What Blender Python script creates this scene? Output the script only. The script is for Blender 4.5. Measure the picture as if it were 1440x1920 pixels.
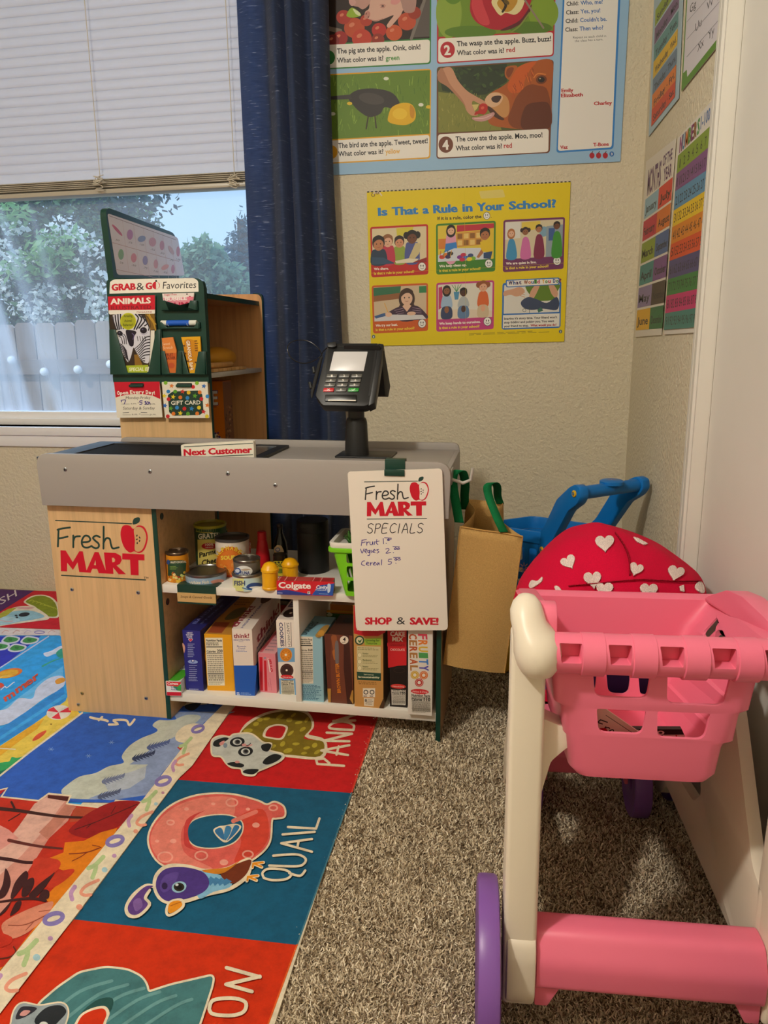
import bpy, bmesh, math, random
from mathutils import Vector, Matrix
from mathutils.geometry import tessellate_polygon
S = bpy.context.scene
for o in list(bpy.data.objects): bpy.data.objects.remove(o)
rad = math.radians
# ------------------------------------------------------------------ camera
CAM = Vector((0, 0, .95)); FPX = 1402.6
_p, _y, _r = rad(12.75), rad(10.85), rad(-.63)
FW = Vector((-math.sin(_y)*math.cos(_p), math.cos(_y)*math.cos(_p), -math.sin(_p)))
_rt = Vector((math.cos(_y), math.sin(_y), 0)); _up = _rt.cross(FW)
RT = math.cos(_r)*_rt + math.sin(_r)*_up
UP = -math.sin(_r)*_rt + math.cos(_r)*_up
cd = bpy.data.cameras.new('camera'); cam = bpy.data.objects.new('camera', cd); S.collection.objects.link(cam)
cd.sensor_fit = 'VERTICAL'; cd.sensor_height = 36; cd.lens = 36*FPX/1920; cd.clip_start = .02
m3 = Matrix((RT, UP, -FW)).transposed(); cam.matrix_world = Matrix.Translation(CAM) @ m3.to_4x4()
S.camera = cam
# ------------------------------------------------------------------ light, sky, exposure
S.view_settings.view_transform = 'Standard'; S.view_settings.look = 'None'
S.view_settings.gamma = 1; S.view_settings.use_curve_mapping = False
S.view_settings.exposure = 0.0
S.cycles.use_denoising = True
S.cycles.max_bounces = 8; S.cycles.diffuse_bounces = 5; S.cycles.transparent_max_bounces = 24
S.cycles.sample_clamp_indirect = 4; S.cycles.caustics_reflective = False; S.cycles.caustics_refractive = False
W = bpy.data.worlds.new('sky'); S.world = W; W.use_nodes = True
wn, wl = W.node_tree.nodes, W.node_tree.links; wn.clear()
wo = wn.new('ShaderNodeOutputWorld'); bg = wn.new('ShaderNodeBackground'); wl.new(bg.outputs[0], wo.inputs[0])
tc = wn.new('ShaderNodeTexCoord'); sx = wn.new('ShaderNodeSeparateXYZ'); cr = wn.new('ShaderNodeValToRGB')
wl.new(tc.outputs['Generated'], sx.inputs[0]); wl.new(sx.outputs[2], cr.inputs[0]); wl.new(cr.outputs[0], bg.inputs[0])
cr.color_ramp.elements[0].color = (.60, .80, 1.0, 1); cr.color_ramp.elements[0].position = .0
cr.color_ramp.elements[1].color = (.34, .58, 1.0, 1); cr.color_ramp.elements[1].position = .6
SKY = 1.2; bg.inputs[1].default_value = SKY
def light(name, kind, loc, energy, col, rot=(0, 0, 0), **k):
    d = bpy.data.lights.new(name, kind); d.energy = energy; d.color = col
    for a, v in k.items(): setattr(d, a, v)
    o = bpy.data.objects.new(name, d); S.collection.objects.link(o); o.location = loc; o.rotation_euler = rot
    return o
light('sun', 'SUN', (0, -3, 8), 3.0, (1, .95, .86), (rad(42), 0, rad(-25)), angle=rad(1))
light('added_daylight_fill', 'SUN', (-2, 8, 8), 3.8, (.70, .84, 1), Vector((.25, -.75, -.62)).to_track_quat('-Z', 'Y').to_euler(), angle=rad(70))  # soft second sun, added to strengthen the daylight through the window
light('room_lamp', 'POINT', (-1.0, -.15, 2.22), 106, (1, .935, .82), shadow_soft_size=.07)
_po = light('window_daylight', 'AREA', (-1.9, 2.58, 1.15), 1, (1, 1, 1), (rad(-90), 0, 0), shape='RECTANGLE', size=2.0, size_y=1.1)
_po.data.cycles.is_portal = True
# ------------------------------------------------------------------ pixel rays (photo pixels -> points on the place's planes)
def ray(x, y): return RT*((x-720)/FPX) - UP*((y-960)/FPX) + FW
def hit(x, y, p, n):
    d = ray(x, y); return CAM + d*((p-CAM).dot(n)/d.dot(n))
XA, YA, ZA = Vector((1, 0, 0)), Vector((0, 1, 0)), Vector((0, 0, 1))
def onX(x, y, v): return hit(x, y, Vector((v, 0, 0)), XA)
def onY(x, y, v): return hit(x, y, Vector((0, v, 0)), YA)
def onZ(x, y, v=0): return hit(x, y, Vector((0, 0, v)), ZA)
def frame(o, deg=0): return Matrix.Translation(Vector(o)) @ Matrix.Rotation(rad(deg), 4, 'Z')
CF = frame((-1.173, 1.631, .007), 1.05) @ Matrix.Rotation(rad(.36), 4, 'Y'); CFi = CF.inverted()      # the toy counter
KF = frame((.01, .885, 0), 4.2); KFi = KF.inverted()           # the pink cart
def fY(F, x, y, v):
    n = F.to_3x3() @ YA; return F.inverted() @ hit(x, y, F @ Vector((0, v, 0)), n)
def fX(F, x, y, v):
    n = F.to_3x3() @ XA; return F.inverted() @ hit(x, y, F @ Vector((v, 0, 0)), n)
def fZ(F, x, y, v): return F.inverted() @ onZ(x, y, v)
# ------------------------------------------------------------------ materials
def lin(h):
    h = h.lstrip('#'); c = [int(h[i:i+2], 16)/255 for i in (0, 2, 4)]
    return [(x/12.92 if x <= .04045 else ((x+.055)/1.055)**2.4) for x in c] + [1]
MC = {}
def M(h, kind='paper', **k):
    key = (h, kind, tuple(sorted(k.items())))
    if key in MC: return MC[key]
    m = bpy.data.materials.new(kind + '_' + h.lstrip('#')); MC[key] = m; m.use_nodes = True
    n, l = m.node_tree.nodes, m.node_tree.links; b = n['Principled BSDF']
    I = b.inputs; c = lin(h); I['Base Color'].default_value = c
    R = dict(paper=.55, plastic=.32, rug=.95, metal=.3, fabric=.9, wood=.42, card=.38, gloss=.15, leaf=.6, paint=.5, wall=.9)
    I['Roughness'].default_value = k.get('rough', R.get(kind, .5))
    I['Specular IOR Level'].default_value = k.get('spec', .2 if kind in ('rug', 'fabric', 'wall') else .4)
    def tex(scale, detail=3, rough=.6, vec=None):
        t = n.new('ShaderNodeTexNoise'); t.inputs['Scale'].default_value = scale; t.inputs['Detail'].default_value = detail
        t.inputs['Roughness'].default_value = rough
        if vec: l.new(vec, t.inputs['Vector'])
        return t
    def coord(sc=(1, 1, 1)):
        g = n.new('ShaderNodeNewGeometry'); mp = n.new('ShaderNodeMapping'); mp.inputs['Scale'].default_value = sc
        l.new(g.outputs['Position'], mp.inputs[0]); return mp.outputs[0]
    def ramp(src, stops):
        r = n.new('ShaderNodeValToRGB'); e = r.color_ramp.elements
        while len(e) < len(stops): e.new(.5)
        for q, (p, cc) in zip(e, stops): q.position = p; q.color = cc
        l.new(src, r.inputs[0]); return r.outputs[0]
    def bump(src, st, dist=.002):
        u = n.new('ShaderNodeBump'); u.inputs['Strength'].default_value = st; u.inputs['Distance'].default_value = dist
        l.new(src, u.inputs['Height']); l.new(u.outputs[0], I['Normal'])
    mul = lambda f: [min(1, x*f) for x in c[:3]] + [1]
    if kind == 'rug':
        t = tex(38, 6, .75, coord()); l.new(ramp(t.outputs[0], [(.32, mul(.78)), (.52, c), (.72, mul(1.16))]), I['Base Color'])
        t2 = tex(900, 2, .6, coord()); bump(t2.outputs[0], .35, .001)
        I['Sheen Weight'].default_value = .06
    elif kind == 'wood':
        t = tex(1, 5, .65, coord(k.get('sc', (60, 60, 2.2)))); l.new(ramp(t.outputs[0], [(.3, mul(.83)), (.5, c), (.72, mul(1.12))]), I['Base Color'])
    elif kind == 'wall':
        t = tex(95, 3, .55, coord()); bump(t.outputs[0], k.get('b', .9), .006)
    elif kind == 'fabric':
        t = tex(k.get('fs', 420), 2, .6, coord(k.get('sc', (1, 1, 1)))); bump(t.outputs[0], .3, .0012)
        l.new(ramp(t.outputs[0], [(.3, mul(.85)), (.7, mul(1.1))]), I['Base Color'])
    elif kind == 'metal': I['Metallic'].default_value = .9
    elif kind == 'paint':
        t = tex(6, 3, .5, coord()); l.new(ramp(t.outputs[0], [(.3, mul(.97)), (.7, mul(1.02))]), I['Base Color'])
    elif kind == 'leaf':
        tr = n.new('ShaderNodeBsdfTranslucent'); tr.inputs[0].default_value = mul(1.2); mx = n.new('ShaderNodeMixShader'); mx.inputs[0].default_value = k.get('tl', .4)
        l.new(b.outputs[0], mx.inputs[1]); l.new(tr.outputs[0], mx.inputs[2]); l.new(mx.outputs[0], n['Material Output'].inputs[0])
    if 'coat' in k: I['Coat Weight'].default_value = k['coat']
    if 'emit' in k: I['Emission Color'].default_value = c; I['Emission Strength'].default_value = k['emit']
    return m
# ------------------------------------------------------------------ 2-D outlines
def fil(pts, r, n=5):
    out = []; N = len(pts)
    for i in range(N):
        p = Vector(pts[i]); a = Vector(pts[i-1]); b = Vector(pts[(i+1) % N]); ri = r[i] if isinstance(r, (list, tuple)) else r
        da, db = a-p, b-p
        if ri <= 0 or da.length < 1e-9 or db.length < 1e-9: out.append((p.x, p.y)); continue
        q = min(ri, da.length*.49, db.length*.49); A = p+da.normalized()*q; B = p+db.normalized()*q
        for j in range(n+1):
            t = j/n; v = A*(1-t)**2 + p*2*t*(1-t) + B*t*t; out.append((v.x, v.y))
    return out
def sm(pts, n=5, closed=True):
    N = len(pts); out = []
    for i in range(N if closed else N-1):
        g = (lambda j: Vector(pts[j % N])) if closed else (lambda j: Vector(pts[max(0, min(N-1, j))]))
        a, b, c, d = g(i-1), g(i), g(i+1), g(i+2)
        for j in range(n):
            t = j/n
            out.append(tuple(.5*((2*b)+(c-a)*t+(2*a-5*b+4*c-d)*t*t+(3*b-a-3*c+d)*t**3)))
    if not closed: out.append(tuple(pts[-1]))
    return out
def ell(x, y, a, b=None, rot=0, n=28):
    b = b or a; c, s = math.cos(rad(rot)), math.sin(rad(rot))
    return [(x+a*math.cos(t)*c-b*math.sin(t)*s, y+a*math.cos(t)*s+b*math.sin(t)*c) for t in [2*math.pi*i/n for i in range(n)]]
def rct(x0, y0, x1, y1, r=0): return fil([(x0, y0), (x1, y0), (x1, y1), (x0, y1)], r) if r else [(x0, y0), (x1, y0), (x1, y1), (x0, y1)]
def star(x, y, r, n=5, k=.45, rot=0): return [(x+r*(1 if i % 2 == 0 else k)*math.sin(math.pi*i/n+rad(rot)), y-r*(1 if i % 2 == 0 else k)*math.cos(math.pi*i/n+rad(rot))) for i in range(2*n)]
def heart(x, y, w, rot=0, n=24):
    c, s = math.cos(rad(rot)), math.sin(rad(rot)); out = []
    for i in range(n):
        t = 2*math.pi*i/n; a = 16*math.sin(t)**3/32*w; b = -(13*math.cos(t)-5*math.cos(2*t)-2*math.cos(3*t)-math.cos(4*t))/32*w
        out.append((x+a*c-b*s, y+a*s+b*c))
    return out
# ------------------------------------------------------------------ mesh collector (vertices kept in world space)
I4 = Matrix.Identity(4)
class MB:
    def __init__(s, fr=None): s.fr = fr or I4; s.v = []; s.f = []; s.fm = []; s.m = []; s.flat = set()
    def mi(s, m):
        if m not in s.m: s.m.append(m)
        return s.m.index(m)
    def add(s, vs, fs, m, world=False):
        k = len(s.v); s.v += [Vector(v) if world else s.fr @ Vector(v) for v in vs]
        i = s.mi(m)
        for f in fs: s.f.append([q+k for q in f]); s.fm.append(i)
        return s
    def box(s, a, b, m):
        x0, y0, z0 = a; x1, y1, z1 = b
        return s.add([(x0, y0, z0), (x1, y0, z0), (x1, y1, z0), (x0, y1, z0), (x0, y0, z1), (x1, y0, z1), (x1, y1, z1), (x0, y1, z1)],
                     [(0, 3, 2, 1), (4, 5, 6, 7), (0, 1, 5, 4), (1, 2, 6, 5), (2, 3, 7, 6), (3, 0, 4, 7)], m)
    def prism(s, poly, ax, lo, hi, m, me=None):
        n = len(poly)
        def P(p, h): return {'x': (h, p[0], p[1]), 'y': (p[0], h, p[1]), 'z': (p[0], p[1], h)}[ax]
        vs = [P(p, lo) for p in poly] + [P(p, hi) for p in poly]
        s.add(vs, [list(range(n))[::-1], list(range(n, 2*n))], m)
        s.add(vs, [(i, (i+1) % n, n+(i+1) % n, n+i) for i in range(n)], me or m)
        return s
    def plate(s, outer, holes, ax, lo, hi, m, me=None):           # slab with openings
        loops = [outer] + holes; flat = [p for L in loops for p in L]; N = len(flat)
        def P(p, h): return {'x': (h, p[0], p[1]), 'y': (p[0], h, p[1]), 'z': (p[0], p[1], h)}[ax]
        T = tessellate_polygon([[Vector((p[0], p[1], 0)) for p in L] for L in loops])
        vs = [P(p, lo) for p in flat] + [P(p, hi) for p in flat]
        s.add(vs, [list(t) for t in T] + [[i+N for i in t][::-1] for t in T], m)
        q = []; k = 0
        for L in loops:
            n = len(L); q += [(k+i, k+(i+1) % n, N+k+(i+1) % n, N+k+i) for i in range(n)]; k += n
        return s.add(vs, q, me or m)
    def loft(s, rings, m, cap0=True, cap1=True, closed=True):
        n = len(rings[0]); vs = [p for r in rings for p in r]; fs = []
        for i in range(len(rings)-1):
            for j in range(n if closed else n-1): fs.append((i*n+j, i*n+(j+1) % n, (i+1)*n+(j+1) % n, (i+1)*n+j))
        if cap0: fs.append(list(range(n))[::-1])
        if cap1: fs.append([(len(rings)-1)*n+j for j in range(n)])
        return s.add(vs, fs, m)
    def lathe(s, prof, c, m, n=40, ax='z', cap=True):
        def P(r, h, t):
            a, b = r*math.cos(t), r*math.sin(t)
            return {'z': (c[0]+a, c[1]+b, c[2]+h), 'x': (c[0]+h, c[1]+a, c[2]+b), 'y': (c[0]+b, c[1]+h, c[2]+a)}[ax]
        return s.loft([[P(r, h, 2*math.pi*i/n) for i in range(n)] for r, h in prof], m, cap, cap)
    def tube(s, path, r, m, n=10, closed=False, sec=None):
        path = [Vector(p) for p in path]; N = len(path); rings = []; ref = None
        for i, p in enumerate(path):
            a = path[i-1] if (i or closed) else p; b = path[(i+1) % N] if (i < N-1 or closed) else p
            t = (b-a).normalized()
            if ref is None: ref = (ZA if abs(t.z) < .9 else XA).cross(t).normalized()
            u = (ref - t*ref.dot(t)).normalized(); ref = u; w = t.cross(u); ri = r[i] if isinstance(r, (list, tuple)) else r
            if sec: rings.append([p+u*q[0]+w*q[1] for q in sec])
            else: rings.append([p+u*ri*math.cos(2*math.pi*j/n)+w*ri*math.sin(2*math.pi*j/n) for j in range(n)])
        if closed: rings.append(rings[0])
        return s.loft(rings, m, not closed, not closed)
    def sphere(s, c, r, m, n=20, k=12, sc=(1, 1, 1)):
        rings = []
        for i in range(1, k):
            a = math.pi*i/k; rings.append([(c[0]+sc[0]*r*math.sin(a)*math.cos(2*math.pi*j/n), c[1]+sc[1]*r*math.sin(a)*math.sin(2*math.pi*j/n), c[2]-sc[2]*r*math.cos(a)) for j in range(n)])
        return s.loft(rings, m)
    def obj(s, name, parent=None, origin=None, bevel=0, smooth=35, label=None, seg=2, recalc=True, bangle=40):
        if parent is not None: iv = PM[parent].inverted(); loc = None
        else:
            loc = Vector(origin) if origin is not None else Vector((0, 0, 0)); iv = Matrix.Translation(-loc)
        me = bpy.data.meshes.new(name); me.from_pydata([iv @ v for v in s.v], [], s.f)
        for m in s.m: me.materials.append(m)
        me.polygons.foreach_set('material_index', s.fm)
        if recalc or bevel:
            b = bmesh.new(); b.from_mesh(me); bmesh.ops.remove_doubles(b, verts=b.verts, dist=1e-6)
            if recalc: bmesh.ops.recalc_face_normals(b, faces=b.faces)
            if bevel:
                es = [e for e in b.edges if len(e.link_faces) == 2 and e.calc_face_angle(0) > rad(bangle)]
                bmesh.ops.bevel(b, geom=es, offset=bevel, segments=seg, affect='EDGES', clamp_overlap=True, profile=.5)
            b.to_mesh(me); b.free()
        if smooth:
            me.polygons.foreach_set('use_smooth', [True]*len(me.polygons)); me.set_sharp_from_angle(angle=rad(smooth))
        me.update()
        o = bpy.data.objects.new(name, me); S.collection.objects.link(o)
        if parent is not None: o.parent = parent; PM[o] = PM[parent]
        else: o.location = loc
        if label: o['label'] = label
        return o
PM = {}
def root(name, label, cat, fr, group=None):
    o = bpy.data.objects.new(name, None); S.collection.objects.link(o); o.empty_display_size = .05
    o.matrix_world = fr; PM[o] = fr.copy(); return tag(o, label, cat, group)
def tag(o, label, cat, group=None, kind=None):
    o['label'] = label; o['category'] = cat
    if group: o['group'] = group
    if kind: o['kind'] = kind
    return o
def struct(o): o['kind'] = 'structure'; return o
def boolean(o, cutters):
    R_ = random.Random(1)
    for c in cutters:
        n0 = len(o.data.polygons)
        for k in range(6):
            md = o.modifiers.new('cut', 'BOOLEAN'); md.operation = 'DIFFERENCE'; md.object = c; md.solver = 'EXACT'
            bpy.context.view_layer.update()
            me = bpy.data.meshes.new_from_object(o.evaluated_get(bpy.context.evaluated_depsgraph_get())); o.modifiers.clear()
            if len(me.polygons) > n0*.9: old = o.data; o.data = me; me.name = old.name; bpy.data.meshes.remove(old); break
            bpy.data.meshes.remove(me); c.location = [R_.uniform(-.0007, .0007) for _ in range(3)]
        bpy.data.objects.remove(c)
    me = o.data; me.polygons.foreach_set('use_smooth', [True]*len(me.polygons)); me.set_sharp_from_angle(angle=rad(35))
    return o
# ------------------------------------------------------------------ printed artwork: outlines and lettering laid on a surface of a mesh
TXT = {}
def text_mesh(s, bold, res):
    k = (s, bold, res)
    if k not in TXT:
        c = bpy.data.curves.new('t', 'FONT'); c.body = s; c.offset = bold; c.resolution_u = res; c.fill_mode = 'FRONT'
        o = bpy.data.objects.new('t', c); S.collection.objects.link(o)
        dg = bpy.context.evaluated_depsgraph_get(); e = o.evaluated_get(dg); me = e.to_mesh()
        v = [(p.co.x, p.co.y) for p in me.vertices]; f = [list(p.vertices) for p in me.polygons]; e.to_mesh_clear()
        bpy.data.objects.remove(o); bpy.data.curves.remove(c)
        TXT[k] = (v, f)
    return TXT[k]
CAPH = .729
class Art:
    def __init__(s, mb, fn, kind='paper', eps=8e-5, crop=(0, 0, 1), sub=0, **mk):
        s.mb = mb; s.fn = fn; s.kind = kind; s.eps = eps; s.c = crop; s.boxes = []; s.sub = sub; s.mk = mk
    def crop(s, *c): s.c = c; return s
    def lay(s, pts):
        xs = [p[0] for p in pts]; ys = [p[1] for p in pts]; b = (min(xs), min(ys), max(xs), max(ys)); L = 0
        for q in s.boxes:
            if q[0] < b[2] and q[2] > b[0] and q[1] < b[3] and q[3] > b[1]: L = max(L, q[4])
        s.boxes.append(b + (L+1,)); return (L+1)*s.eps
    def tris(s, pts, fs, col, off):
        if s.sub:
            q = []
            st = [tuple(pts[i] for i in f) for f in fs]
            while st:
                t = st.pop()
                d = [(t[0][0]-t[1][0])**2+(t[0][1]-t[1][1])**2, (t[1][0]-t[2][0])**2+(t[1][1]-t[2][1])**2, (t[2][0]-t[0][0])**2+(t[2][1]-t[0][1])**2]
                i = d.index(max(d))
                if d[i] > s.sub**2:
                    a, b, c = t[i], t[(i+1) % 3], t[(i+2) % 3]; mm = ((a[0]+b[0])/2, (a[1]+b[1])/2); st += [(a, mm, c), (mm, b, c)]
                else: q.append(t)
            pts = [p for t in q for p in t]; fs = [(3*i, 3*i+1, 3*i+2) for i in range(len(q))]
        vs = []
        for p in pts: vs.append(s.fn(p[0], p[1], off))
        s.mb.add(vs, fs, col if not isinstance(col, str) else M(col, s.kind, **s.mk), world=True)
    def px(s, p): return (s.c[0]+p[0]/s.c[2], s.c[1]+p[1]/s.c[2])
    def poly(s, pts, col, holes=()):
        L = [[s.px(p) for p in pts]] + [[s.px(p) for p in h] for h in holes]
        T = tessellate_polygon([[Vector((p[0], p[1], 0)) for p in q] for q in L]); flat = [p for q in L for p in q]
        s.tris(flat, [list(t) for t in T], col, s.lay(L[0])); return s
    def rect(s, x0, y0, x1, y1, col, r=0): return s.poly(rct(x0, y0, x1, y1, r), col)
    def quad(s, tl, tr, br, bl, col, r=0): return s.poly(fil([tl, tr, br, bl], r) if r else [tl, tr, br, bl], col)
    def ell(s, x, y, a, b=None, col='#000000', rot=0, n=28): return s.poly(ell(x, y, a, b, rot, n), col)
    def ring(s, x, y, a, w, col, b=None, rot=0): b = b or a; return s.poly(ell(x, y, a, b, rot), col, [ell(x, y, a-w, b-w, rot)])
    def blob(s, pts, col, n=5): return s.poly(sm(pts, n), col)
    def stroke(s, pts, w, col, smooth=True, closed=False):
        P = [Vector(p) for p in (sm(pts, 5, closed) if smooth and len(pts) > 2 else pts)]
        Q = [P[0]]
        for p in P[1:]:
            if (p-Q[-1]).length > 1e-4: Q.append(p)
        P = Q; N = len(P)
        if closed and (P[0]-P[-1]).length < 1e-4: P.pop(); N -= 1
        if N < 2: return s
        ws = w if isinstance(w, (list, tuple)) else (w, w); L = []; R_ = []
        for i in range(N):
            a = P[i-1] if (i or closed) else P[i]; b = P[(i+1) % N] if (i < N-1 or closed) else P[i]
            d0 = (P[i]-a); d1 = (b-P[i])
            d0 = d0.normalized() if d0.length > 1e-9 else d1.normalized(); d1 = d1.normalized() if d1.length > 1e-9 else d0
            t = d0+d1; t = t.normalized() if t.length > 1e-3 else d0; n = Vector((-t.y, t.x)); c = max(.6, n.dot(Vector((-d0.y, d0.x)))); h = (ws[0]+(ws[-1]-ws[0])*i/max(1, N-1))/2/c
            L.append(P[i]+n*h); R_.append(P[i]-n*h)
        vs = []; fs = []; hs = []
        for i in range(N): vs += [L[i], R_[i]]; hs += [i, i]
        for i in range(N-1 if not closed else N): j = (i+1) % N; fs += [(2*i, 2*i+1, 2*j+1), (2*i, 2*j+1, 2*j)]
        if not closed:
            for i, sg, h in ((0, -1, ws[0]/2), (N-1, 1, ws[-1]/2)):
                d = (P[1]-P[0]).normalized() if i == 0 else (P[-1]-P[-2]).normalized(); n = Vector((-d.y, d.x)); k = len(vs)
                arc = [P[i]+n*h*math.cos(math.pi*q/6)+d*sg*h*math.sin(math.pi*q/6) for q in range(1, 6)]; ids = [2*i]+[k+q for q in range(5)]+[2*i+1]; vs += arc; hs += [i]*5
                for q in range(1, 6): fs.append((ids[0], ids[q], ids[q+1]))
        v2 = [s.px(v) for v in vs]; off = s.lay(v2)
        if s.sub: s.tris(v2, fs, col, off)
        else: s.mb.add([s.fn(p[0], p[1], off+s.eps*.45*hh/N) for p, hh in zip(v2, hs)], fs, col if not isinstance(col, str) else M(col, s.kind, **s.mk), world=True)
        return s
    def text(s, t, x0, y0, x1, y1, h, col, bold=0, up=None, shear=0, res=2):
        if bold > .036:                                          # heavy lettering: two slightly shifted strokes
            d = (bold-.014)*1.15*h; q = Vector((x1-x0, y1-y0)).normalized()*d
            for k in (-1, 1): s.text(t, x0+q.x*(1+k)/2, y0+q.y*(1+k)/2, x1-q.x*(1-k)/2, y1-q.y*(1-k)/2, h, col, .026, up, shear, res)
            return s
        v, f = text_mesh(t, bold, res)
        if not v: return s
        a = min(p[0] for p in v); b = max(p[0] for p in v); W_ = b-a
        dx, dy = x1-x0, y1-y0; Ln = math.hypot(dx, dy)
        u = up or (dy/Ln, -dx/Ln); out = []
        for p in v:
            q = (p[0]-a)/W_; tt = p[1]/CAPH*h; q2 = q*Ln + shear*tt
            out.append(s.px((x0+dx/Ln*q2+u[0]*tt, y0+dy/Ln*q2+u[1]*tt)))
        tri = []
        for g in f:
            for i in range(1, len(g)-1): tri.append((g[0], g[i], g[i+1]))
        s.tris(out, tri, col, s.lay(out)); return s
    def lines(s, tl, tr, br, bl, n, col, fill=.45, seed=1, ragged=True):
        R_ = random.Random(seed); off = None; vs = []; fs = []
        L = lambda a, b, t: (a[0]+(b[0]-a[0])*t, a[1]+(b[1]-a[1])*t)
        for i in range(n):
            t0, t1 = (i+.2)/n, (i+.2+fill)/n; x = 0; end = 1 if not ragged else R_.uniform(.7, 1)
            while x < end-.02:
                w = R_.uniform(.05, .16); e = min(end, x+w)
                q = [L(L(tl, tr, x), L(bl, br, x), t0), L(L(tl, tr, e), L(bl, br, e), t0), L(L(tl, tr, e), L(bl, br, e), t1), L(L(tl, tr, x), L(bl, br, x), t1)]
                k = len(vs); vs += q; fs += [(k, k+1, k+2), (k, k+2, k+3)]; x = e+.025
        v2 = [s.px(v) for v in vs]; s.tris(v2, fs, col, s.lay([s.px(p) for p in (tl, tr, br, bl)])); return s
def pxplane(p, n):
    p = Vector(p); n = Vector(n).normalized()
    if n.dot(CAM-p) < 0: n = -n
    return lambda x, y, o: hit(x, y, p, n) + n*o
def pxcyl(c, r):
    c = Vector(c)
    def fn(x, y, o):
        d = ray(x, y); R_ = r+o; dx, dy = d.x, d.y; ox, oy = CAM.x-c.x, CAM.y-c.y
        A = dx*dx+dy*dy; B = ox*dx+oy*dy; C_ = ox*ox+oy*oy-R_*R_; D = B*B-A*C_
        t = (-B-math.sqrt(max(D, 0)))/A; return CAM+d*t
    return fn
def uvplane(o, U, V):                                            # metres on a face: u to the right, v downwards
    o, U, V = Vector(o), Vector(U).normalized(), Vector(V).normalized(); n = V.cross(U).normalized()
    return lambda x, y, e: o + U*x + V*y + n*e
def slab(a, pts, th, col, nrm):                                   # paper or board: printed face at the surface, thickness behind
    q = [a.px(p) for p in pts]; f = [a.fn(p[0], p[1], 0) for p in q]; n = len(f)
    m = col if not isinstance(col, str) else M(col, a.kind); nv = Vector(nrm)*th
    a.mb.add(f + [v-nv for v in f], [list(range(n))[::-1], list(range(n, 2*n))] + [(i, (i+1) % n, n+(i+1) % n, n+i) for i in range(n)], m, world=True)
def sm3(pts, n=4):
    out = []; N = len(pts)
    for i in range(N-1):
        a, b, c, d = [Vector(pts[max(0, min(N-1, j))]) for j in (i-1, i, i+1, i+2)]
        for j in range(n):
            t = j/n; out.append(.5*((2*b)+(c-a)*t+(2*a-5*b+4*c-d)*t*t+(3*b-a-3*c+d)*t**3))
    out.append(Vector(pts[-1])); return out
# ================================================================== THE ROOM
YW, XR, XL, YB, ZC = 2.533, .324, -3.1, -2.3, 2.44
WX1 = onY(522, 700, YW).x; WX0 = -2.95; WZ0, WZ1 = .655, 2.32
wallm = M('#d6ccb4', 'wall'); white = M('#e6e3dc', 'paint'); sillm = M('#e9e8ea', 'paint')
b = MB(); b.plate([(XL-.1, 0), (XR+.12, 0), (XR+.12, ZC), (XL-.1, ZC)], [[(WX0, WZ0), (WX1, WZ0), (WX1, WZ1), (WX0, WZ1)]], 'y', YW, YW+.13, wallm)
struct(b.obj('wall_back', smooth=0))
b = MB(); b.prism([(YB-.1, 0), (.62, 0), (.62, 2.05), (1.504, 2.05), (1.504, 0), (YW, 0), (YW, ZC), (YB-.1, ZC)], 'x', XR, XR+.12, wallm); struct(b.obj('wall_right', smooth=0))
b = MB(); b.box((XL-.1, YB, 0), (XL, YW, ZC), wallm); struct(b.obj('wall_left', smooth=0))
b = MB(); b.box((XL-.1, YB-.1, 0), (XR, YB, ZC), wallm); struct(b.obj('wall_rear', smooth=0))
b = MB(); b.box((XL-.1, YB-.1, ZC), (XR+.12, YW+.13, ZC+.1), M('#d9d5cb', 'wall')); struct(b.obj('ceiling', smooth=0))
# carpet ground and its pile
fl = M('#857662', 'rug')
b = MB(); b.box((XL-.1, YB-.1, -.05), (XR+.35, YW+.13, 0), fl); struct(b.obj('floor', smooth=0))
R_ = random.Random(4)
cm = bpy.data.materials.new('carpet_fibre'); cm.use_nodes = True; nn = cm.node_tree.nodes; ll = cm.node_tree.links
at_ = nn.new('ShaderNodeVertexColor'); at_.layer_name = 'fibre'; ll.new(at_.outputs[0], nn['Principled BSDF'].inputs['Base Color']); nn['Principled BSDF'].inputs['Roughness'].default_value = .9
nn['Principled BSDF'].inputs['Specular IOR Level'].default_value = .15
RE0, RE1 = onZ(515, 1920, .006), onZ(700, 1345, .006)             # right edge of the rug
rdx = (RE1.x-RE0.x)/(RE1.y-RE0.y)
vs, fs, cols = [], [], []
PAL = [(.11, .072, .04), (.30, .225, .145), (.50, .41, .285), (.66, .56, .41), (.80, .70, .53), (.90, .81, .64)]
y = .45
while y < 2.52:
    x0 = RE0.x + rdx*(y-RE0.y) + .002
    x1 = min(XR-.003, .02+.27*y + .12) if y < 1.9 else XR-.004
    if y < 1.5: x1 = min(x1+.08, .4)
    st = .0023 + .0013*max(0, y-.85)
    x = x0
    while x < x1:
        px_, py_ = x+R_.uniform(-.5, .5)*st, y+R_.uniform(-.5, .5)*st
        if px_ > x0:
            a = R_.uniform(0, 6.283); w = st*R_.uniform(.38, .7); h = R_.uniform(.003, .0075); tx, ty = R_.gauss(0, .0045), R_.gauss(0, .0045)
            ca, sa = math.cos(a)*w, math.sin(a)*w; k = len(vs)
            vs += [(px_-ca, py_-sa, -.001), (px_+ca, py_+sa, -.001), (px_+ca*.6+tx, py_+sa*.6+ty, h), (px_-ca*.6+tx, py_-sa*.6+ty, h)]
            fs.append((k, k+1, k+2, k+3)); n_ = math.sin(px_*61+py_*23)*.5+math.sin(px_*17-py_*47)*.5
            c = PAL[min(5, max(0, int(R_.gauss(3.25+.35*n_, 1.4))))]; q = R_.uniform(.85, 1.15); cols += [(c[0]*q, c[1]*q, c[2]*q, 1)]*4
        x += st
    y += st
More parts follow.
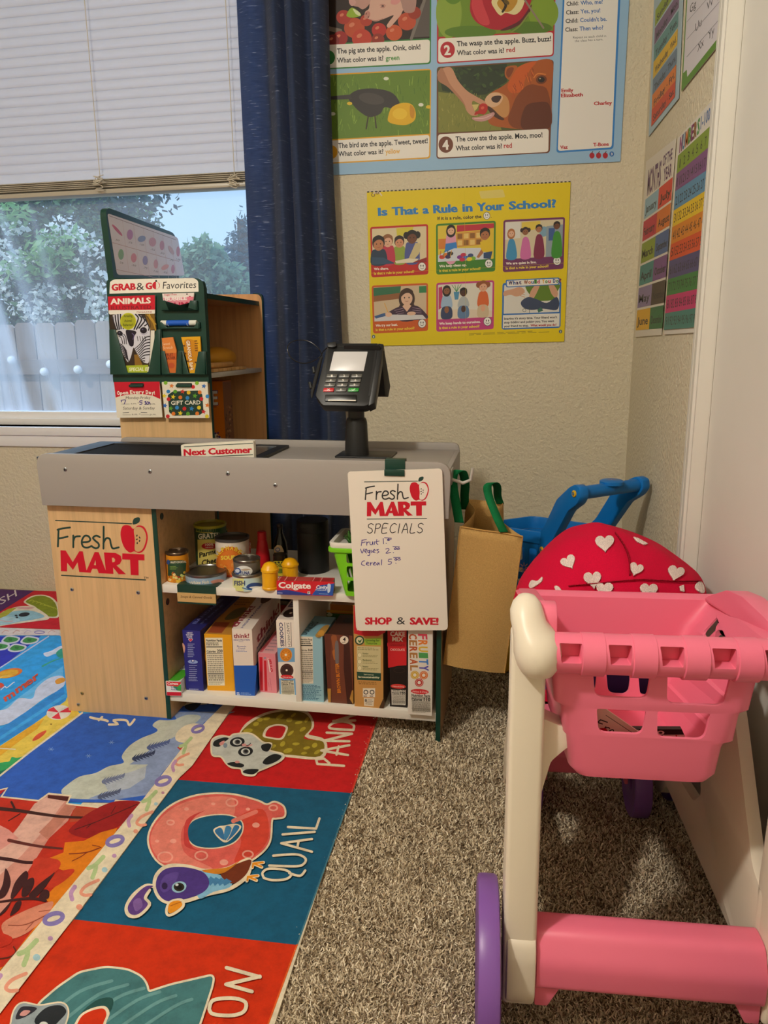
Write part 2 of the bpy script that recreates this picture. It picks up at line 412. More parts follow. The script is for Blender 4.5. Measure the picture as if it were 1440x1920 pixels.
me = bpy.data.meshes.new('carpet_pile'); me.from_pydata(vs, [], fs); me.materials.append(cm)
ca = me.color_attributes.new('fibre', 'FLOAT_COLOR', 'POINT'); ca.data.foreach_set('color', [v for c in cols for v in c]); me.update()
o = bpy.data.objects.new('carpet_pile', me); S.collection.objects.link(o)
tag(o, 'grey brown flecked carpet pile covering the floor to the right of the rug', 'carpet', kind='stuff')
# door and its casing
b = MB(); b.prism([(XR, 1.579), (.316, 1.579), (.312, 1.573), (.312, 1.558), (.3155, 1.554), (.3155, 1.549), (.310, 1.543), (.308, 1.53), (.308, 1.514), (.312, 1.509), (.312, 1.5), (.338, 1.5), (.338, 1.52), (XR, 1.52)], 'z', 0, 2.1, M('#dcd9d0', 'paint'))
struct(b.obj('trim_1', smooth=30))
b = MB(Matrix.Translation((.3375, 1.4985, 0)) @ Matrix.Rotation(rad(6.2), 4, 'Z')); b.box((0, -.87, .012), (.035, 0, 2.04), M('#d6d3cb', 'paint')); struct(b.obj('door_1', smooth=0, bevel=.002))
# window: sill, vinyl frame, hazy pane with painted reflection sheen
b = MB(); b.box((WX0-.05, YW-.02, WZ0-.032), (WX1+.04, YW+.12, WZ0), sillm); b.box((WX0-.04, YW-.012, WZ0-.075), (WX1+.03, YW, WZ0-.032), sillm); struct(b.obj('trim_2', bevel=.004))
win = bpy.data.objects.new('window_1', None); S.collection.objects.link(win); win['kind'] = 'structure'; PM[win] = I4
vm = M('#f0f1f4', 'plastic')
b = MB(); b.plate([(WX0, WZ0), (WX1, WZ0), (WX1, WZ1), (WX0, WZ1)], [[(WX0+.05, WZ0+.05), (WX1-.035, WZ0+.05), (WX1-.035, WZ1-.05), (WX0+.05, WZ1-.05)]], 'y', YW+.065, YW+.12, vm)
b.box((WX0, YW+.05, WZ0), (WX1, YW+.07, WZ0+.026), vm); zr0, zr1 = onY(100, 371, YW+.08).z, onY(100, 352, YW+.08).z; b.box((WX0+.04, YW+.07, zr0), (WX1-.03, YW+.115, zr1), vm); b.obj('window_frame', win, bevel=.003)
gm = bpy.data.materials.new('haze_and_sheen_glass'); gm.use_nodes = True; n = gm.node_tree.nodes; l = gm.node_tree.links; n.clear()
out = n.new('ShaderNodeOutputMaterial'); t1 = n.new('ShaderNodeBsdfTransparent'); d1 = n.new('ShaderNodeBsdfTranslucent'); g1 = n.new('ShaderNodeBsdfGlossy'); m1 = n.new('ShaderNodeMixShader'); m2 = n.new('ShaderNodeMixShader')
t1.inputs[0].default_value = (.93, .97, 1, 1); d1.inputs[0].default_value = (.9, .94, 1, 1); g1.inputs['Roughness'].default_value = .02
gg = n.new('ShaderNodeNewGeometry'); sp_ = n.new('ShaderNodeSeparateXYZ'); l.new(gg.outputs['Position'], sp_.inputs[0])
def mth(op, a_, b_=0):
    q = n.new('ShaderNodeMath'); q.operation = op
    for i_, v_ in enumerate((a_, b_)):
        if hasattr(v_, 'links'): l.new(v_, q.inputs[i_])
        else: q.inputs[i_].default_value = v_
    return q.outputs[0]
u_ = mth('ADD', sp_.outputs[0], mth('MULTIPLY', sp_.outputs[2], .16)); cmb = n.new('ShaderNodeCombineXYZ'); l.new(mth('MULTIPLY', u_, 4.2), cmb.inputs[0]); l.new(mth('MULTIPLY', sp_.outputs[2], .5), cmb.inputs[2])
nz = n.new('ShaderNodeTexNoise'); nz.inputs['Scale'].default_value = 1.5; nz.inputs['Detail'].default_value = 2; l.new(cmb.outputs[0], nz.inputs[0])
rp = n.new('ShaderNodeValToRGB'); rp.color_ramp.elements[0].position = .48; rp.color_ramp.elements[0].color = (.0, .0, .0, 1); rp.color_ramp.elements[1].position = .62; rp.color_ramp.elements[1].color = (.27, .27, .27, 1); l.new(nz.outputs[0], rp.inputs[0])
mr = n.new('ShaderNodeMapRange'); mr.inputs['From Min'].default_value = -1.35; mr.inputs['From Max'].default_value = -1.75; l.new(u_, mr.inputs['Value'])  # white reflection sheen painted into the glass, strongest at the left
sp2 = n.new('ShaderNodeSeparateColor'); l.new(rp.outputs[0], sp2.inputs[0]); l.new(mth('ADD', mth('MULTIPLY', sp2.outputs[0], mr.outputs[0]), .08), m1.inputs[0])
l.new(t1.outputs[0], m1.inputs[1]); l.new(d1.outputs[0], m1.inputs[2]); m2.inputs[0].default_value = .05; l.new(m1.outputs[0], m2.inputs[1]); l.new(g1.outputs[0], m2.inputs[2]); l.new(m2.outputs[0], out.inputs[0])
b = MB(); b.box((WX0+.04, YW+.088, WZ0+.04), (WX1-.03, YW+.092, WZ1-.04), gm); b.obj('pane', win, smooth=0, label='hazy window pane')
# blind
YBL = YW+.028; bx1 = onY(452, 300, YBL).x+.02; bx0 = WX0+.02
bl = root('window_blind', 'white horizontal slat blind lowered halfway over the window', 'blind', frame((bx0, YBL, 2.28)))
slm = M('#dfe0e6', 'leaf', rough=.45, tl=.36); tau = M('#b3ab9c', 'plastic'); zb = onY(400, 322, YBL).z
b = MB(); z = zb
while z < 2.255:
    pr = []
    for i in range(7):
        t = i/6-.5; w = t*.040; cu = .0055*(1-4*t*t); a = rad(79)
        pr.append((-math.cos(a)*w-math.sin(a)*cu, z+.016-math.sin(a)*w+math.cos(a)*cu))
    pr2 = [(p[0]+.0022, p[1]+.0022) for p in pr[::-1]]
    b.prism([(YBL+p[0], p[1]) for p in pr+pr2], 'x', bx0, bx1, slm); z += .0307
b.obj('slats', bl)
b = MB(); zz = zb
for k in range(5): b.box((bx0, YBL-.024, zz-.006*k-.0115), (bx1, YBL+.024, zz-.006*k-.008), tau)
b.box((bx0, YBL-.025, zz-.056), (bx1, YBL+.025, zz-.041), tau); b.obj('bottom_rail', bl, label='stacked slats over taupe bottom rail', bevel=.0015)
b = MB(); b.box((bx0, YBL-.03, 2.265), (bx1, YBL+.03, 2.31), slm); b.obj('headrail', bl, bevel=.003)
cdm = M('#cfc6b4', 'fabric')
for xa, xb in ((163, 188), (424, 440)):
    t_, b_ = onY(xa, 0, YBL-.034), onY(xb, 338, YBL-.034)
    b = MB(); b.tube([(b_.x, b_.y, 2.27), (b_.x, b_.y, b_.z)], .0013, cdm, 6)
    R2 = random.Random(xa); pts = [(b_.x, b_.y-.003, b_.z+.012)]
    for k in range(22): pts.append((b_.x+.028*math.sin(k*2.4+1)*R2.uniform(.5, 1.1), b_.y-.006-R2.uniform(0, .012), b_.z+.012-.036*(k/21)+R2.uniform(-.012, .012)))
    b.tube(sm3(pts), .0013, cdm, 6); b.obj('lift_cord', bl, label='knotted beige cord')
# curtain
cu = bpy.data.materials.new('navy_weave'); cu.use_nodes = True; n = cu.node_tree.nodes; l = cu.node_tree.links; pb = n['Principled BSDF']; pb.inputs['Roughness'].default_value = .85; pb.inputs['Specular IOR Level'].default_value = .2; pb.inputs['Sheen Weight'].default_value = .15
g = n.new('ShaderNodeNewGeometry'); mp = n.new('ShaderNodeMapping'); mp.inputs['Scale'].default_value = (26, 26, 330); l.new(g.outputs['Position'], mp.inputs[0])
nz = n.new('ShaderNodeTexNoise'); nz.inputs['Scale'].default_value = 1; nz.inputs['Detail'].default_value = 2; l.new(mp.outputs[0], nz.inputs[0])
rp = n.new('ShaderNodeValToRGB'); e = rp.color_ramp.elements; e[0].position = .36; e[0].color = lin('#2f3a54'); e[1].position = .66; e[1].color = lin('#444f6d'); e.new(.70).color = lin('#9aa6c0')
l.new(nz.outputs[0], rp.inputs[0]); l.new(rp.outputs[0], pb.inputs['Base Color'])
bp = n.new('ShaderNodeBump'); bp.inputs['Strength'].default_value = .25; bp.inputs['Distance'].default_value = .001; l.new(nz.outputs[0], bp.inputs['Height']); l.new(bp.outputs[0], pb.inputs['Normal'])
tr = n.new('ShaderNodeBsdfTranslucent'); tr.inputs[0].default_value = (.32, .47, .74, 1); mx = n.new('ShaderNodeMixShader'); mx.inputs[0].default_value = .35
l.new(pb.outputs[0], mx.inputs[1]); l.new(tr.outputs[0], mx.inputs[2]); l.new(mx.outputs[0], n['Material Output'].inputs[0])
prof = [(446, .052), (456, .042), (468, .036), (484, .038), (500, .034), (512, -.0), (527, -.036), (535, -.022), (541, .012), (548, -.018), (560, -.03), (568, .0), (576, .038), (587, .03), (594, -.01), (603, -.042), (613, -.038), (621, -.012), (624, .02)]
pp = [(onY(px_, 250, 2.455).x, 2.455+o_) for px_, o_ in prof]; pp = sm(pp, 5, closed=False); xc = pp[len(pp)//3][0]
rows = []; zs = [0.03+i*(2.3-.03)/46 for i in range(47)]
for z in zs:
    fl_ = max(0, 1.45-z); rows.append([(xc+(p[0]-xc)*(1+.07*fl_+.02*math.sin(z*2.1+p[0]*9))+.006*math.sin(z*3.1+p[0]*11)*min(1, (p[0]-pp[0][0])*4), p[1]+(p[1]-2.455)*.12*fl_*(p[0]-pp[0][0])*4*math.cos(p[0]*40)+.004*math.sin(z*5+p[0]*30)*min(1, (p[0]-pp[0][0])*4), z) for p in pp])
b = MB(); b.loft(rows, cu, False, False, closed=False)
o = b.obj('curtain', origin=(xc, 2.455, .03), recalc=False, smooth=60); tag(o, 'navy blue woven curtain hanging in folds at the right of the window', 'curtain')
md = o.modifiers.new('thickness', 'SOLIDIFY'); md.thickness = .0015
# ------------------------------------------------------------------ outdoors
b = MB(); b.box((-16, YW+.2, -.75), (14, 26, -.6), M('#7d8463', 'rug')); struct(b.obj('lawn', smooth=0))
fm = [M('#8d8078', 'wood'), M('#82756d', 'wood'), M('#988b80', 'wood')]
fz = onY(90, 604, 4.3).z
fe = root('plank_fence', 'weathered grey wooden plank fence across the yard outside the window', 'fence', frame((-4, 4.3, -.6)))
x = -6.2; k = 0; R_ = random.Random(2)
while x < 1.2:
    w = .138; h = fz+R_.uniform(-.012, .012)
    b = MB(); b.prism([(x+.004, -.6), (x+w-.004, -.6), (x+w-.004, h-.02), (x+w-.025, h), (x+.025, h), (x+.004, h-.02)], 'y', 4.3, 4.32, fm[k % 3]); b.obj('plank', fe, smooth=0); x += w; k += 1
for z in (onY(100, 688, 4.262).z, fz-1.1): b = MB(); b.box((-6.2, 4.262, z-.045), (1.2, 4.3, z+.045), M('#776a61', 'wood', sc=(2, 2, 60))); b.obj('fence_rail', fe, smooth=0)
def foliage(mb, blobs, n, size, mats, seed, droop=0, aspect=.5):
    R_ = random.Random(seed); tot = sum(bb[1][0]*bb[1][1]*bb[1][2] for bb in blobs); C = {m: ([], []) for m in mats}
    for c, r in blobs:
        for _ in range(int(n*r[0]*r[1]*r[2]/tot)):
            while True:
                p = Vector((R_.uniform(-1, 1), R_.uniform(-1, 1), R_.uniform(-1, 1)))
                if .25 < p.length < 1: break
            q = Vector((c[0]+p.x*r[0], c[1]+p.y*r[1], c[2]+p.z*r[2])); s_ = size*R_.uniform(.6, 1.4)
            d = Vector((R_.gauss(0, 1), R_.gauss(0, 1), R_.gauss(0, .6)-droop)).normalized(); e_ = d.cross(Vector((R_.gauss(0, 1), R_.gauss(0, 1), R_.gauss(0, 1)))).normalized()
            m = R_.choice(mats); vs, fs = C[m]; k = len(vs); w = e_*s_*aspect*.5
            vs += [q, q+d*s_*.4+w, q+d*s_, q+d*s_*.4-w]; fs.append((k, k+1, k+2, k+3))
    for m in mats: mb.add(C[m][0], C[m][1], m, world=True)
def tree(name, label, blobs, n, size, cols, seed, trunk, group=None, **k):
    c = blobs[0][0]; t = root(name, label, 'tree', frame((trunk[0], trunk[1], -.6)), group)
    b = MB(); foliage(b, blobs, n, size, [M(h, 'leaf') for h in cols], seed, **k); b.obj('foliage', t, smooth=0, recalc=False)
    b = MB(); b.tube([(trunk[0], trunk[1], -.62), (trunk[0]+.05, trunk[1], trunk[2]*.5), (trunk[0], trunk[1], trunk[2])], [.16, .12, .05], M('#4c4038', 'wood'), 8); b.obj('trunk', t)
    return t
def P3(px_, py_, Y): q = onY(px_, py_, Y); return (q.x, q.y, q.z)
FB = [(P3(60, 470, 7.6), (1.35, .6, .95)), (P3(170, 530, 7.2), (.8, .5, .7)), (P3(20, 570, 7.2), (1.0, .5, .6)), (P3(230, 470, 7.8), (.5, .5, .6)), (P3(110, 400, 7.8), (1.1, .6, .6)), (P3(255, 545, 7.4), (.36, .4, .36)), (P3(-150, 450, 7.8), (1.2, .6, 1.1))]
R3 = random.Random(12); BLS = [(P3(x, y, 6.75), (R3.uniform(.09, .2), .12, R3.uniform(.06, .13))) for x, y in ((15, 470), (30, 500), (5, 545), (30, 570), (60, 590), (85, 585), (100, 470), (125, 430), (150, 495), (75, 560), (190, 520), (180, 470), (10, 520), (145, 545), (195, 560), (100, 440), (120, 425), (45, 480), (20, 430), (185, 590), (160, 450), (90, 545))]
ft_ = tree('flowering_tree', 'leafy tree with white blossoms filling the view behind the fence', FB, 30000, .075, ['#3f6152', '#33534a', '#54775c', '#46695a', '#6d9568', '#2c4a44'], 3, (P3(60, 600, 7.6)[0], 7.6, 1.2), aspect=.55)
b = MB(); foliage(b, BLS, 900, .05, [M('#f2f5f4', 'leaf'), M('#e4ebec', 'leaf')], 31, aspect=.9); b.obj('blossom', ft_, smooth=0, recalc=False, label='white blossoms')
b = MB(); foliage(b, [(P3(110, 455, 6.7), (.3, .2, .14)), (P3(60, 500, 6.7), (.3, .2, .16)), (P3(100, 490, 6.7), (.2, .2, .1)), (P3(5, 400, 6.7), (.3, .2, .12))], 420, .10, [M('#8fb87c', 'leaf'), M('#7aa870', 'leaf')], 32, aspect=.45); b.obj('young_leaves', ft_, smooth=0, recalc=False)
tree('overhanging_tree', 'dark leafed tree whose branches hang in at the top of the window view', [(P3(120, 335, 5.4), (.75, .4, .13)), (P3(230, 360, 5.4), (.32, .3, .13)), (P3(292, 376, 5.4), (.17, .2, .1)), (P3(275, 400, 5.4), (.1, .15, .06)), (P3(200, 200, 5.5), (1.2, .5, .5))], 5200, .065,
     ['#3c5260', '#35505a', '#4d6a6c', '#2f4650'], 8, (P3(-200, 600, 5.4)[0], 5.4, 2.2), aspect=.6)
for k, (x, y) in enumerate(((22, 675), (83, 697), (146, 693), (207, 683))):
    q = onY(x, y, 4.2385); b = MB(); b.sphere((q.x, q.y, q.z), .026, M('#e8ebef', 'gloss')); tag(b.obj('globe', origin=q), 'small round white globe fixed on the fence rail', 'ornament', 'white globes on the fence rail')
cz = []; cx_, _, _ = P3(452, 400, 9)
for i in range(24):
    h = P3(450, 392+i*8, 9)[2]; w_ = .02+.019*i; sd_ = (-1, 1, 0)[i % 3]; cz.append(((P3(457, 400, 9)[0]+sd_*w_*.9, 9, h), (w_*(.75+.25*(i % 2)), .05+.02*i, .035)))
tree('conifer', 'tall pointed conifer beside the curtain edge outside the window', cz, 6000, .085, ['#4a6472', '#425c66', '#566f7c'], 5, (P3(456, 500, 9)[0], 9, 2.4), droop=.5, aspect=.3)
tree('young_tree', 'pale green round tree in front of the conifer outside the window', [(P3(372, 520, 8), (.42, .4, .34)), (P3(385, 480, 8), (.22, .25, .2)), (P3(420, 545, 8), (.35, .3, .28)), (P3(345, 560, 8), (.3, .3, .3))], 3600, .09, ['#6f9478', '#83a886', '#5e8770'], 6, (P3(375, 600, 8)[0], 8, .9), aspect=.6)
# ================================================================== TOY GROCERY STAND (counter in front, tall shelf tower behind)
WOOD, GREY, GREEN, WHT = M('#d2ae80', 'wood'), M('#9c9692', 'card', rough=.45), M('#123a30', 'plastic', rough=.4), M('#e4e0d8', 'card', rough=.35)
WOODI = M('#c8a274', 'wood', sc=(2.2, 60, 60)); WOODP = M('#d29f6c', 'wood')
RED = '#c4122c'; DKG = '#22403a'; BLK = M('#17181a', 'plastic', rough=.45); INK = '#2a2a2c'
st = root('grocery_stand', 'light wood toy grocery stand with grey checkout counter on top', 'play store', CF)
CN = lambda y: pxplane(CF @ Vector((0, y, 0)), CF.to_3x3() @ YA)
def mapq(q, w=393, h=238):                                       # bilinear map of a w x h rectangle onto four corners (tl, tr, br, bl)
    def g(p):
        u, v = p[0]/w, p[1]/h
        a = Vector(q[0]).lerp(Vector(q[1]), u); c = Vector(q[3]).lerp(Vector(q[2]), u); return tuple(a.lerp(c, v))
    return g
MART = [[[(4, 220), (10, 129), (34, 129), (62, 178), (96, 129), (112, 129), (124, 220), (88, 220), (84, 178), (60, 212), (36, 182), (32, 220)]],
        [[(118, 220), (166, 129), (184, 129), (216, 220), (178, 220), (172, 202), (150, 202), (141, 220)], [(158, 186), (168, 186), (167, 164)]],
        [[(212, 220), (208, 129), (262, 129), (284, 140), (288, 158), (278, 176), (262, 182), (304, 218), (270, 220), (246, 192), (246, 220)], [(244, 170), (254, 168), (258, 158), (252, 150), (243, 150)]],
        [[(292, 129), (392, 129), (392, 155), (364, 155), (362, 220), (326, 220), (326, 155), (290, 155)]]]
def logo(a, q, fresh=INK, paper=None, tm=False, mart=True):
    g = mapq(q); G = lambda P: [g(p) for p in P]; sc = (Vector(g((393, 0)))-Vector(g((0, 0)))).length/393
    a.stroke(G([(0, 0), (340, 0)]), 5*sc, DKG, False)
    ap = sm([(347, 22), (330, 8), (300, 12), (288, 50), (300, 100), (325, 124), (347, 118), (370, 125), (396, 105), (411, 55), (398, 14), (370, 6)], 5)
    a.poly(G(ap), RED)
    a.poly(G(sm([(350, 24), (372, 12), (393, 22), (404, 56), (390, 100), (370, 118), (350, 112), (352, 70)], 5)), paper or '#e9e4da')
    for x, y, r in ((362, 50, 20), (361, 66, 60), (374, 58, -20), (373, 72, 20), (362, 82, 10)): a.poly(G(ell(x, y, 3, 5, r)), INK)
    a.poly(G(sm([(345, 2), (350, -20), (366, -28), (378, -26), (376, -10), (362, 0)], 4)), DKG)
    w = 8.5*sc
    for P in ([(10, 38), (5, 75), (0, 113)], [(5, 40), (30, 33), (62, 28)], [(5, 78), (25, 74), (48, 68)], [(74, 62), (72, 90), (70, 113)], [(72, 88), (82, 68), (104, 64)],
              [(112, 90), (140, 86), (150, 76), (142, 62), (125, 62), (111, 84), (114, 106), (132, 112), (154, 104)], [(194, 64), (178, 58), (163, 68), (172, 80), (186, 92), (186, 106), (172, 113), (156, 106)],
              [(214, 18), (211, 60), (207, 113)], [(208, 90), (222, 68), (238, 70), (242, 92), (250, 110), (277, 104)]): a.stroke(G(P), w, fresh)
    if mart:
        b0, b1 = g((4, 220)), g((392, 220)); t0 = g((4, 128)); up = (Vector(t0)-Vector(b0)); 
        for L in MART: a.poly(G(L[0]), RED, [G(h) for h in L[1:]])
        a.stroke(G([(5, 238), (393, 238)]), 5*sc, DKG, False)
        if tm: a.text('TM', *g((385, 233)), *g((406, 234)), 10*sc, INK)
def screw(p, nrm, par, r=.0048, col='#9fa3aa'):
    p = Vector(p); n = Vector(nrm); u = (ZA if abs(n.z) < .9 else XA).cross(n).normalized(); w = n.cross(u); b = MB()
    rings = [[p+n*h+(u*math.cos(2*math.pi*i/16)+w*math.sin(2*math.pi*i/16))*q for i in range(16)] for q, h in ((r, 0), (r, .0008), (r*.75, .0016), (.0001, .0017))]
    b.loft(rings, M(col, 'metal'), True, False)
    for a_, c_ in ((u, w), (w, u)):
        q = p+n*.002; b.add([q+a_*r*.55+c_*r*.13, q-a_*r*.55+c_*r*.13, q-a_*r*.55-c_*r*.13, q+a_*r*.55-c_*r*.13], [(0, 1, 2, 3)], M('#3a3c40', 'metal'), world=True)
    return b.obj('screw', par, recalc=False)
nY = -(CF.to_3x3() @ YA)
b = MB(CF); b.box((.003, 0, 0), (.283, .012, .562), WOOD)
a = Art(b, CN(0), 'card', crop=(60, 800, 3.4286)); logo(a, [(152, 603), (716, 627), (730, 985), (183, 955)], fresh=DKG, paper='#c9a474', tm=True)
fp = b.obj('front_panel', st, smooth=0)
for x, y in ((135, 1105), (259, 1111), (154, 1300), (147, 1321), (274, 1309)): screw(hit(x, y, CF @ Vector((0, -.0004, 0)), nY), nY, fp, col='#b9a26a' if (x, y) == (154, 1300) else '#9aa0aa')
b = MB(CF); b.box((.283, -.002, 0), (.294, .355, .562), WOODI); b.box((.2828, -.004, 0), (.2942, -.002, .562), GREEN); b.box((.2828, .355, 0), (.2942, .357, .562), GREEN)
dv = b.obj('divider_panel', st, smooth=0)
for x, y, c in ((303, 968, '#17332c'), (314, 1128, '#5a2230')):
    q = fX(CF, x, y, .294); b = MB(CF); b.lathe([(.0085, 0), (.0085, .0012), (.006, .0012), (.0058, .0005)], (q.x, q.y, q.z), M('#1c2b28', 'plastic'), 20, 'x', cap=False)
    b.lathe([(.0001, .0006), (.0062, .0006)], (q.x, q.y, q.z), M(c, 'plastic'), 20, 'x', cap=False); b.obj('cord_grommet', dv, recalc=False)
b = MB(CF); b.box((.003, .012, 0), (.013, .355, .562), WOODI); b.obj('end_panel', st, smooth=0)
b = MB(CF); b.box((.979, 0, -.006), (.990, .354, .562), WOODI); b.box((.9788, -.002, -.006), (.9902, 0, .562), GREEN); b.box((.9788, .354, -.006), (.9902, .356, .562), GREEN); b.obj('end_panel', st, smooth=0)
b = MB(CF); b.prism(fil([(.004, .562), (1.004, .562), (1.008, .69), (0, .69)], [.002, .002, .034, .03]), 'y', -.02, -.005, GREY); ap = b.obj('counter_front', st, bevel=.0008, label='grey counter front board')
for x, y in ((122, 880), (281, 884), (427, 888), (516, 910)): screw(hit(x, y, CF @ Vector((0, -.0204, 0)), nY), nY, ap)
for x0 in (0, .99): b = MB(CF); b.box((x0, -.005, .566), (x0+.012, .35, .667), GREY); b.obj('counter_side', st, bevel=.0008)
b = MB(CF); b.box((.012, -.005, .652), (.99, .355, .667), GREY); b.obj('counter_top', st, bevel=.0005, label='grey counter top')
b = MB(CF); b.prism(fil([(.022, .60), (1.0, .60), (1.0, .685), (.022, .685)], [0, 0, .018, .018]), 'y', .345, .359, GREY); b.obj('rear_rail', st, bevel=.0008)
b = MB(CF); b.box((.294, 0, .345), (.979, .352, .366), WHT); b.obj('upper_shelf', st, bevel=.0006, label='white upper shelf')
b = MB(CF); b.box((.294, 0, .052), (.979, .352, .075), WHT); b.obj('lower_shelf', st, bevel=.0006, label='white lower shelf')
b = MB(CF); b.box((.629, .002, .075), (.643, .345, .345), WHT); b.obj('shelf_divider', st, bevel=.0005, label='white upright between the shelves')
# conveyor
b = MB(CF); b.box((.03, .04, .667), (.50, .30, .6715), M('#0f1012', 'fabric', fs=900)); cv = b.obj('conveyor_belt', st, smooth=0, label='black conveyor belt')
b = MB(CF); b.plate(fil([(-.03, .02), (.535, .02), (.535, .33), (-.03, .33)], .012), [rct(.03, .045, .45, .295)], 'z', .667, .6745, BLK); b.obj('belt_frame', cv, bevel=.0015)
b = MB(CF); b.box((.455, .05, .668), (.51, .29, .6752), M('#3c4a50', 'gloss')); b.obj('scanner_window', cv, smooth=0, label='dark glass scanner window')
# tower
b = MB(CF); b.box((.004, .385, 0), (.288, .397, .9), WOOD); b.box((.288, .3845, 0), (.2895, .3975, 1.1), GREEN); b.box((.006, .386, .9), (.288, .396, 1.1), WOODP); b.obj('tower_panel', st, smooth=0)
b = MB(CF); b.box((.0, .397, 0), (.012, .835, 1.085), WOODP); b.obj('tower_back', st, smooth=0)
b = MB(CF); b.prism(fil([(.012, 0), (.300, 0), (.300, 1.108), (.012, 1.108)], [0, 0, .025, .0]), 'y', .835, .847, WOODP)
b.prism(fil([(.300, 0), (.3025, 0), (.3025, 1.11), (.27, 1.11), (.27, 1.108), (.3, 1.108)], [0, 0, .026, 0, 0, .024]), 'y', .8345, .8475, GREEN); b.obj('tower_panel', st, smooth=30)
b = MB(CF); b.box((.012, .397, 1.072), (.288, .835, 1.082), WOODP); b.box((.288, .397, 1.070), (.2905, .835, 1.084), GREEN); b.obj('tower_top', st, smooth=0)
b = MB(CF); b.box((.012, .397, .852), (.29, .835, .866), M('#b9b6b2', 'card')); b.obj('tower_shelf', st, bevel=.0006, label='pale grey shelf')
b = MB(CF); b.box((.012, .397, .56), (.29, .835, .574), M('#b9b6b2', 'card')); b.obj('tower_shelf', st, bevel=.0006)
# price board above the tower back
b = MB(CF); ptl, ptr, pbr, pbl = [fX(CF, x, y, .012) for x, y in ((195.5, 391), (337, 443), (346, 530), (213, 530))]
b.prism(fil([(.405, 1.08), (.835, 1.08), (.835, 1.305), (.385, 1.318)], [.01, .01, .04, .03]), 'x', -.006, .012, GREEN)
fx = pxplane(CF @ Vector((.012, 0, 0)), CF.to_3x3() @ XA); a = Art(b, fx, 'card', crop=(180, 380, 4.174))
a.quad((88, 82), (640, 272), (695, 572), (165, 565), '#e6e0e8', 24)
C4 = lambda u, v: tuple(Vector((96, 92)).lerp(Vector((640, 290)), u).lerp(Vector((150, 530)).lerp(Vector((690, 640)), u), v))
for v in (.02, .5, .98): a.stroke([C4(.01, v), C4(.97, v)], 3, '#b98f92' if v != .02 else '#7d5a62', False)
for u in (.2, .36, .5, .64, .78, .9): a.stroke([C4(u, .03), C4(u, .97)], 2, '#d6c3c6', False)
for i, (x, y, w, h, r, c) in enumerate(((165, 215, 60, 11, 48, '#cf6a84'), (265, 250, 24, 40, 0, '#bf86b8'), (357, 283, 32, 24, -20, '#8f9cc6'), (442, 308, 28, 36, 0, '#cf9aa8'), (516, 335, 18, 38, 0, '#cd93a6'), (588, 372, 40, 14, 60, '#d3b2b4'), (642, 382, 14, 40, 0, '#d2909c'), (195, 405, 22, 42, 0, '#8fb586'), (295, 432, 22, 36, 0, '#dd929c'), (384, 452, 20, 36, 0, '#9890c2'), (468, 480, 17, 36, 0, '#d6a0a8'), (540, 505, 32, 18, -30, '#e0a4a0'), (602, 520, 14, 34, 0, '#cc93aa'))):  # print colours paled to paint in the glare over the board
    a.ell(x, y, w, h, c, r, 18); a.text(['.50', '.75', '1.00', '.25'][i % 4], x-16, y+h+24 if h > 15 else y+80, x+16, y+h+33 if h > 15 else y+88, 14, '#7a7478')
b.obj('price_board', st, smooth=30, label='white produce price board in a dark green frame')
# favourites sign with pockets
SY = .368
b = MB(CF); b.prism(fil([(.002, .838), (.293, .838), (.293, 1.122), (.006, 1.127)], [.006, .006, .022, .02]), 'y', SY, .385, GREEN)
a = Art(b, CN(SY), 'card', crop=(180, 380, 4.174))
a.poly(fil([(110, 620), (140, 600), (770, 590), (800, 615), (803, 697), (105, 712)], [8, 20, 20, 12, 4, 4]), '#ece8dd')
a.text('GRAB', 122, 688, 312, 680, 52, RED, .09); a.text('&', 318, 686, 378, 682, 62, INK); a.text('G', 388, 677, 440, 675, 52, RED, .09)
a.ell(470, 648, 30, 30, RED); a.poly([(470, 620), (486, 624), (497, 648), (488, 672), (470, 676)], '#ece8dd'); a.blob([(466, 620), (466, 606), (478, 608), (476, 618)], INK)
a.text('Favorites', 522, 674, 782, 668, 58, INK, .0, shear=.12)
sg = b.obj('favorites_sign', st, bevel=.001, label='dark green sign board with pockets under a white heading')
PK = SY-.014
def pocket(px, name='pocket'):
    o_ = [fY(CF, 180+x/4.174, 380+y/4.174, PK) for x, y in px]; b = MB(CF); b.prism([(p.x, p.z) for p in o_], 'y', PK, SY+.002, GREEN); return b.obj(name, sg, bevel=.0012)
# pocket fronts: a U shape so that what stands inside shows in the notch; the floor of each pocket is its own ledge
def upocket(L, R_, T, B, nl, nr, nb, nbx):
    (x0, x1, y0, y1) = (L, R_, T, B)
    pts = [(x0, y0), (nl, y0), (nbx[0], nb), (nbx[1], nb), (nr, y0), (x1, y0), (x1+4, y1), (x0+8, y1)]
    o_ = [fY(CF, 180+x/4.174, 380+y/4.174, PK) for x, y in pts]; b = MB(CF)
    b.prism([(p.x, p.z) for p in o_], 'y', PK, PK+.003, GREEN)
    q0, q1 = o_[-1], o_[-2]; zf = min(q0.z, q1.z); b.box((q0.x, PK+.003, zf), (q1.x, SY, zf+.004), GREEN)
    for q in (o_[0], o_[5]): b.box((q.x-.0015, PK+.003, zf), (q.x+.0015, SY, q.z), GREEN)
    b.obj('pocket', sg, bevel=.0008); return zf
upocket(103, 500, 993, 1345, 150, 470, 1330, (245, 408))
upocket(505, 780, 765, 842, 540, 735, 838, (570, 715))
upocket(498, 800, 935, 985, 515, 790, 982, (560, 760))
upocket(506, 680, 1160, 1345, 535, 640, 1332, (572, 622))
upocket(662, 850, 1165, 1345, 680, 800, 1335, (725, 770))
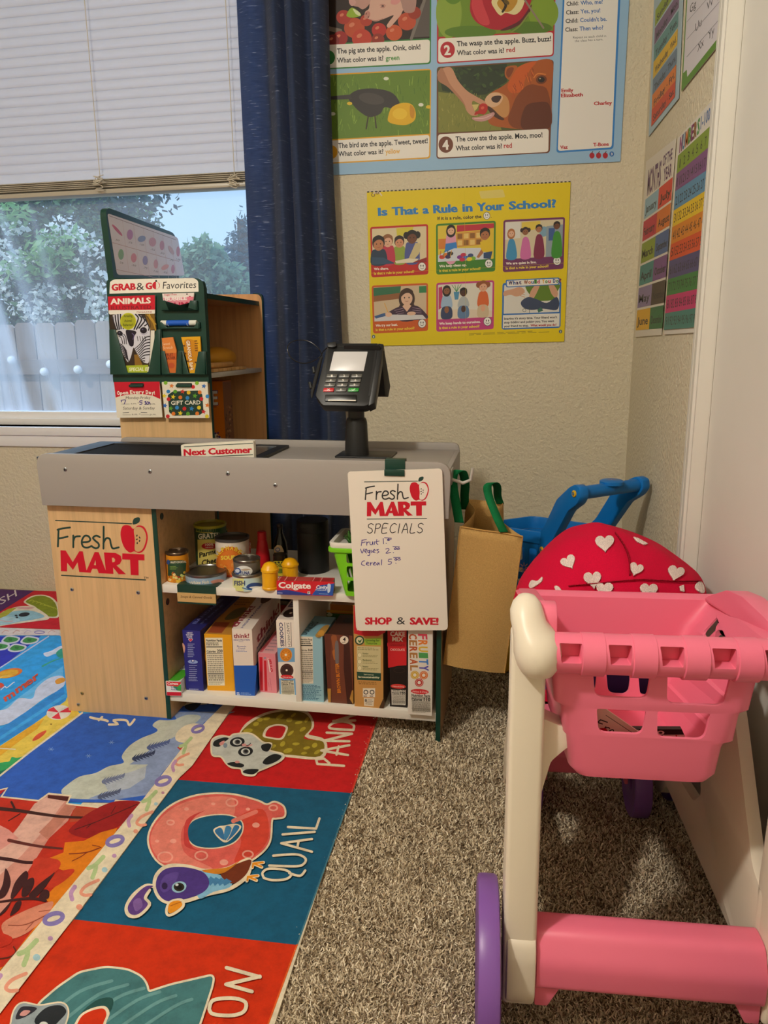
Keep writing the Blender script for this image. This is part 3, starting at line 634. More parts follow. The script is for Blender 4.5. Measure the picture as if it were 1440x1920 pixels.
# ================================================================== GROCERIES
def boxpx(name, label, cat, crop, bl, br, tl, zs, col, depth=None, tb=None, top=None, side=None, art=None, arttop=None, artside=None, F=None, group=None, bev=.0008, inset=0):
    F = F or CF; g = lambda p: (crop[0]+p[0]/crop[2], crop[1]+p[1]/crop[2])
    P0 = fZ(F, *g(bl), zs); P1 = fZ(F, *g(br), zs); ang = math.atan2(P1.y-P0.y, P1.x-P0.x); w = (P1-P0).length
    B = F @ Matrix.Translation(P0) @ Matrix.Rotation(ang, 4, 'Z'); h = fY(B, *g(tl), 0).z
    d = depth or max(.03, min(.3, fZ(B, *g(tb), h).y))
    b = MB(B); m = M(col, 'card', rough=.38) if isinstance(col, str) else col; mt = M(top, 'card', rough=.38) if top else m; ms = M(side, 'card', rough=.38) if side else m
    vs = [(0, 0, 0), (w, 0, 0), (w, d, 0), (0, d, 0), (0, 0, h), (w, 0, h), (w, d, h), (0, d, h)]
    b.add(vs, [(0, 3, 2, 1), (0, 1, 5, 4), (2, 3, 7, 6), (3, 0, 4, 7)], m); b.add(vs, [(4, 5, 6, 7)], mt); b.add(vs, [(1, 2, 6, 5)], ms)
    kw = dict(kind='card', rough=.38)
    if art: art(Art(b, pxplane(B @ Vector((0, 0, 0)), B.to_3x3() @ YA), crop=crop, **kw))
    if arttop: arttop(Art(b, uvplane(B @ Vector((0, d, h)), B.to_3x3() @ XA, -(B.to_3x3() @ YA)), **kw), w, d)
    if artside: artside(Art(b, uvplane(B @ Vector((w, 0, h)), B.to_3x3() @ YA, -ZA), **kw), d, h)
    o = b.obj(name, origin=B @ Vector((w/2, d/2, 0)), smooth=0, recalc=False); tag(o, label, cat, group); return o, B, w, d, h
C7 = (290, 1110, 5.3333); C8 = (540, 1110, 4.5); C6 = (290, 950, 3.8919)
ZL, ZU = .0752, .3662
CAR = 'cartons on the lower shelf'
# --- lower shelf
def a1(a):
    a.quad((119, 905), (264, 908), (266, 1008), (122, 1004), '#e9e9ec'); a.poly([(175, 935), (264, 925), (266, 990), (225, 985)], '#3fa04a'); a.poly([(118, 895), (262, 900), (264, 912), (230, 945), (122, 935)], '#d3202f')
    a.text('Colgate', 128, 925, 236, 928, 22, '#ffffff', .03); a.text('Triple', 160, 960, 228, 963, 16, '#2a4fa0', .02); a.text('Action', 162, 980, 230, 983, 16, '#2a4fa0', .02); a.quad((122, 1000), (266, 1003), (266, 1038), (123, 1034), '#c81c34')
def a1t(a, w, d): a.rect(w*.05, d*.05, w*.95, d*.95, '#e6ebe6'); a.blob([(0.0, d*.9), (w*.2, d*.55), (w*.7, d*.5), (w, d*.7), (w*.8, d*.95)], '#4aa52f'); a.text('YOUR', w*.35, d*.5, w*.9, d*.3, w*.25, '#40484a', .02); a.text('SMILE', w*.2, d*.3, w*.85, d*.1, w*.25, '#40484a', .02)
boxpx('toothpaste_box', 'small red and green toothpaste box lying end on beside the divider panel', 'toothpaste box', C7, (120, 1035), (265, 1040), (118, 895), ZL, '#d9dcd6', depth=.14, art=a1, arttop=a1t, side='#e4e8e2')
def a2(a):
    for i, t in enumerate(('HEALS', 'THE HURT', 'FASTER')): a.text(t, 322-10*(i == 1), 417+i*20, 378+10*(i == 1), 415+i*20, 14, '#dfe2ee', .03)
    a.poly(heart(358, 478, 46, 3), '#d7dbe6'); a.poly(heart(359, 480, 36, 3), '#c8324a')
    for i in range(8): a.lines((330, 515+i*18), (400, 515+i*18), (402, 527+i*18), (332, 527+i*18), 1, '#a9b3d8', .5, i)
    a.ell(382, 698, 50, 19, '#8fa3d6', 3); a.ell(382, 690, 16, 14, '#1f2f80'); a.ell(382, 688, 9, 9, '#e8ecf5')
    for i in range(6): a.lines((345, 730+i*20), (425, 730+i*20), (426, 742+i*20), (346, 742+i*20), 1, '#a9b3d8', .5, i+20)
    for i in range(3): a.lines((340, 850+i*16), (440, 850+i*16), (442, 862+i*16), (342, 862+i*16), 1, '#a9b3d8', .5, i+40)
    a.blob([(276, 515), (295, 525), (305, 560), (298, 605), (290, 600)], '#c99a86'); a.lines((345, 965), (465, 968), (465, 980), (345, 977), 1, '#a9b3d8', .5, 3)
def a2t(a, w, d): a.text('BANDAGES', w*.35, d*.85, w*.38, d*.2, w*.22, '#6f7cc0', .02); a.text('STERILE', w*.7, d*.85, w*.73, d*.35, w*.12, '#6f7cc0', .02)
def a2s(a, d, h): a.rect(.002, .004, d-.002, h*.25, '#2a2f78'); a.blob([(d*.1, h*.35), (d*.8, h*.3), (d*.9, h*.6), (d*.2, h*.7)], '#d8a48c'); a.rect(.002, h*.75, d-.002, h*.96, '#2a2f78')
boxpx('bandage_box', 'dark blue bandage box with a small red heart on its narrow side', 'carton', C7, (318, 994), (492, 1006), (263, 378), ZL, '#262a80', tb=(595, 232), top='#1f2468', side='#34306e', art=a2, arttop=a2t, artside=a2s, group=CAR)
def nutri(a, tl, tr, br, bl, bgc='#e9e2cb', cal='230', ink='#2b2f2b', seed=3):
    g = mapq((tl, tr, br, bl), 100, 260); G = lambda *p: [g(q) for q in p]
    a.poly(G((0, 0), (100, 0), (100, 260), (0, 260)), bgc); s_ = (Vector(tr)-Vector(tl)).length/100
    a.text('Nutrition Facts', *g((4, 20)), *g((96, 20)), 14*s_, ink, .03); a.lines(*G((4, 24), (96, 24), (96, 44), (4, 44)), 2, ink, .5, seed)
    a.poly(G((3, 47), (97, 47), (97, 52), (3, 52)), ink); a.text('Calories', *g((4, 80)), *g((56, 80)), 13*s_, ink, .03); a.text(cal, *g((64, 80)), *g((97, 80)), 18*s_, ink, .04)
    a.poly(G((3, 85), (97, 85), (97, 88), (3, 88)), ink)
    for i in range(9): a.lines(*G((6, 94+i*11), (97, 94+i*11), (97, 103+i*11), (6, 103+i*11)), 1, ink, .45, seed+i, ragged=False)
    a.poly(G((3, 194), (97, 194), (97, 199), (3, 199)), ink); a.lines(*G((6, 203), (97, 203), (97, 236), (6, 236)), 3, ink, .45, seed+20, ragged=False); a.poly(G((3, 239), (97, 239), (97, 241), (3, 241)), ink); a.lines(*G((6, 244), (97, 244), (97, 257), (6, 257)), 2, '#7d7a6c', .4, seed+30)
def a3(a): nutri(a, (505, 458), (678, 458), (702, 935), (532, 935))
def a3t(a, w, d): a.rect(.003, .003, w-.003, d-.003, '#c08a3c'); a.poly([(w*.05, d*.97), (w*.6, d*.97), (w*.6, d*.72), (w*.05, d*.72)], '#9c4a2c'); a.blob([(w*.3, d*.65), (w*.75, d*.6), (w*.8, d*.35), (w*.4, d*.4)], '#6d6a44'); a.lines((w*.2, d*.1), (w*.8, d*.1), (w*.8, d*.3), (w*.2, d*.3), 3, '#8a5a24')
boxpx('yellow_carton', 'wide golden yellow carton showing a long nutrition panel', 'carton', C7, (530, 998), (800, 1006), (487, 420), ZL, '#e0a11a', tb=(898, 183), top='#c98f2e', art=a3, arttop=a3t, group=CAR)
def a4(a):
    a.quad((792, 735), (1022, 735), (1001, 1052), (810, 1046), '#1d58b8'); a.text('think!', 790, 460, 944, 458, 44, '#8e2434', .025); a.text('HIGH PROTEIN', 790, 486, 952, 486, 14, '#3a3f86', .02); a.lines((840, 492), (900, 492), (900, 502), (840, 502), 1, '#8d8fae')
    a.text('Brownie', 825, 550, 914, 552, 17, '#3d4a94', .01); a.text('Crunch', 835, 570, 905, 572, 17, '#3d4a94', .01); a.lines((812, 576), (930, 576), (930, 602), (812, 602), 2, '#8d95c0')
    a.lines((820, 1000), (855, 1000), (855, 1032), (820, 1032), 2, '#cfd8ec', .7); a.lines((862, 1003), (975, 1005), (970, 1032), (862, 1030), 2, '#8fb0e2', .4)
def a4t(a, w, d): a.text('think!', w*.15, d*.97, w*.32, d*.45, w*.34, '#8e3040', .03); a.text('HIGH PROTEIN', w*.5, d*.97, w*.62, d*.4, w*.12, '#3a3f86', .02); a.blob([(w*.35, d*.12), (w*.75, d*.1), (w*.85, d*.26), (w*.55, d*.38), (w*.3, d*.25)], '#5b4036')
def a4s(a, d, h): a.rect(.001, h*.56, d-.001, h-.001, '#1d58b8'); a.text('think!', d*.12, h*.3, d*.95, h*.3, h*.14, '#8e2434', .03); a.text('HIGH PROTEIN', d*.12, h*.38, d*.9, h*.38, h*.04, '#3a3f86', .02); a.lines((d*.12, h*.42), (d*.7, h*.42), (d*.7, h*.5), (d*.12, h*.5), 2, '#8d8fae')
boxpx('protein_bar_box', 'white and blue bar box with dark red lettering standing in front of the row', 'carton', C7, (808, 1045), (1003, 1052), (768, 368), ZL, '#e6dcd3', tb=(1138, 143), art=a4, arttop=a4t, artside=a4s, group=CAR)
def a5(a):
    a.quad((1046, 650), (1078, 650), (1084, 985), (1056, 985), '#c9202f'); a.quad((1092, 685), (1117, 685), (1128, 990), (1100, 990), '#c9202f'); a.ell(1103, 660, 12, 10, '#9a8fa0')
    a.text('JELLO', 1138, 670, 1160, 800, 26, '#c21f34', .03, up=(1, 0)); a.quad((1128, 665), (1140, 664), (1163, 800), (1150, 802), '#f0d9da'); a.text('JELLO', 1142, 668, 1162, 798, 20, '#c21f34', .04, up=(1, -.05)); a.text('strawberry', 1150, 860, 1166, 985, 9, '#a5435c', .0, up=(1, 0)); a.text('gelatin', 1134, 905, 1142, 950, 8, '#a5435c', .0, up=(1, 0))
def a5t(a, w, d): a.lines((w*.25, d*.55), (w*.95, d*.55), (w*.95, d*.97), (w*.25, d*.97), 6, '#a9848c', .35); a.rect(w*.02, d*.02, w*.2, d*.98, '#d3606f')
boxpx('gelatin_box', 'low pink gelatin dessert box tucked beside the sandwich cookies box', 'carton', C7, (1052, 1012), (1222, 1023), (1040, 608), ZL, '#dd8794', tb=(1200, 425), top='#e0a5aa', art=a5, arttop=a5t, group=CAR)
def a6(a):
    a.quad((1214, 280), (1392, 284), (1397, 555), (1226, 555), '#ece4da'); a.quad((1226, 558), (1398, 558), (1402, 700), (1234, 700), '#6fa3cf'); a.quad((1234, 704), (1402, 704), (1406, 862), (1243, 862), '#ece4da'); a.quad((1243, 865), (1406, 865), (1420, 1038), (1250, 1030), '#6fa3cf')
    a.text('COOKIES', 1244, 305, 1262, 545, 36, '#3a3f6a', .03, up=(1, 0)); a.stroke([(1300, 306), (1312, 545)], 5, '#33343a', False); a.text('SANDWICH', 1318, 308, 1334, 545, 28, '#33343a', .0, up=(1, 0)); a.stroke([(1362, 306), (1368, 545)], 5, '#33343a', False)
    a.ell(1314, 628, 60, 66, '#d98a2c'); a.ring(1314, 628, 48, 5, '#a8641c', 53); a.ell(1312, 628, 12, 12, '#f3ead9')
    for k in range(8): a.ell(1314+32*math.cos(k*.785), 628+36*math.sin(k*.785), 4, 4, '#8f5216')
    a.ell(1322, 785, 66, 68, '#3a2422'); a.ring(1322, 785, 56, 4, '#5b3b36', 58); a.ell(1320, 782, 10, 10, '#f3ead9'); a.ell(1324, 848, 64, 20, '#cf2b33', 4); a.text('Melissa & Doug', 1280, 856, 1370, 858, 12, '#f2e6e2', .0)
    nutri(a, (1262, 880), (1390, 884), (1402, 1030), (1268, 1026), cal='110', seed=9)
def a6t(a, w, d): a.ell(w*.55, d*.72, w*.42, d*.2, '#2c1d1d'); a.ell(w*.55, d*.72, w*.08, d*.04, '#e9e2d8'); a.rect(w*.1, d*.05, w*.9, d*.45, '#3f4466'); a.lines((w*.15, d*.08), (w*.85, d*.08), (w*.85, d*.42), (w*.15, d*.42), 4, '#c9c4cc', .4)
boxpx('cookie_box', 'tall white and blue sandwich cookies box against the white shelf divider', 'carton', C7, (1250, 1031), (1419, 1040), (1205, 268), ZL, '#e3d9d2', depth=.16, art=a6, arttop=a6t, group=CAR)
def a7(a): nutri(a, (98, 375), (208, 378), (214, 772), (106, 772), '#d9d2c0', '160', seed=12); a.lines((104, 782), (285, 786), (286, 915), (108, 910), 13, '#356a86', .55, 4); a.blob([(262, 330), (300, 325), (300, 370), (255, 365)], '#b98a3a')
def a7t(a, w, d): a.text('DUNKERS', w*.32, d*.95, w*.45, d*.3, w*.3, '#274a5c', .03); a.blob([(w*.75, d*.5), (w*.98, d*.45), (w*.98, d*.98), (w*.7, d*.97)], '#b58a44')
boxpx('snack_box', 'pale blue carton with a nutrition panel and fine print right of the divider', 'carton', C8, (98, 922), (303, 938), (92, 365), ZL, '#8db9c9', depth=.135, top='#7ba9bb', art=a7, arttop=a7t, group=CAR)
def a8(a):
    a.poly([(306, 352), (370, 354), (358, 560), (372, 938), (340, 938)], '#5b3024'); a.poly([(470, 358), (515, 360), (552, 950), (500, 950), (470, 650)], '#3d211b'); a.quad((332, 815), (362, 815), (360, 940), (340, 938), '#b0843c'); a.quad((540, 830), (552, 830), (552, 952), (520, 900), '#b0843c')
    a.blob([(365, 375), (410, 372), (408, 470), (390, 560), (378, 470)], '#8e5230'); a.blob([(375, 500), (400, 490), (402, 560), (388, 570)], '#a8642c'); a.blob([(398, 430), (425, 428), (428, 600), (400, 590)], '#6a6466')
    a.text('BROWN BUTTER', 446, 850, 428, 600, 30, '#d1801f', .02, up=(-1, 0)); a.ell(474, 405, 36, 34, '#e8dccb'); a.text('4', 462, 414, 486, 416, 34, '#2b2320', .04); a.lines((456, 420), (494, 421), (494, 430), (456, 429), 1, '#2b2320')
def a8t(a, w, d): a.rect(w*.04, d*.03, w*.96, d*.97, '#46291f'); a.blob([(w*.3, d*.2), (w*.7, d*.15), (w*.75, d*.35), (w*.35, d*.4)], '#241a18')
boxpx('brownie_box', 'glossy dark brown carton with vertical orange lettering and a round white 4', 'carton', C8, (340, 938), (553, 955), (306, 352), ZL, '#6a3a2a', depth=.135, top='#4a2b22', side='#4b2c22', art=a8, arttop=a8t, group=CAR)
def a9(a):
    a.poly([(553, 115), (830, 120), (822, 340), (760, 372), (640, 372), (556, 350)], '#c3202c'); a.text('STRAWBERRY', 580, 322, 770, 328, 26, '#e8d8c8', .04); a.quad((580, 455), (782, 462), (782, 690), (584, 680), '#c9c093'); a.quad((640, 395), (785, 385), (785, 450), (650, 448), '#93b23c')
    a.ell(604, 408, 40, 40, '#2f4a34'); a.ell(604, 408, 28, 28, '#d7d0aa'); a.blob([(590, 402), (606, 410), (622, 396), (614, 424), (598, 424)], '#3f6a3a'); a.text('Growing for', 652, 416, 772, 418, 20, '#3f5c1f', .02); a.text('Tomorrow', 660, 440, 752, 442, 20, '#3f5c1f', .02)
    a.lines((588, 465), (775, 470), (775, 496), (588, 492), 2, '#8a8258', .4)
    for k, t in enumerate(('Farming', 'Manufacturing', 'Packaging')):
        y = 520+k*55; a.ell(604, y+12, 18, 20, '#ddd6ae'); a.ring(604, y+12, 18, 2, '#8a8258', 20); a.text(t, 630, y+4, 630+48+30*(k == 1), y+6, 13, '#4c5a30', .03); a.lines((630, y+10), (765, y+12), (765, y+34), (630, y+32), 2, '#8a8258', .4, k)
    a.quad((580, 672), (785, 685), (785, 750), (584, 740), '#234a3a'); a.text('Learn more at', 640, 700, 722, 704, 13, '#d9d8b8', .02); a.text('farmsustainability', 592, 722, 772, 728, 15, '#d9d8b8', .03)
    a.lines((590, 752), (778, 758), (775, 785), (600, 782), 2, '#7a5a2a', .45, 9); a.quad((632, 812), (735, 812), (735, 888), (632, 886), '#e6dfcd')
    for x in (657, 709):
        a.ring(x, 845, 20, 7, '#22221f'); a.lines((x-20, 872), (x+20, 872), (x+20, 884), (x-20, 884), 1, '#22221f', .6)
    a.quad((640, 895), (728, 897), (722, 965), (642, 960), '#e0d7c2'); a.ell(657, 915, 10, 14, '#7a7468'); a.lines((675, 905), (722, 907), (720, 955), (650, 950), 4, '#7a7468', .4); a.blob([(770, 985), (790, 930), (808, 900), (806, 988)], '#4a3524')
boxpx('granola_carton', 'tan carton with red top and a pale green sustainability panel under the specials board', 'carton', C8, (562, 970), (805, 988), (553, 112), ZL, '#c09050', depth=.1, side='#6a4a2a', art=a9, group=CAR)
def a10(a):
    a.poly([(836, 200), (1000, 200), (1000, 618), (930, 622), (845, 640)], '#c8262c'); a.text('CAKE', 862, 370, 988, 374, 40, '#eedfd6', .04); a.text('MIX', 878, 414, 972, 418, 38, '#eedfd6', .05); a.text('CHOCOLATE', 862, 450, 985, 454, 20, '#8a1a1c', .02); a.text('CHOCOLATE', 864, 495, 985, 498, 20, '#eedfd6', .0); a.poly([(836, 430), (1000, 432), (1000, 462), (838, 458)], '#b52026'); a.text('CHOCOLATE', 864, 454, 985, 457, 17, '#7a1517', .02)
    a.ring(940, 660, 50, 4, '#40302a', 22); a.ell(930, 796, 64, 20, '#cf3b35', 3); a.text('Melissa & Doug', 884, 801, 978, 804, 12, '#f2e6e2', .0); nutri(a, (872, 822), (992, 826), (992, 955), (876, 950), '#e9e3d8', '150', seed=15)
boxpx('cake_mix_box', 'red and black cake mix carton between the tan carton and the cereal', 'carton', C8, (860, 969), (1004, 980), (836, 205), ZL, '#1f1917', depth=.1, art=a10, group=CAR)
def a11(a):
    for k, (ch, c) in enumerate(zip('FRUITY', ('#d1445a', '#dd7a2e', '#d9b23a', '#4d9a56', '#3d78c4', '#5a4fae'))): a.text(ch, 1098+k*12-k*10, 352+k*53, 1102+k*12-k*10, 398+k*53, 78, c, .04, up=(1, .05))
    for k, (ch, c) in enumerate(zip('CEREAL', ('#b8552c', '#a9743c', '#b8552c', '#a9743c', '#b8552c', '#a9743c'))): a.text(ch, 1022+k*2, 352+k*53, 1024+k*2, 398+k*53, 66, c, .04, up=(1, .05))
    for x, y, c in ((1070, 700, '#cfae2c'), (1145, 702, '#d6722c'), (1107, 764, '#b3202c')): a.ell(x, y, 36, 35, c); a.ell(x, y, 14, 14, '#e6ddd4'); a.ring(x, y, 29, 4, '#e0b4a0')
    a.ell(1112, 840, 76, 22, '#cf2b33', 4); a.text('Melissa & Doug', 1052, 846, 1176, 850, 15, '#f2e6e2', .0); nutri(a, (1035, 870), (1205, 876), (1208, 1020), (1040, 1014), '#d9d2c6', '110', seed=19)
boxpx('cereal_box', 'white fruity cereal box with rainbow lettering beside the right end panel', 'cereal box', C8, (1012, 1030), (1214, 1044), (992, 60), ZL, '#dfd8d0', depth=.1, art=a11, group=CAR)
q = fZ(CF, 540+330/4.5, 1215, ZL)
b = MB(CF); B = CF @ Matrix.Translation((.668, .215, ZL)); b = MB(B); wq, hq = .14, fY(B, 640, 1134, 0).z; b.box((0, 0, 0), (wq, .1, hq), M('#c9781f', 'card')); a = Art(b, pxplane(B @ Vector((0, 0, 0)), B.to_3x3() @ YA), 'card', crop=C8)
a.quad((325, 150), (560, 165), (560, 182), (325, 170), '#e0a52c'); a.quad((325, 176), (560, 190), (560, 330), (325, 330), '#4d7a2c'); a.ell(352, 192, 24, 14, '#dfe6d0'); tag(b.obj('orange_carton', origin=B @ Vector((wq/2, .05, 0)), smooth=0), 'orange and green carton standing behind the dark brown carton', 'carton', CAR)
# --- upper shelf tins and bottles
def canpx(crop, l, r, yb, yt, zs, F=CF):
    g = lambda x, y: (crop[0]+x/crop[2], crop[1]+y/crop[2]); xm = (l+r)/2; rr = .03
    for _ in range(4):
        f_ = fZ(F, *g(xm, yb), zs); p = fY(F, *g(l, (yb+yt)/2), f_.y+rr); q = fY(F, *g(r, (yb+yt)/2), f_.y+rr); rr = (q-p).length/2*.985
    h = fY(F, *g(xm, yt), f_.y).z-zs; c = Vector(((p.x+q.x)/2, f_.y+rr, zs)); return c, rr, h
def can(name, label, cat, crop, l, r, yb, yt, zs, col, lid=None, art=None, group=None, lidh=.006, dz=0, metal='#8a8680', openlid=None):
    c, rr, h = canpx(crop, l, r, yb, yt, zs); t = root(name, label, cat, CF @ Matrix.Translation(c), group); m = M(col, 'card', rough=.3); me_ = M(metal, 'metal')
    b = MB(CF); b.lathe([(rr*.98, 0), (rr, .0015), (rr, h-.001)], c, m, 56)
    if art: art(Art(b, pxcyl(CF @ c, rr), crop=crop, kind='card', rough=.3, sub=3.2, eps=1.5e-4))
    b.obj('body', t, recalc=False)
    lm = lid or me_; b = MB(CF)
    if openlid: b.lathe([(rr, h-.001), (rr*1.03, h), (rr*1.03, h+lidh), (rr*.96, h+lidh+.001), (rr*.93, h+.0005), (.0001, h+.0004)], c, lm, 56, cap=False)
    else: b.lathe([(rr, h-.001), (rr*1.025, h), (rr*1.03, h+lidh*.7), (rr*.99, h+lidh), (rr*.93, h+lidh), (rr*.9, h+lidh*.55), (.0001, h+lidh*.5)], c, lm, 56, cap=False)
    b.obj('lid', t, recalc=False); return t, c, rr, h
def f1(a):
    a.quad((88, 395), (250, 388), (250, 545), (88, 550), '#d98a1e'); a.quad((94, 392), (205, 390), (232, 400), (226, 478), '#274a34'); a.quad((95, 400), (228, 396), (226, 500), (97, 505), '#274a34')
    a.text('FRUIT COCKTAIL', 116, 414, 232, 408, 14, '#e9e2d0', .03); a.lines((110, 435), (170, 433), (170, 460), (110, 462), 3, '#8fae4c', .4)
    a.blob([(160, 470), (180, 430), (195, 445), (210, 440), (205, 500), (170, 520)], '#3a4a30')
    R2 = random.Random(3)
    for k in range(26): a.ell(R2.uniform(105, 235), R2.uniform(478, 548), R2.uniform(6, 13), None, R2.choice(['#d9b23c', '#a8322c', '#e0c98a', '#b8741f', '#c9d07a', '#7a2c2c']), n=12)
    a.ell(98, 405, 12, 18, '#2c4a8a')
can('fruit_tin', 'orange and green fruit cocktail tin beside the divider panel', 'tin', C6, 95, 248, 571, 360, ZU, '#d08a1e', art=f1, metal='#6a5a4c', group='food containers on the upper shelf')
def f2(a):
    a.quad((300, 175), (530, 170), (530, 262), (300, 265), '#274a2c'); a.quad((312, 240), (530, 235), (530, 475), (318, 475), '#d9c76a'); a.stroke([(302, 178), (330, 186), (400, 190), (470, 186), (527, 172)], 4, '#c9b84a')
    for k in range(14): a.stroke([(308+k*17, 158), (308+k*17, 182)], 3, '#8aa04a', False)
    a.text('GRATED', 318, 236, 486, 224, 38, '#e9e4cf', .03); a.ell(398, 288, 56, 24, '#b3262c'); a.text('100%', 368, 286, 430, 284, 18, '#f0e2d2', .02); a.text('natural', 372, 302, 426, 300, 12, '#f0e2d2', .0)
    a.text('Parmesan', 326, 372, 520, 322, 36, '#2a2620', .03, shear=.25); a.text('Cheese', 342, 432, 500, 395, 40, '#2a2620', .03, shear=.25); a.lines((425, 445), (460, 444), (460, 455), (425, 456), 1, '#8a3a2c'); a.stroke([(320, 464), (370, 468), (460, 468)], 4, '#9a2c2c')
c2 = can('cheese_tub', 'tall green and yellow grated cheese tub behind the soup can', 'tub', C6, 305, 524, 473, 166, ZU, '#274a2c', lid=M('#a5a02c', 'plastic'), art=f2, group='food containers on the upper shelf', openlid=True)
def f3(a):
    a.quad((445, 265), (700, 262), (700, 300), (445, 300), '#e4dcd2'); a.poly([(640, 262), (700, 255), (700, 380), (680, 360)], '#b8302c'); a.ell(552, 410, 104, 118, '#cf6a1f'); a.ell(548, 420, 88, 100, '#d9772a')
    for k, ch in enumerate('ALPHABET'):
        an = rad(-62+k*17.5); x, y = 548+95*math.sin(an), 408-92*math.cos(an); a.text(ch, x-12*math.cos(an), y-12*math.sin(an), x+12*math.cos(an), y+12*math.sin(an), 32, '#e9c23c', .04)
    a.text('SOUP', 482, 388, 590, 384, 30, '#e9d24c', .05)
    R2 = random.Random(5)
    for k in range(22): a.text(R2.choice('ABCDEO'), *(lambda x, y: (x, y, x+18, y+R2.uniform(-6, 6)))(R2.uniform(470, 600), R2.uniform(420, 510)), 16, R2.choice(['#e0a54c', '#e8b86a', '#c9541f']), .02)
    a.blob([(470, 480), (520, 500), (610, 495), (640, 470), (650, 530), (470, 530)], '#c9421f')
can('soup_can', 'wide white alphabet soup can with an orange disc and open grey rim', 'tin', C6, 456, 690, 526, 266, ZU, '#ddd3c8', lid=M('#4a4646', 'plastic'), art=f3, group='food containers on the upper shelf', openlid=True)
def f4(a): a.quad((236, 530), (522, 515), (522, 590), (236, 590), '#8fa9c4'); a.text('White Fish', 250, 568, 395, 560, 22, '#e6dcc2', .02, shear=.2); a.blob([(410, 545), (460, 530), (505, 535), (490, 552), (430, 562)], '#c98a7a'); a.stroke([(240, 578), (320, 586), (420, 582), (515, 560)], 5, '#5f7d9c')
can('flat_tin', 'low wide grey blue fish tin above the shelf label', 'tin', C6, 238, 519, 590, 524, ZU, '#9ab0c6', art=f4, metal='#777370', group='food containers on the upper shelf')
def f5(a): a.quad((570, 525), (662, 525), (662, 618), (570, 612), '#d6d98a'); a.quad((650, 525), (790, 520), (790, 618), (650, 620), '#b9d6dc'); a.text('FISH', 580, 574, 660, 574, 34, '#33406a', .03); a.blob([(668, 585), (700, 560), (760, 556), (800, 575), (750, 600), (690, 602)], '#2c4a8a'); a.blob([(690, 590), (740, 580), (790, 585), (750, 602)], '#dfe6ea'); a.stroke([(640, 592), (700, 606), (785, 600)], 7, '#2c6aa8'); a.stroke([(640, 608), (700, 614), (785, 610)], 4, '#e0e6d8')
ft, fc, fr, fh = can('fish_can', 'pale yellow and blue fish can carrying the smaller tuna can', 'tin', C6, 575, 786, 616, 524, ZU, '#d9dcd0', art=f5, group='food containers on the upper shelf')
def f6(a): a.ell(648, 470, 66, 38, '#dfe2e2'); a.ell(604, 470, 26, 24, '#3a5590'); a.ell(604, 468, 16, 14, '#cfd9ea'); a.text('TUNA', 622, 496, 694, 494, 24, '#2f3f7a', .04); a.blob([(625, 462), (660, 452), (700, 458), (660, 468)], '#b9a894')
can('tuna_can', 'grey tuna can stacked on the fish can', 'tin', C6, 582, 768, 506, 416, ZU+fh+.0045, '#6a6660', art=f6, group='food containers on the upper shelf', metal='#7a7670')
def lathed(name, label, cat, c, prof, m, parts=(), group=None, art=None, artr=None):
    t = root(name, label, cat, CF @ Matrix.Translation(c), group); b = MB(CF); b.lathe(prof, c, m, 40)
    if art: art(Art(b, pxcyl(CF @ Vector(c), artr), crop=C6, kind='card', sub=3.2, eps=1.5e-4))
    b.obj('body', t, recalc=False)
    for nm, pf, mm in parts: b = MB(CF); b.lathe(pf, c, mm, 32); b.obj(nm, t, recalc=False)
    return t
YEL = M('#e3a712', 'plastic')
def shaker(l, r, yb, yt, label, yfix=None):
    c, rr, h = canpx(C6, l, r, yb, yt, ZU)
    if yfix: pass
    lathed('shaker', label, 'shaker', c, [(rr*.93, 0), (rr*.97, .002), (rr*.97, .005), (rr*.9, .007), (rr*.9, h*.82)], YEL, [('shaker_cap', [(rr*.9, h*.8), (rr, h*.83), (rr, h*.93), (rr*.9, h*.97), (rr*.84, h*1.04), (rr*.62, h*1.17), (rr*.3, h*1.24), (.0001, h*1.255)], YEL)], 'yellow shakers')
shaker(781, 907, 627, 462, 'yellow plastic shaker left of the red toothpaste box')
shaker(929, 1052, 560, 425, 'yellow plastic shaker behind the red toothpaste box')
def btl(l, r, y_b, y_t): return canpx(C6, l, r, y_b, y_t, ZU)
c, rr, h = btl(738, 838, 490, 195); REDP = M('#b81420', 'plastic', rough=.4)
lathed('ketchup_bottle', 'matte red squeeze bottle standing between soup can and dark bottle', 'bottle', c, [(rr, 0), (rr*1.04, .004), (rr*1.02, h*.3), (rr*.95, h*.45), (rr*.72, h*.72), (rr*.62, h*.8)], REDP, [('cap', [(rr*.6, h*.79), (rr*.66, h*.8), (rr*.62, h*.99), (rr*.5, h*1.01), (.0001, h*1.01)], REDP)], 'bottles on the upper shelf')
def f7(a): a.poly(fil([(868, 350), (872, 300), (895, 278), (925, 285), (942, 320), (944, 352)], 10), '#cbb48f'); a.ell(898, 314, 18, 16, '#5a6a9a'); a.ell(898, 313, 11, 9, '#c9c2b8'); a.text('ROOT', 872, 345, 925, 346, 12, '#3a2c20', .03)
c, rr, h = btl(870, 968, 470, 140)
lathed('sauce_bottle', 'tall black bottle with a beige label', 'bottle', c, [(rr, 0), (rr*1.02, .004), (rr, h*.5), (rr*.85, h*.62), (rr*.5, h*.75), (rr*.4, h*.8), (rr*.36, h*.93)], M('#15120f', 'gloss', rough=.2), [('cap', [(rr*.4, h*.92), (rr*.44, h*.93), (rr*.42, h*1.0), (.0001, h*1.005)], M('#1a1817', 'plastic'))], 'bottles on the upper shelf', f7, rr*1.02)
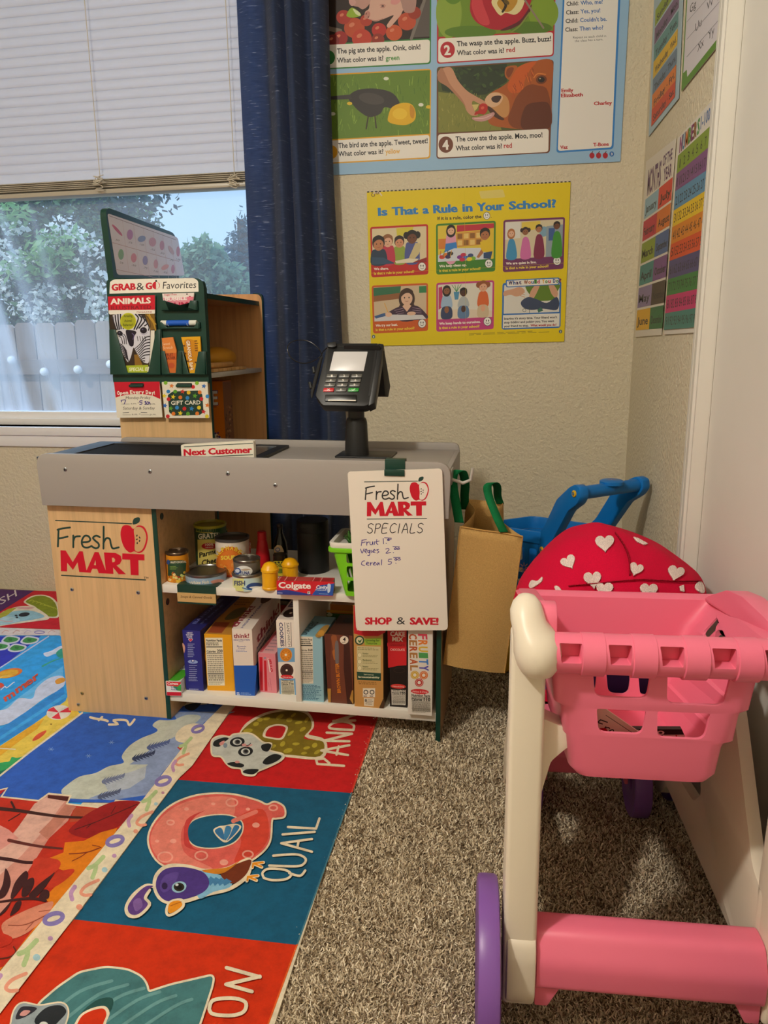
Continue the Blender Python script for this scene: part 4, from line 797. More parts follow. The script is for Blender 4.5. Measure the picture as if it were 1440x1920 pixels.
def f8(a):
    a.quad((866, 398), (972, 396), (970, 505), (868, 508), '#b7a62c'); a.text('DILL', 884, 440, 948, 438, 22, '#3a4a1c', .03); a.ell(915, 470, 24, 18, '#5a6a24')
    for x in (880, 905, 930): a.ell(x, 405+x % 7, 9, 8, '#2c3018')
c, rr, h = btl(868, 970, 520, 388)
lathed('pickle_jar', 'small jar with yellow label and brown lid between the two yellow shakers', 'jar', c, [(rr*.95, 0), (rr, .003), (rr, h*.95)], M('#2a2c18', 'gloss', rough=.2), [('lid', [(rr*.97, h*.95), (rr*1.0, h*.96), (rr*1.0, h*1.2), (rr*.93, h*1.23), (.0001, h*1.23)], M('#4a4036', 'metal'))], None, f8, rr)
c, rr, h = btl(1045, 1270, 505, 125); c.y = min(c.y, .352-rr)
lathed('canister', 'large matte black cylinder canister at the back of the shelf', 'canister', c, [(rr*.98, 0), (rr, .003), (rr, h*.8)], M('#0d0d0f', 'plastic', rough=.5), [('lid', [(rr*.99, h*.8), (rr*1.01, h*.81), (rr*1.01, h*.99), (rr*.97, h*1.01), (.0001, h*1.01)], M('#0d0d0f', 'plastic', rough=.5))])
def f9(a):
    a.quad((892, 540), (1312, 548), (1298, 650), (893, 640), '#c81e2c'); a.poly([(1150, 640), (1200, 575), (1310, 560), (1300, 650), (1150, 646)], '#2450a8'); a.poly([(892, 612), (960, 606), (1150, 640), (1130, 647), (892, 641)], '#2c3a8a')
    a.text('Colgate', 902, 592, 1140, 598, 44, '#f2efec', .045); a.lines((935, 598), (1095, 602), (1095, 606), (935, 602), 1, '#e6b4b0', .6); a.text('Cavity', 1176, 598, 1262, 600, 26, '#e8ecf4', .03, shear=.2); a.text('Protection', 1172, 612, 1252, 614, 12, '#c9d6ee', .02, shear=.2); a.blob([(1262, 566), (1285, 570), (1278, 620), (1262, 625)], '#c9d9ee'); a.quad((1115, 618), (1135, 618), (1135, 638), (1115, 638), '#dcdcdc'); a.text('P', 1119, 634, 1131, 634, 12, '#33343a', .03); a.lines((1200, 632), (1290, 636), (1290, 642), (1200, 638), 1, '#a9bfe0', .6); a.lines((898, 624), (945, 626), (945, 636), (898, 634), 1, '#a9b3e0', .5)
def f9t(a, w, d):
    for k, (u0, u1) in enumerate(((.05, .12), (.16, .3), (.34, .6), (.66, .74), (.8, .95))): a.rect(w*u0, d*.1, w*u1, d*.9, '#a52c30' if k != 2 else '#b84a44'); a.stroke([(w*u0-.003, d*.05), (w*u0-.003, d*.95)], .0012, '#e6cfc8', False)
boxpx('toothpaste_box', 'long red and blue toothpaste box lying at the front of the upper shelf', 'toothpaste box', C6, (893, 641), (1299, 651), (893, 541), ZU, '#c81e2c', depth=.035, top='#b8302f', side='#7a5a40', art=f9, arttop=f9t)
# green crate with leafy produce
LG = M('#74c41c', 'plastic'); p0 = fZ(CF, 290+1385/3.892, 950+657/3.892, ZU); gx0, gy0 = p0.x, p0.y; gt = root('produce_basket', 'bright green slotted basket with a white rim behind the specials board', 'basket', CF @ Matrix.Translation((gx0+.06, gy0+.05, ZU)))
zt = fY(CF, 290+1268/3.892, 950+300/3.892, gy0-.01).z; zr = fY(CF, 290+1268/3.892, 950+262/3.892, gy0-.012).z
b = MB(CF); W_, D_ = .15, .12; H_ = zt-ZU
def rr3(k, z, r=.014): e = .028*k; return [(x, y, z) for x, y in fil([(gx0-e, gy0-e*.35), (gx0+W_+e, gy0-e*.35), (gx0+W_+e, gy0+D_+e*.3), (gx0-e, gy0+D_+e*.3)], r, 4)]
b.loft([rr3(0, ZU), rr3(1, zt), rr3(.92, zt), rr3(-.08, ZU+.003)], LG); bo = b.obj('basket_body', gt)
cut = []
for r_ in range(3):
    for k in range(4): c_ = MB(CF); c_.prism(fil([(gx0+.008+k*.036, ZU+H_*(.1+.3*r_)), (gx0+.034+k*.036, ZU+H_*(.1+.3*r_)), (gx0+.034+k*.036, ZU+H_*(.33+.3*r_)), (gx0+.008+k*.036, ZU+H_*(.33+.3*r_))], .004), 'y', gy0-.05, gy0+.02, LG); cut.append(c_.obj('c'))
    for k in range(3): c_ = MB(CF); c_.prism(fil([(gy0+.012+k*.034, ZU+H_*(.1+.3*r_)), (gy0+.036+k*.034, ZU+H_*(.1+.3*r_)), (gy0+.036+k*.034, ZU+H_*(.33+.3*r_)), (gy0+.012+k*.034, ZU+H_*(.33+.3*r_))], .004), 'x', gx0-.06, gx0+.015, LG); cut.append(c_.obj('c'))
boolean(bo, cut)
b = MB(CF); b.loft([rr3(1.05, zt-.012), rr3(1.3, zt-.01), rr3(1.3, zt), rr3(1.0, zt)], LG, False, False); b.obj('rim', gt, bevel=.001)
b = MB(CF); b.loft([rr3(1.0, zt), rr3(1.15, zt), rr3(1.2, zr), rr3(.85, zr), rr3(.75, zt-.002)], WHT, False, True); b.obj('white_tray', gt, bevel=.001, label='white tray set in the rim')
R_ = random.Random(9)
for k in range(1):
    b = MB(CF); cx_, cy_ = gx0+.02+k*.05, gy0+.03
    foliage_l = []
    for i in range(60):
        a_ = R_.uniform(0, 6.28); q = Vector((cx_+R_.gauss(0, .008), cy_+R_.gauss(0, .01), zt+.001)); d = Vector((math.cos(a_)*.5, math.sin(a_)*.5, R_.uniform(.3, 1))).normalized(); w = d.cross(ZA).normalized()*.0035; L = R_.uniform(.018, .034)
        b.add([q-w, q+w, q+d*L+w*.4, q+d*L-w*.4], [(0, 1, 2, 3)], M(R_.choice(['#3f7a2c', '#2f6a30', '#5a9440']), 'leaf'))
    tag(b.obj('leafy_greens', origin=CF @ Vector((cx_, cy_, zt)), recalc=False, smooth=0), 'bunch of green leaves lying in the white tray of the green basket', 'vegetable')
# shelf label clip
g6 = lambda x, y: fY(CF, 290+x/3.892, 950+y/3.892, -.004); p, q, r_, s_ = g6(165, 625), g6(445, 628), g6(443, 697), g6(165, 690); b = MB(CF)
b.box((p.x, -.003, p.z-.022), (q.x, -.0005, .3675), GREEN); b.box((p.x, -.0005, .3662), (q.x+.003, .03, .3685), GREEN); b.box((p.x, -.006, s_.z-.004), (q.x, -.003, s_.z), GREEN)
lt = root('shelf_label', 'small tan shelf label for soups in a dark green clip', 'label', CF @ Matrix.Translation((p.x, 0, .3662))); b.obj('clip', lt, smooth=0)
b = MB(CF); b.add([(p.x, -.0055, p.z), (q.x, -.0055, p.z), (q.x, -.0055, s_.z), (p.x, -.0055, s_.z), (p.x, -.0032, p.z), (q.x, -.0032, p.z), (q.x, -.0032, s_.z), (p.x, -.0032, s_.z)], [(0, 1, 2, 3), (4, 7, 6, 5), (0, 4, 5, 1), (2, 6, 7, 3), (1, 5, 6, 2), (0, 3, 7, 4)], M('#c2a06a', 'card')); a = Art(b, CN(-.0055), 'card', crop=C6)
a.text('Soups & Canned Goods', 188, 664, 418, 672, 18, '#57452c', .01, shear=.15); b.obj('label_card', lt, smooth=0)
# ------------------------------------------------------------------ on the counter
RX = lambda y: None
rd = root('card_reader', 'black toy card reader with keypad on a post at the counter', 'card reader', CF @ Matrix.Translation((.768, .2, .667)))
PL = M('#1b1c1e', 'plastic', rough=.42)
b = MB(CF); b.prism(fil([(.70, .16), (.845, .16), (.845, .27), (.70, .27)], .01), 'z', .667, .671, PL); b.obj('base_plate', rd, bevel=.001)
pc = fY(CF, 669, 840, .2).x; zc = fY(CF, 668, 783, .2).z; zn = fY(CF, 668, 755, .2).z
b = MB(CF); b.lathe([(.031, .671), (.0305, .68), (.027, zc-.012), (.025, zc-.004), (.0225, zc)], (pc, .2, 0), PL, 32); b.obj('post_sleeve', rd)
b = MB(CF); b.lathe([(.0205, zc-.004), (.0205, zn+.03)], (pc, .2, 0), M('#222326', 'plastic', rough=.3), 24); b.obj('post', rd)
FO = Vector((.735, .125, .822)); n_l = Vector((.06, -.86, .50)).normalized(); fo = CF @ FO; fn_ = (CF.to_3x3() @ n_l).normalized()
face = pxplane(fo, fn_); H = (500, 600, 3.7895)
def hp(x, y, d=0): return face(H[0]+x/H[2], H[1]+y/H[2], 0) - fn_*d
def hpoly(pts, d0, d1, name, m, par, bev=.001, lab=None):
    b = MB(); n = len(pts); b.add([hp(*p, d0) for p in pts]+[hp(*p, d1) for p in pts], [list(range(n))[::-1], list(range(n, 2*n))]+[(i, (i+1) % n, n+(i+1) % n, n+i) for i in range(n)], m, world=True); return b.obj(name, par, bevel=bev, label=lab)
outl = fil([(436, 165), (790, 165), (738, 592), (700, 612), (395, 606), (345, 535)], [14, 6, 20, 20, 20, 14])
hd = hpoly(outl, 0, .034, 'terminal', PL, rd, .0025)
hpoly([(792, 166), (832, 172), (768, 590), (722, 612)], -.001, .034, 'card_slot_side', PL, hd, .002)
hpoly([(772, 196), (788, 196), (738, 540), (722, 540)], -.0012, .0005, 'card_groove', M('#070708', 'plastic'), hd, 0)
b = MB(); hb = [hp(832, 180, .01), hp(836, 200, .012), hp(770, 590, .012)]
bk = [fY(CF, H[0]+x/H[2], H[1]+y/H[2], .30) for x, y in ((838, 210), (878, 470), (868, 545), (790, 545))]
b = MB(CF); b.add([fY(CF, 500+800/3.7895, 600+178/3.7895, .185), fY(CF, 500+840/3.7895, 600+225/3.7895, .205), fY(CF, 500+880/3.7895, 600+470/3.7895, .29), fY(CF, 500+866/3.7895, 600+548/3.7895, .295), fY(CF, 500+842/3.7895, 600+540/3.7895, .28), fY(CF, 500+825/3.7895, 600+320/3.7895, .21)] , [(0, 1, 2, 3, 4, 5)], PL)
v0 = [CFi @ v for v in b.v]; b2 = MB(CF); off = Vector((-.09, 0, 0)); b2.add(v0+[v+off for v in v0], [(0, 1, 2, 3, 4, 5), (11, 10, 9, 8, 7, 6)]+[(i, (i+1) % 6, 6+(i+1) % 6, 6+i) for i in range(6)], PL); b2.obj('rear_bracket', hd, bevel=.0015)
sc_ = hpoly(fil([(478, 226), (718, 226), (690, 364), (446, 362)], 4), -.0012, .002, 'screen', M('#cfcfd2', 'gloss', rough=.25), hd, .0004, 'pale screen')
hpoly([(498, 184), (756, 184), (756, 192), (496, 192)], -.0005, .001, 'stylus_rest', M('#0b0b0c', 'plastic'), hd, 0)
KG, KR, KGR = M('#55544f', 'plastic'), M('#c21a22', 'plastic'), M('#1f8f2c', 'plastic')
for r_ in range(4):
    y0 = (388, 420, 452, 486)[r_]; y1 = y0+(24, 24, 24, 26)[r_]; sx_ = (0, 8, 15, 23)[r_]
    for k in range(3):
        x0 = (430, 518, 606)[k]-sx_; m = KG if r_ < 3 or k == 1 else (KR if k == 0 else KGR); w_ = 74
        ks = hpoly(fil([(x0, y0), (x0+w_, y0), (x0+w_-5, y1), (x0-6, y1)], 5), -.003, .001, 'key', m, hd, .0006, {KR: 'red cancel key', KGR: 'green enter key'}.get(m))
        b = MB(); a = Art(b, lambda x, y, o: face(x, y, .0031+o), 'card', crop=H); cx_, cy_ = x0+w_/2-3, y0+(y1-y0)/2
        if r_ == 3 and k == 0: a.stroke([(cx_-8, cy_-5), (cx_+8, cy_+5)], 4, '#e8e4de', False); a.stroke([(cx_-8, cy_+5), (cx_+8, cy_-5)], 4, '#e8e4de', False)
        elif r_ == 3 and k == 2: a.stroke([(cx_-10, cy_), (cx_-3, cy_+6), (cx_+12, cy_-7)], 4, '#d7ecd2', False)
        else: a.text('123456789.0'[r_*3+k], cx_-6, cy_+7, cx_+6, cy_+7, 15, '#e6e2da', .02)
        k2 = b.obj('mark', rd, smooth=0, recalc=False); bpy.context.view_layer.update()
        # the printed mark belongs to its key: one mesh
        bm = bmesh.new(); bm.from_mesh(ks.data); ml = len(ks.data.materials)
        for mm in k2.data.materials: ks.data.materials.append(mm)
        k0 = len(bm.faces); bm.from_mesh(k2.data); bm.faces.ensure_lookup_table()
        for f in bm.faces[k0:]: f.material_index += ml
        bm.to_mesh(ks.data); bm.free(); bpy.data.objects.remove(k2)
hpoly(fil([(418, 535), (640, 535), (640, 586), (415, 580)], 5), -.004, .004, 'receipt_slot', M('#060607', 'plastic'), hd, .001); hpoly([(440, 574), (636, 576), (636, 583), (438, 581)], -.006, 0, 'metal_strip', M('#c9c2b8', 'metal'), hd, 0)
hpoly(fil([(432, 172), (495, 165), (498, 196), (470, 205), (436, 200)], 6), -.008, .002, 'cord_clip', PL, hd, .001)
sp = [hp(390, 270, -.002), hp(372, 330, -.002), (hp(345, 440, -.002)), hp(325, 520, -.002), hp(322, 556, -.002)]
b = MB(); b.tube(sp, [.0035, .0048, .0048, .0042, .0015], PL, 10); sty = b.obj('stylus', rd)
b = MB(); b.box((0, 0, 0), (.001, .001, .001), PL); 
b = MB(); q0, q1 = hp(330, 345, -.002), hp(345, 380, -.004); b.tube([hp(335, 340, -.003), hp(340, 380, -.003)], .004, PL, 8); b.obj('stylus_holder', rd); b = MB(); b.tube([hp(308, 448, -.003), hp(318, 490, -.003)], .004, PL, 8); b.obj('stylus_holder', rd)
cp = [hp(x, y, .0+.02*abs(math.sin(i*.5))) for i, (x, y) in enumerate(((440, 190), (400, 205), (370, 238), (300, 272), (230, 280), (170, 255), (146, 205), (165, 150), (230, 120), (300, 128), (360, 175), (385, 230), (392, 268)))]
b = MB(); b.tube(sm3(cp), .0013, M('#0c0c0d', 'plastic'), 8); b.obj('stylus_cord', rd)
# next customer bar
P0, P1 = fY(CF, 340, 851, .035), fY(CF, 476, 846, .035); zt = fY(CF, 340, 834, .035).z; zt2 = fY(CF, 475, 826, .035).z
b = MB(CF); b.prism(fil([(P0.x, .6745), (P1.x, .6745), (P1.x, zt2), (P0.x, zt)], [.001, .001, .005, .005]), 'y', .035, .05, M('#e6e1d2', 'card')); a = Art(b, CN(.035), 'card', crop=(200, 800, 2.1176)); a.stroke([(308, 80), (580, 66)], 3, DKG, False)
a.text('Next Customer', 306, 115, 578, 103, 26, RED, .085); a.stroke([(310, 124), (580, 111)], 3, DKG, False)
tag(b.obj('divider_bar', origin=CF @ Vector(((P0.x+P1.x)/2, .042, .6745)), smooth=0), 'white next customer divider bar lettered in red on the conveyor', 'divider bar')
# specials board
SB = CN(-.0275); C4b = (630, 840, 3.4297)
b = MB(CF); o_ = [fY(CF, 630+x/3.4297, 840+y/3.4297, -.0275) for x, y in fil([(74, 152), (682, 132), (720, 1172), (130, 1175)], [22, 26, 30, 30], 6)]; b.prism([(p.x, p.z) for p in o_], 'y', -.0275, -.0225, M('#e9e1d6', 'card', rough=.3), M('#cfc7bc', 'card'))
a = Art(b, SB, 'card', crop=C4b); logo(a, [(183, 218), (578, 212), (583, 453), (195, 457)], paper='#e9e1d6')
def hand(a, P, w, c='#3a2a86'):
    for p in P: a.stroke(p, w, c)
for i, ch in enumerate('SPECIALS'): pass
sp_ = {'S': [[(34, 8), (20, 0), (4, 8), (6, 24), (26, 34), (32, 52), (16, 62), (0, 54)]], 'P': [[(4, 2), (2, 62)], [(4, 4), (26, 2), (34, 16), (24, 30), (4, 32)]], 'E': [[(34, 2), (4, 3), (0, 60), (32, 60)], [(2, 30), (28, 28)]], 'C': [[(38, 8), (22, 0), (4, 16), (0, 42), (14, 60), (36, 54)]], 'I': [[(4, 2), (2, 62)]], 'A': [[(0, 62), (20, 0), (38, 62)], [(8, 40), (32, 38)]], 'L': [[(4, 2), (0, 60), (30, 60)]]}
x = 200
for ch, adv in zip('SPECIALS', (46, 46, 50, 52, 24, 52, 44, 40)):
    for P in sp_[ch]: a.stroke([(x+p[0]+(62-p[1])*.12, 486+p[1]-(x-200)*.006) for p in P], 5.5, INK)
    x += adv+1
hand(a, [[(168, 592), (162, 628)], [(166, 594), (196, 588)], [(166, 610), (188, 604)], [(198, 604), (198, 626), (200, 610), (212, 604)], [(218, 604), (220, 620), (232, 620), (236, 602), (238, 622)], [(248, 602), (248, 620)], [(262, 588), (260, 612), (270, 620)], [(254, 604), (278, 598)], [(304, 582), (306, 616)], [(322, 612), (324, 614)], [(312, 578), (356, 580)], [(330, 590), (340, 584), (342, 594), (330, 592), (344, 590), (356, 586)],
    [(158, 650), (168, 676), (180, 648)], [(186, 664), (200, 660), (194, 650), (184, 662), (196, 676)], [(214, 656), (204, 666), (212, 674), (218, 658), (216, 688), (204, 690)], [(226, 656), (228, 674)], [(236, 666), (252, 660), (246, 652), (236, 668), (252, 674)], [(274, 652), (262, 656), (276, 668), (264, 676)], [(320, 650), (336, 646), (340, 656), (322, 676), (352, 672)], [(368, 672), (370, 674)], [(366, 634), (408, 636)], [(374, 648), (384, 640), (388, 650), (376, 652), (392, 648), (404, 642), (408, 650), (394, 652)],
    [(184, 726), (170, 730), (164, 748), (184, 756)], [(194, 746), (210, 740), (202, 734), (194, 748), (212, 754)], [(220, 736), (222, 754), (224, 742), (234, 738)], [(240, 746), (254, 738), (246, 736), (240, 750), (254, 752)], [(270, 738), (260, 746), (268, 752), (276, 738), (278, 752)], [(294, 718), (292, 752)], [(358, 714), (340, 716), (338, 730), (356, 732), (352, 746), (336, 748)], [(384, 740), (386, 742)], [(370, 704), (412, 704)], [(376, 718), (386, 710), (392, 720), (380, 722), (396, 716), (408, 710), (414, 718), (402, 722)]], 4.6)
a.text('SHOP', 186, 1134, 360, 1134, 46, RED, .1); a.text('&', 390, 1134, 446, 1134, 50, INK); a.text('SAVE!', 474, 1134, 660, 1136, 46, RED, .1)
sb = root('specials_board', 'white specials board with purple handwriting hanging from the counter front', 'sign board', CF @ Matrix.Translation((.88, -.025, .66))); b.obj('board', sb, smooth=0)
k0, k1 = fY(CF, 720.5, 880, -.03).x, fY(CF, 758.5, 880, -.03).x; zb0, zb1 = fY(CF, 740, 893, -.034).z, fY(CF, 740, 886, -.034).z
b = MB(CF); b.box((k0, -.0225, zb0+.01), (k1, -.0205, .694), GREEN); b.box((k0, -.0225, .692), (k1, .003, .695), GREEN); b.box((k0, .0005, .672), (k1, .003, .692), GREEN); b.box((k0, -.031, zb0), (k1, -.0285, zb0+.014), GREEN); b.box((k0, -.0285, zb0-.001), (k1, -.0205, zb0+.002), GREEN); b.obj('clip', sb, bevel=.0008, label='dark green hanging clip')
# ------------------------------------------------------------------ favourites rack goods and cards
C3 = (180, 380, 4.174)
def flat(name, label, cat, px, y, th, col, art=None, group=None, crop=C3, bev=0):
    b = MB(CF); o_ = [fY(CF, crop[0]+p[0]/crop[2], crop[1]+p[1]/crop[2], y) for p in px]; b.prism([(p.x, p.z) for p in o_], 'y', y, y+th, M(col, 'card'))
    if art: art(Art(b, CN(y), 'card', crop=crop))
    c = o_[0]; o = b.obj(name, origin=CF @ Vector((c.x, y, c.z)), smooth=0, recalc=False); tag(o, label, cat, group); return o
def g1(a):
    a.quad((93, 735), (460, 724), (462, 838), (98, 842), '#c4122c'); a.text('ANIMALS', 112, 796, 430, 786, 46, '#efe8dc', .06); a.text('ILLUSTRATED', 118, 838, 434, 832, 30, '#7d0f20', .02); a.quad((98, 844), (462, 840), (462, 866), (100, 870), '#e9e4da'); a.text('MAGAZINE', 320, 864, 438, 862, 16, '#a03a3c', .0)
    a.crop(195, 540, 7.052); DK = '#1f1a29'
    a.poly([(70, 350), (670, 340), (700, 560), (620, 560), (600, 1040), (290, 1050), (180, 560), (80, 550)], '#33251d'); a.poly([(540, 345), (665, 340), (690, 540), (615, 560)], '#7a5a1e'); a.stroke([(600, 350), (640, 430), (690, 480)], [14, 8], '#c9a03a'); a.stroke([(550, 360), (600, 420), (620, 520)], 8, '#4a3414'); a.poly([(400, 880), (450, 880), (520, 1040), (410, 1040)], '#8a6424')
    a.blob([(112, 370), (210, 346), (330, 345), (440, 345), (540, 400), (605, 520), (608, 700), (598, 960), (560, 995), (500, 960), (430, 850), (392, 790), (360, 900), (325, 975), (290, 940), (215, 770), (180, 570), (140, 480)], '#d3d2de')
    for P, w in (([(118, 380), (128, 440), (160, 540)], 15), ([(150, 362), (158, 440), (186, 550)], 17), ([(186, 352), (190, 430), (205, 545)], 17), ([(220, 350), (222, 430), (228, 540)], 16), ([(420, 350), (455, 400), (420, 500), (400, 545)], 18), ([(462, 355), (500, 410), (450, 510), (430, 545)], 18), ([(505, 375), (540, 430), (500, 490), (465, 530)], 18), ([(545, 415), (575, 470), (540, 500)], 16), ([(580, 470), (598, 520), (590, 560)], 14), ([(255, 540), (262, 470), (290, 420)], 14),
                 ([(196, 640), (230, 660), (250, 740)], 10), ([(225, 620), (262, 650), (275, 740)], 10), ([(262, 610), (290, 650), (298, 740)], 10)): a.stroke(P, w, DK)
    for k in range(8): a.stroke([(203+k*12, 735+k*26), (250+k*9, 760+k*26), (300+k*4, 830+k*20)], [13, 8], DK)
    for k in range(9): a.stroke([(604, 640+k*40), (540, 660+k*38), (480+k*4, 740+k*28), (412+k*12, 800+k*22)][1 if k > 6 else 0:], [15, 9], DK)
    for k in range(4): a.stroke([(440+k*34, 640), (452+k*34, 700)], 8, DK)
    a.blob([(290, 565), (345, 555), (430, 580), (400, 650), (392, 760), (345, 765), (312, 680)], '#1c1526'); a.stroke([(375, 600), (400, 630), (385, 680)], 10, '#6a5c8a')
    a.ell(212, 600, 40, 32, '#1a1422', 25); a.ell(205, 592, 9, 7, '#6f6790'); a.ell(524, 560, 46, 42, '#1a1422'); a.stroke([(490, 600), (530, 618), (575, 590)], 9, '#a9a6c4'); a.ell(512, 548, 10, 8, '#5c5680')
    a.crop(*C3)
    a.quad((228, 1275), (410, 1270), (402, 1330), (245, 1335), '#a8b82c'); a.text('SPECIAL ED.', 258, 1318, 430, 1314, 28, '#e9ecc8', .03, shear=.15)
    for p in ([(420, 900), (450, 940), (468, 1000)], [(405, 880), (440, 910), (462, 950)]): a.stroke(p, 10, '#b08a2c')
    a.ell(253, 928, 62, 66, '#c9c81e'); a.ell(253, 928, 56, 60, '#a3a520')
    for t, y, w in (('Amazing', 896, 34), ('Animal', 934, 30), ('Behavior!', 966, 38)): a.text(t, 253-w, y, 253+w, y-2, 20, '#4b4d14', .02)
flat('magazine', 'animal magazine with a zebra cover standing in the left pocket', 'magazine', [(93, 735), (460, 724), (455, 1325), (150, 1325)], SY-.009, .0035, '#e6e0d4', g1)
b = MB(CF)
def g2(a): a.quad((520, 712), (768, 705), (764, 742), (528, 746), '#e6dcd8'); a.text('Sugar-Free', 535, 728, 632, 724, 15, '#c2465c', .02); a.poly([(525, 745), (765, 738), (735, 832), (552, 838)], '#d98a9c'); a.text('BUBBLE', 540, 768, 712, 760, 30, '#f0e8e6', .05); a.text('GUM', 556, 832, 722, 822, 48, '#b5204a', .05); a.ell(712, 716, 6, 6, '#4a3a40'); a.ell(735, 738, 9, 9, '#b5204a'); a.quad((715, 738), (766, 736), (760, 760), (716, 766), '#e07a90')
flat('gum_pack', 'pink and white bubble gum pack in the top right pocket', 'gum pack', [(518, 712), (766, 706), (752, 832), (535, 836)], SY-.009, .006, '#e6dcd8', g2)
p, q = fY(CF, 180+512/4.174, 380+945/4.174, SY-.006), fY(CF, 180+790/4.174, 380+938/4.174, SY-.006)
gt = root('mint_roll', 'white roll with a blue wrapper lying in the narrow pocket', 'candy roll', CF @ Matrix.Translation(((p.x+q.x)/2, SY-.006, p.z)))
b = MB(CF); b.lathe([(.0065, 0), (.0075, .001), (.0075, q.x-p.x-.001), (.0065, q.x-p.x)], (p.x, SY-.0065, (p.z+q.z)/2), M('#dfe0d8', 'card'), 24, 'x'); b.obj('roll', gt, recalc=False)
b = MB(CF); L_ = q.x-p.x; b.lathe([(.0079, L_*.17), (.0079, L_*.8)], (p.x, SY-.0065, (p.z+q.z)/2), M('#1f5ac2', 'card'), 24, 'x', cap=False)
for u in (.2, .74):
    for k in range(7): a_ = 1.9+k*.42; b.box((p.x+L_*u, SY-.0065-.0081*math.sin(a_*1)-.0003, (p.z+q.z)/2+.0081*math.cos(a_)-.0005), (p.x+L_*(u+.02), SY-.0065-.0081*math.sin(a_), (p.z+q.z)/2+.0081*math.cos(a_)+.0005), M('#e6e8ee', 'card'))
b.obj('wrapper', gt, recalc=False, label='bright blue wrapper')
def g3(a): a.poly([(485, 1062), (600, 1052), (625, 1150), (628, 1335), (560, 1338)], '#d9813c'); a.quad((515, 1180), (626, 1176), (628, 1232), (545, 1236), '#c45a28'); a.poly([(545, 1238), (628, 1234), (626, 1335), (572, 1338)], '#c86a2c'); a.text('Sweet', 518, 1118, 580, 1112, 24, '#ecc6a4', .0, shear=.1); a.text('Stretch', 525, 1148, 600, 1142, 24, '#ecc6a4', .0, shear=.1); a.text('FRUIT', 545, 1202, 605, 1198, 22, '#5a2416', .02); a.text('LEATHER', 545, 1228, 622, 1224, 22, '#5a2416', .02); a.ell(590, 1275, 26, 22, '#b8502c')
flat('fruit_leather', 'orange fruit leather packet slanting in the lower middle pocket', 'snack packet', [(484, 1062), (602, 1052), (630, 1160), (628, 1335), (562, 1338)], SY-.009, .005, '#d07a38', g3)
def g4(a):
    a.poly([(667, 1052), (815, 1048), (820, 1335), (735, 1338)], '#e0a51a'); a.blob([(695, 1075), (770, 1080), (800, 1150), (770, 1270), (725, 1250), (690, 1160)], '#c98512'); a.text('GRANOLA BAR', 704, 1078, 736, 1318, 34, '#8f2418', .06, up=(1, -.1)); a.text('GRANOLA BAR', 706, 1080, 738, 1315, 28, '#f3e6d2', .03, up=(1, -.1)); a.lines((770, 1075), (800, 1074), (804, 1165), (775, 1168), 5, '#5a3214', .5)
    for x, y in ((690, 1120), (700, 1180), (720, 1240), (735, 1290), (780, 1250)): a.ell(x, y, 9, 7, '#6a3a16', 20, 12)
flat('granola_bar', 'yellow granola bar packet in the lower right pocket', 'snack packet', [(666, 1052), (814, 1047), (822, 1165), (818, 1335), (735, 1338)], SY-.009, .005, '#d99a18', g4)
YC = .364
def peg(x0, x1, y, par=None):
    p, q = fY(CF, 180+x0/4.174, 380+y/4.174, YC), fY(CF, 180+x1/4.174, 380+y/4.174, YC); b = MB(CF); z = p.z
    b.prism(fil([(p.x, z-.0045), (q.x, z-.0045), (q.x+.001, z+.003), (p.x+.001, z+.003)], .003), 'y', YC-.006, .385, GREEN); b.obj('peg', st, bevel=.001)
def g5(a):
    a.crop(205, 700, 4.882); a.poly([(42, 80), (460, 76), (466, 236), (400, 206), (320, 192), (240, 188), (160, 196), (100, 208), (58, 222)], '#c4122c'); X = 72
    for k, ch in enumerate('Open Every Day!'):
        w = 26 if ch != '!' else 9
        if ch == ' ': X += 14; continue
        y = 196-12*math.sin(math.pi*(X-72)/370)+2; a.text(ch, X, y, X+w-2, y-1, 36 if ch.isupper() else 33, '#efe8dc', .07); X += w
    a.text('Monday-Friday', 150, 236, 376, 234, 26, '#3a3632', 0, shear=.1)
    hand(a, [[(108, 248), (148, 244), (136, 282)], [(110, 250), (112, 262)], [(302, 252), (282, 252), (278, 264), (298, 268), (296, 282), (278, 284)], [(322, 262), (334, 256), (330, 270), (340, 276), (326, 284)], [(352, 258), (342, 272), (350, 284), (362, 272), (352, 258)], [(366, 262), (372, 280)]], 7)
    for x0, x1, y in ((112, 186, 282), (322, 366, 286), (122, 196, 380), (290, 364, 380)): a.stroke([(x0, y), (x1, y)], 3, '#3a3632', False)
    for x, y in ((196, 284), (206, 382)): a.text('a.m.', x, y, x+56, y, 18, '#3a3632', 0, shear=.12)
    a.text('p.m.', 374, 286, 422, 286, 18, '#3a3632', 0, shear=.12); a.text('p.m.', 372, 383, 430, 383, 18, '#3a3632', 0, shear=.12); a.stroke([(260, 270), (270, 270)], 4, '#3a3632', False); a.stroke([(272, 372), (284, 372)], 4, '#3a3632', False)
    a.text('Saturday & Sunday', 124, 332, 416, 330, 28, '#3a3632', 0, shear=.1); a.stroke([(124, 362), (178, 358)], 5, '#4a4a52', False); a.stroke([(290, 358), (344, 360)], 5, '#4a4a52', False); a.crop(*C3)
def holed(name, label, px, hole, art, col='#e6dfd0'):
    b = MB(CF); f_ = lambda P: [(lambda p: (p.x, p.z))(fY(CF, 180+x/4.174, 380+y/4.174, YC)) for x, y in P]; b.prism(f_(px), 'y', YC, YC+.0025, M(col, 'card')); a = Art(b, CN(YC), 'card', crop=C3); art(a); a.poly(hole, '#14201d')
    o = b.obj(name, origin=CF @ Vector((f_(px)[0][0], YC, f_(px)[0][1])), smooth=0, recalc=False); tag(o, label, 'card')
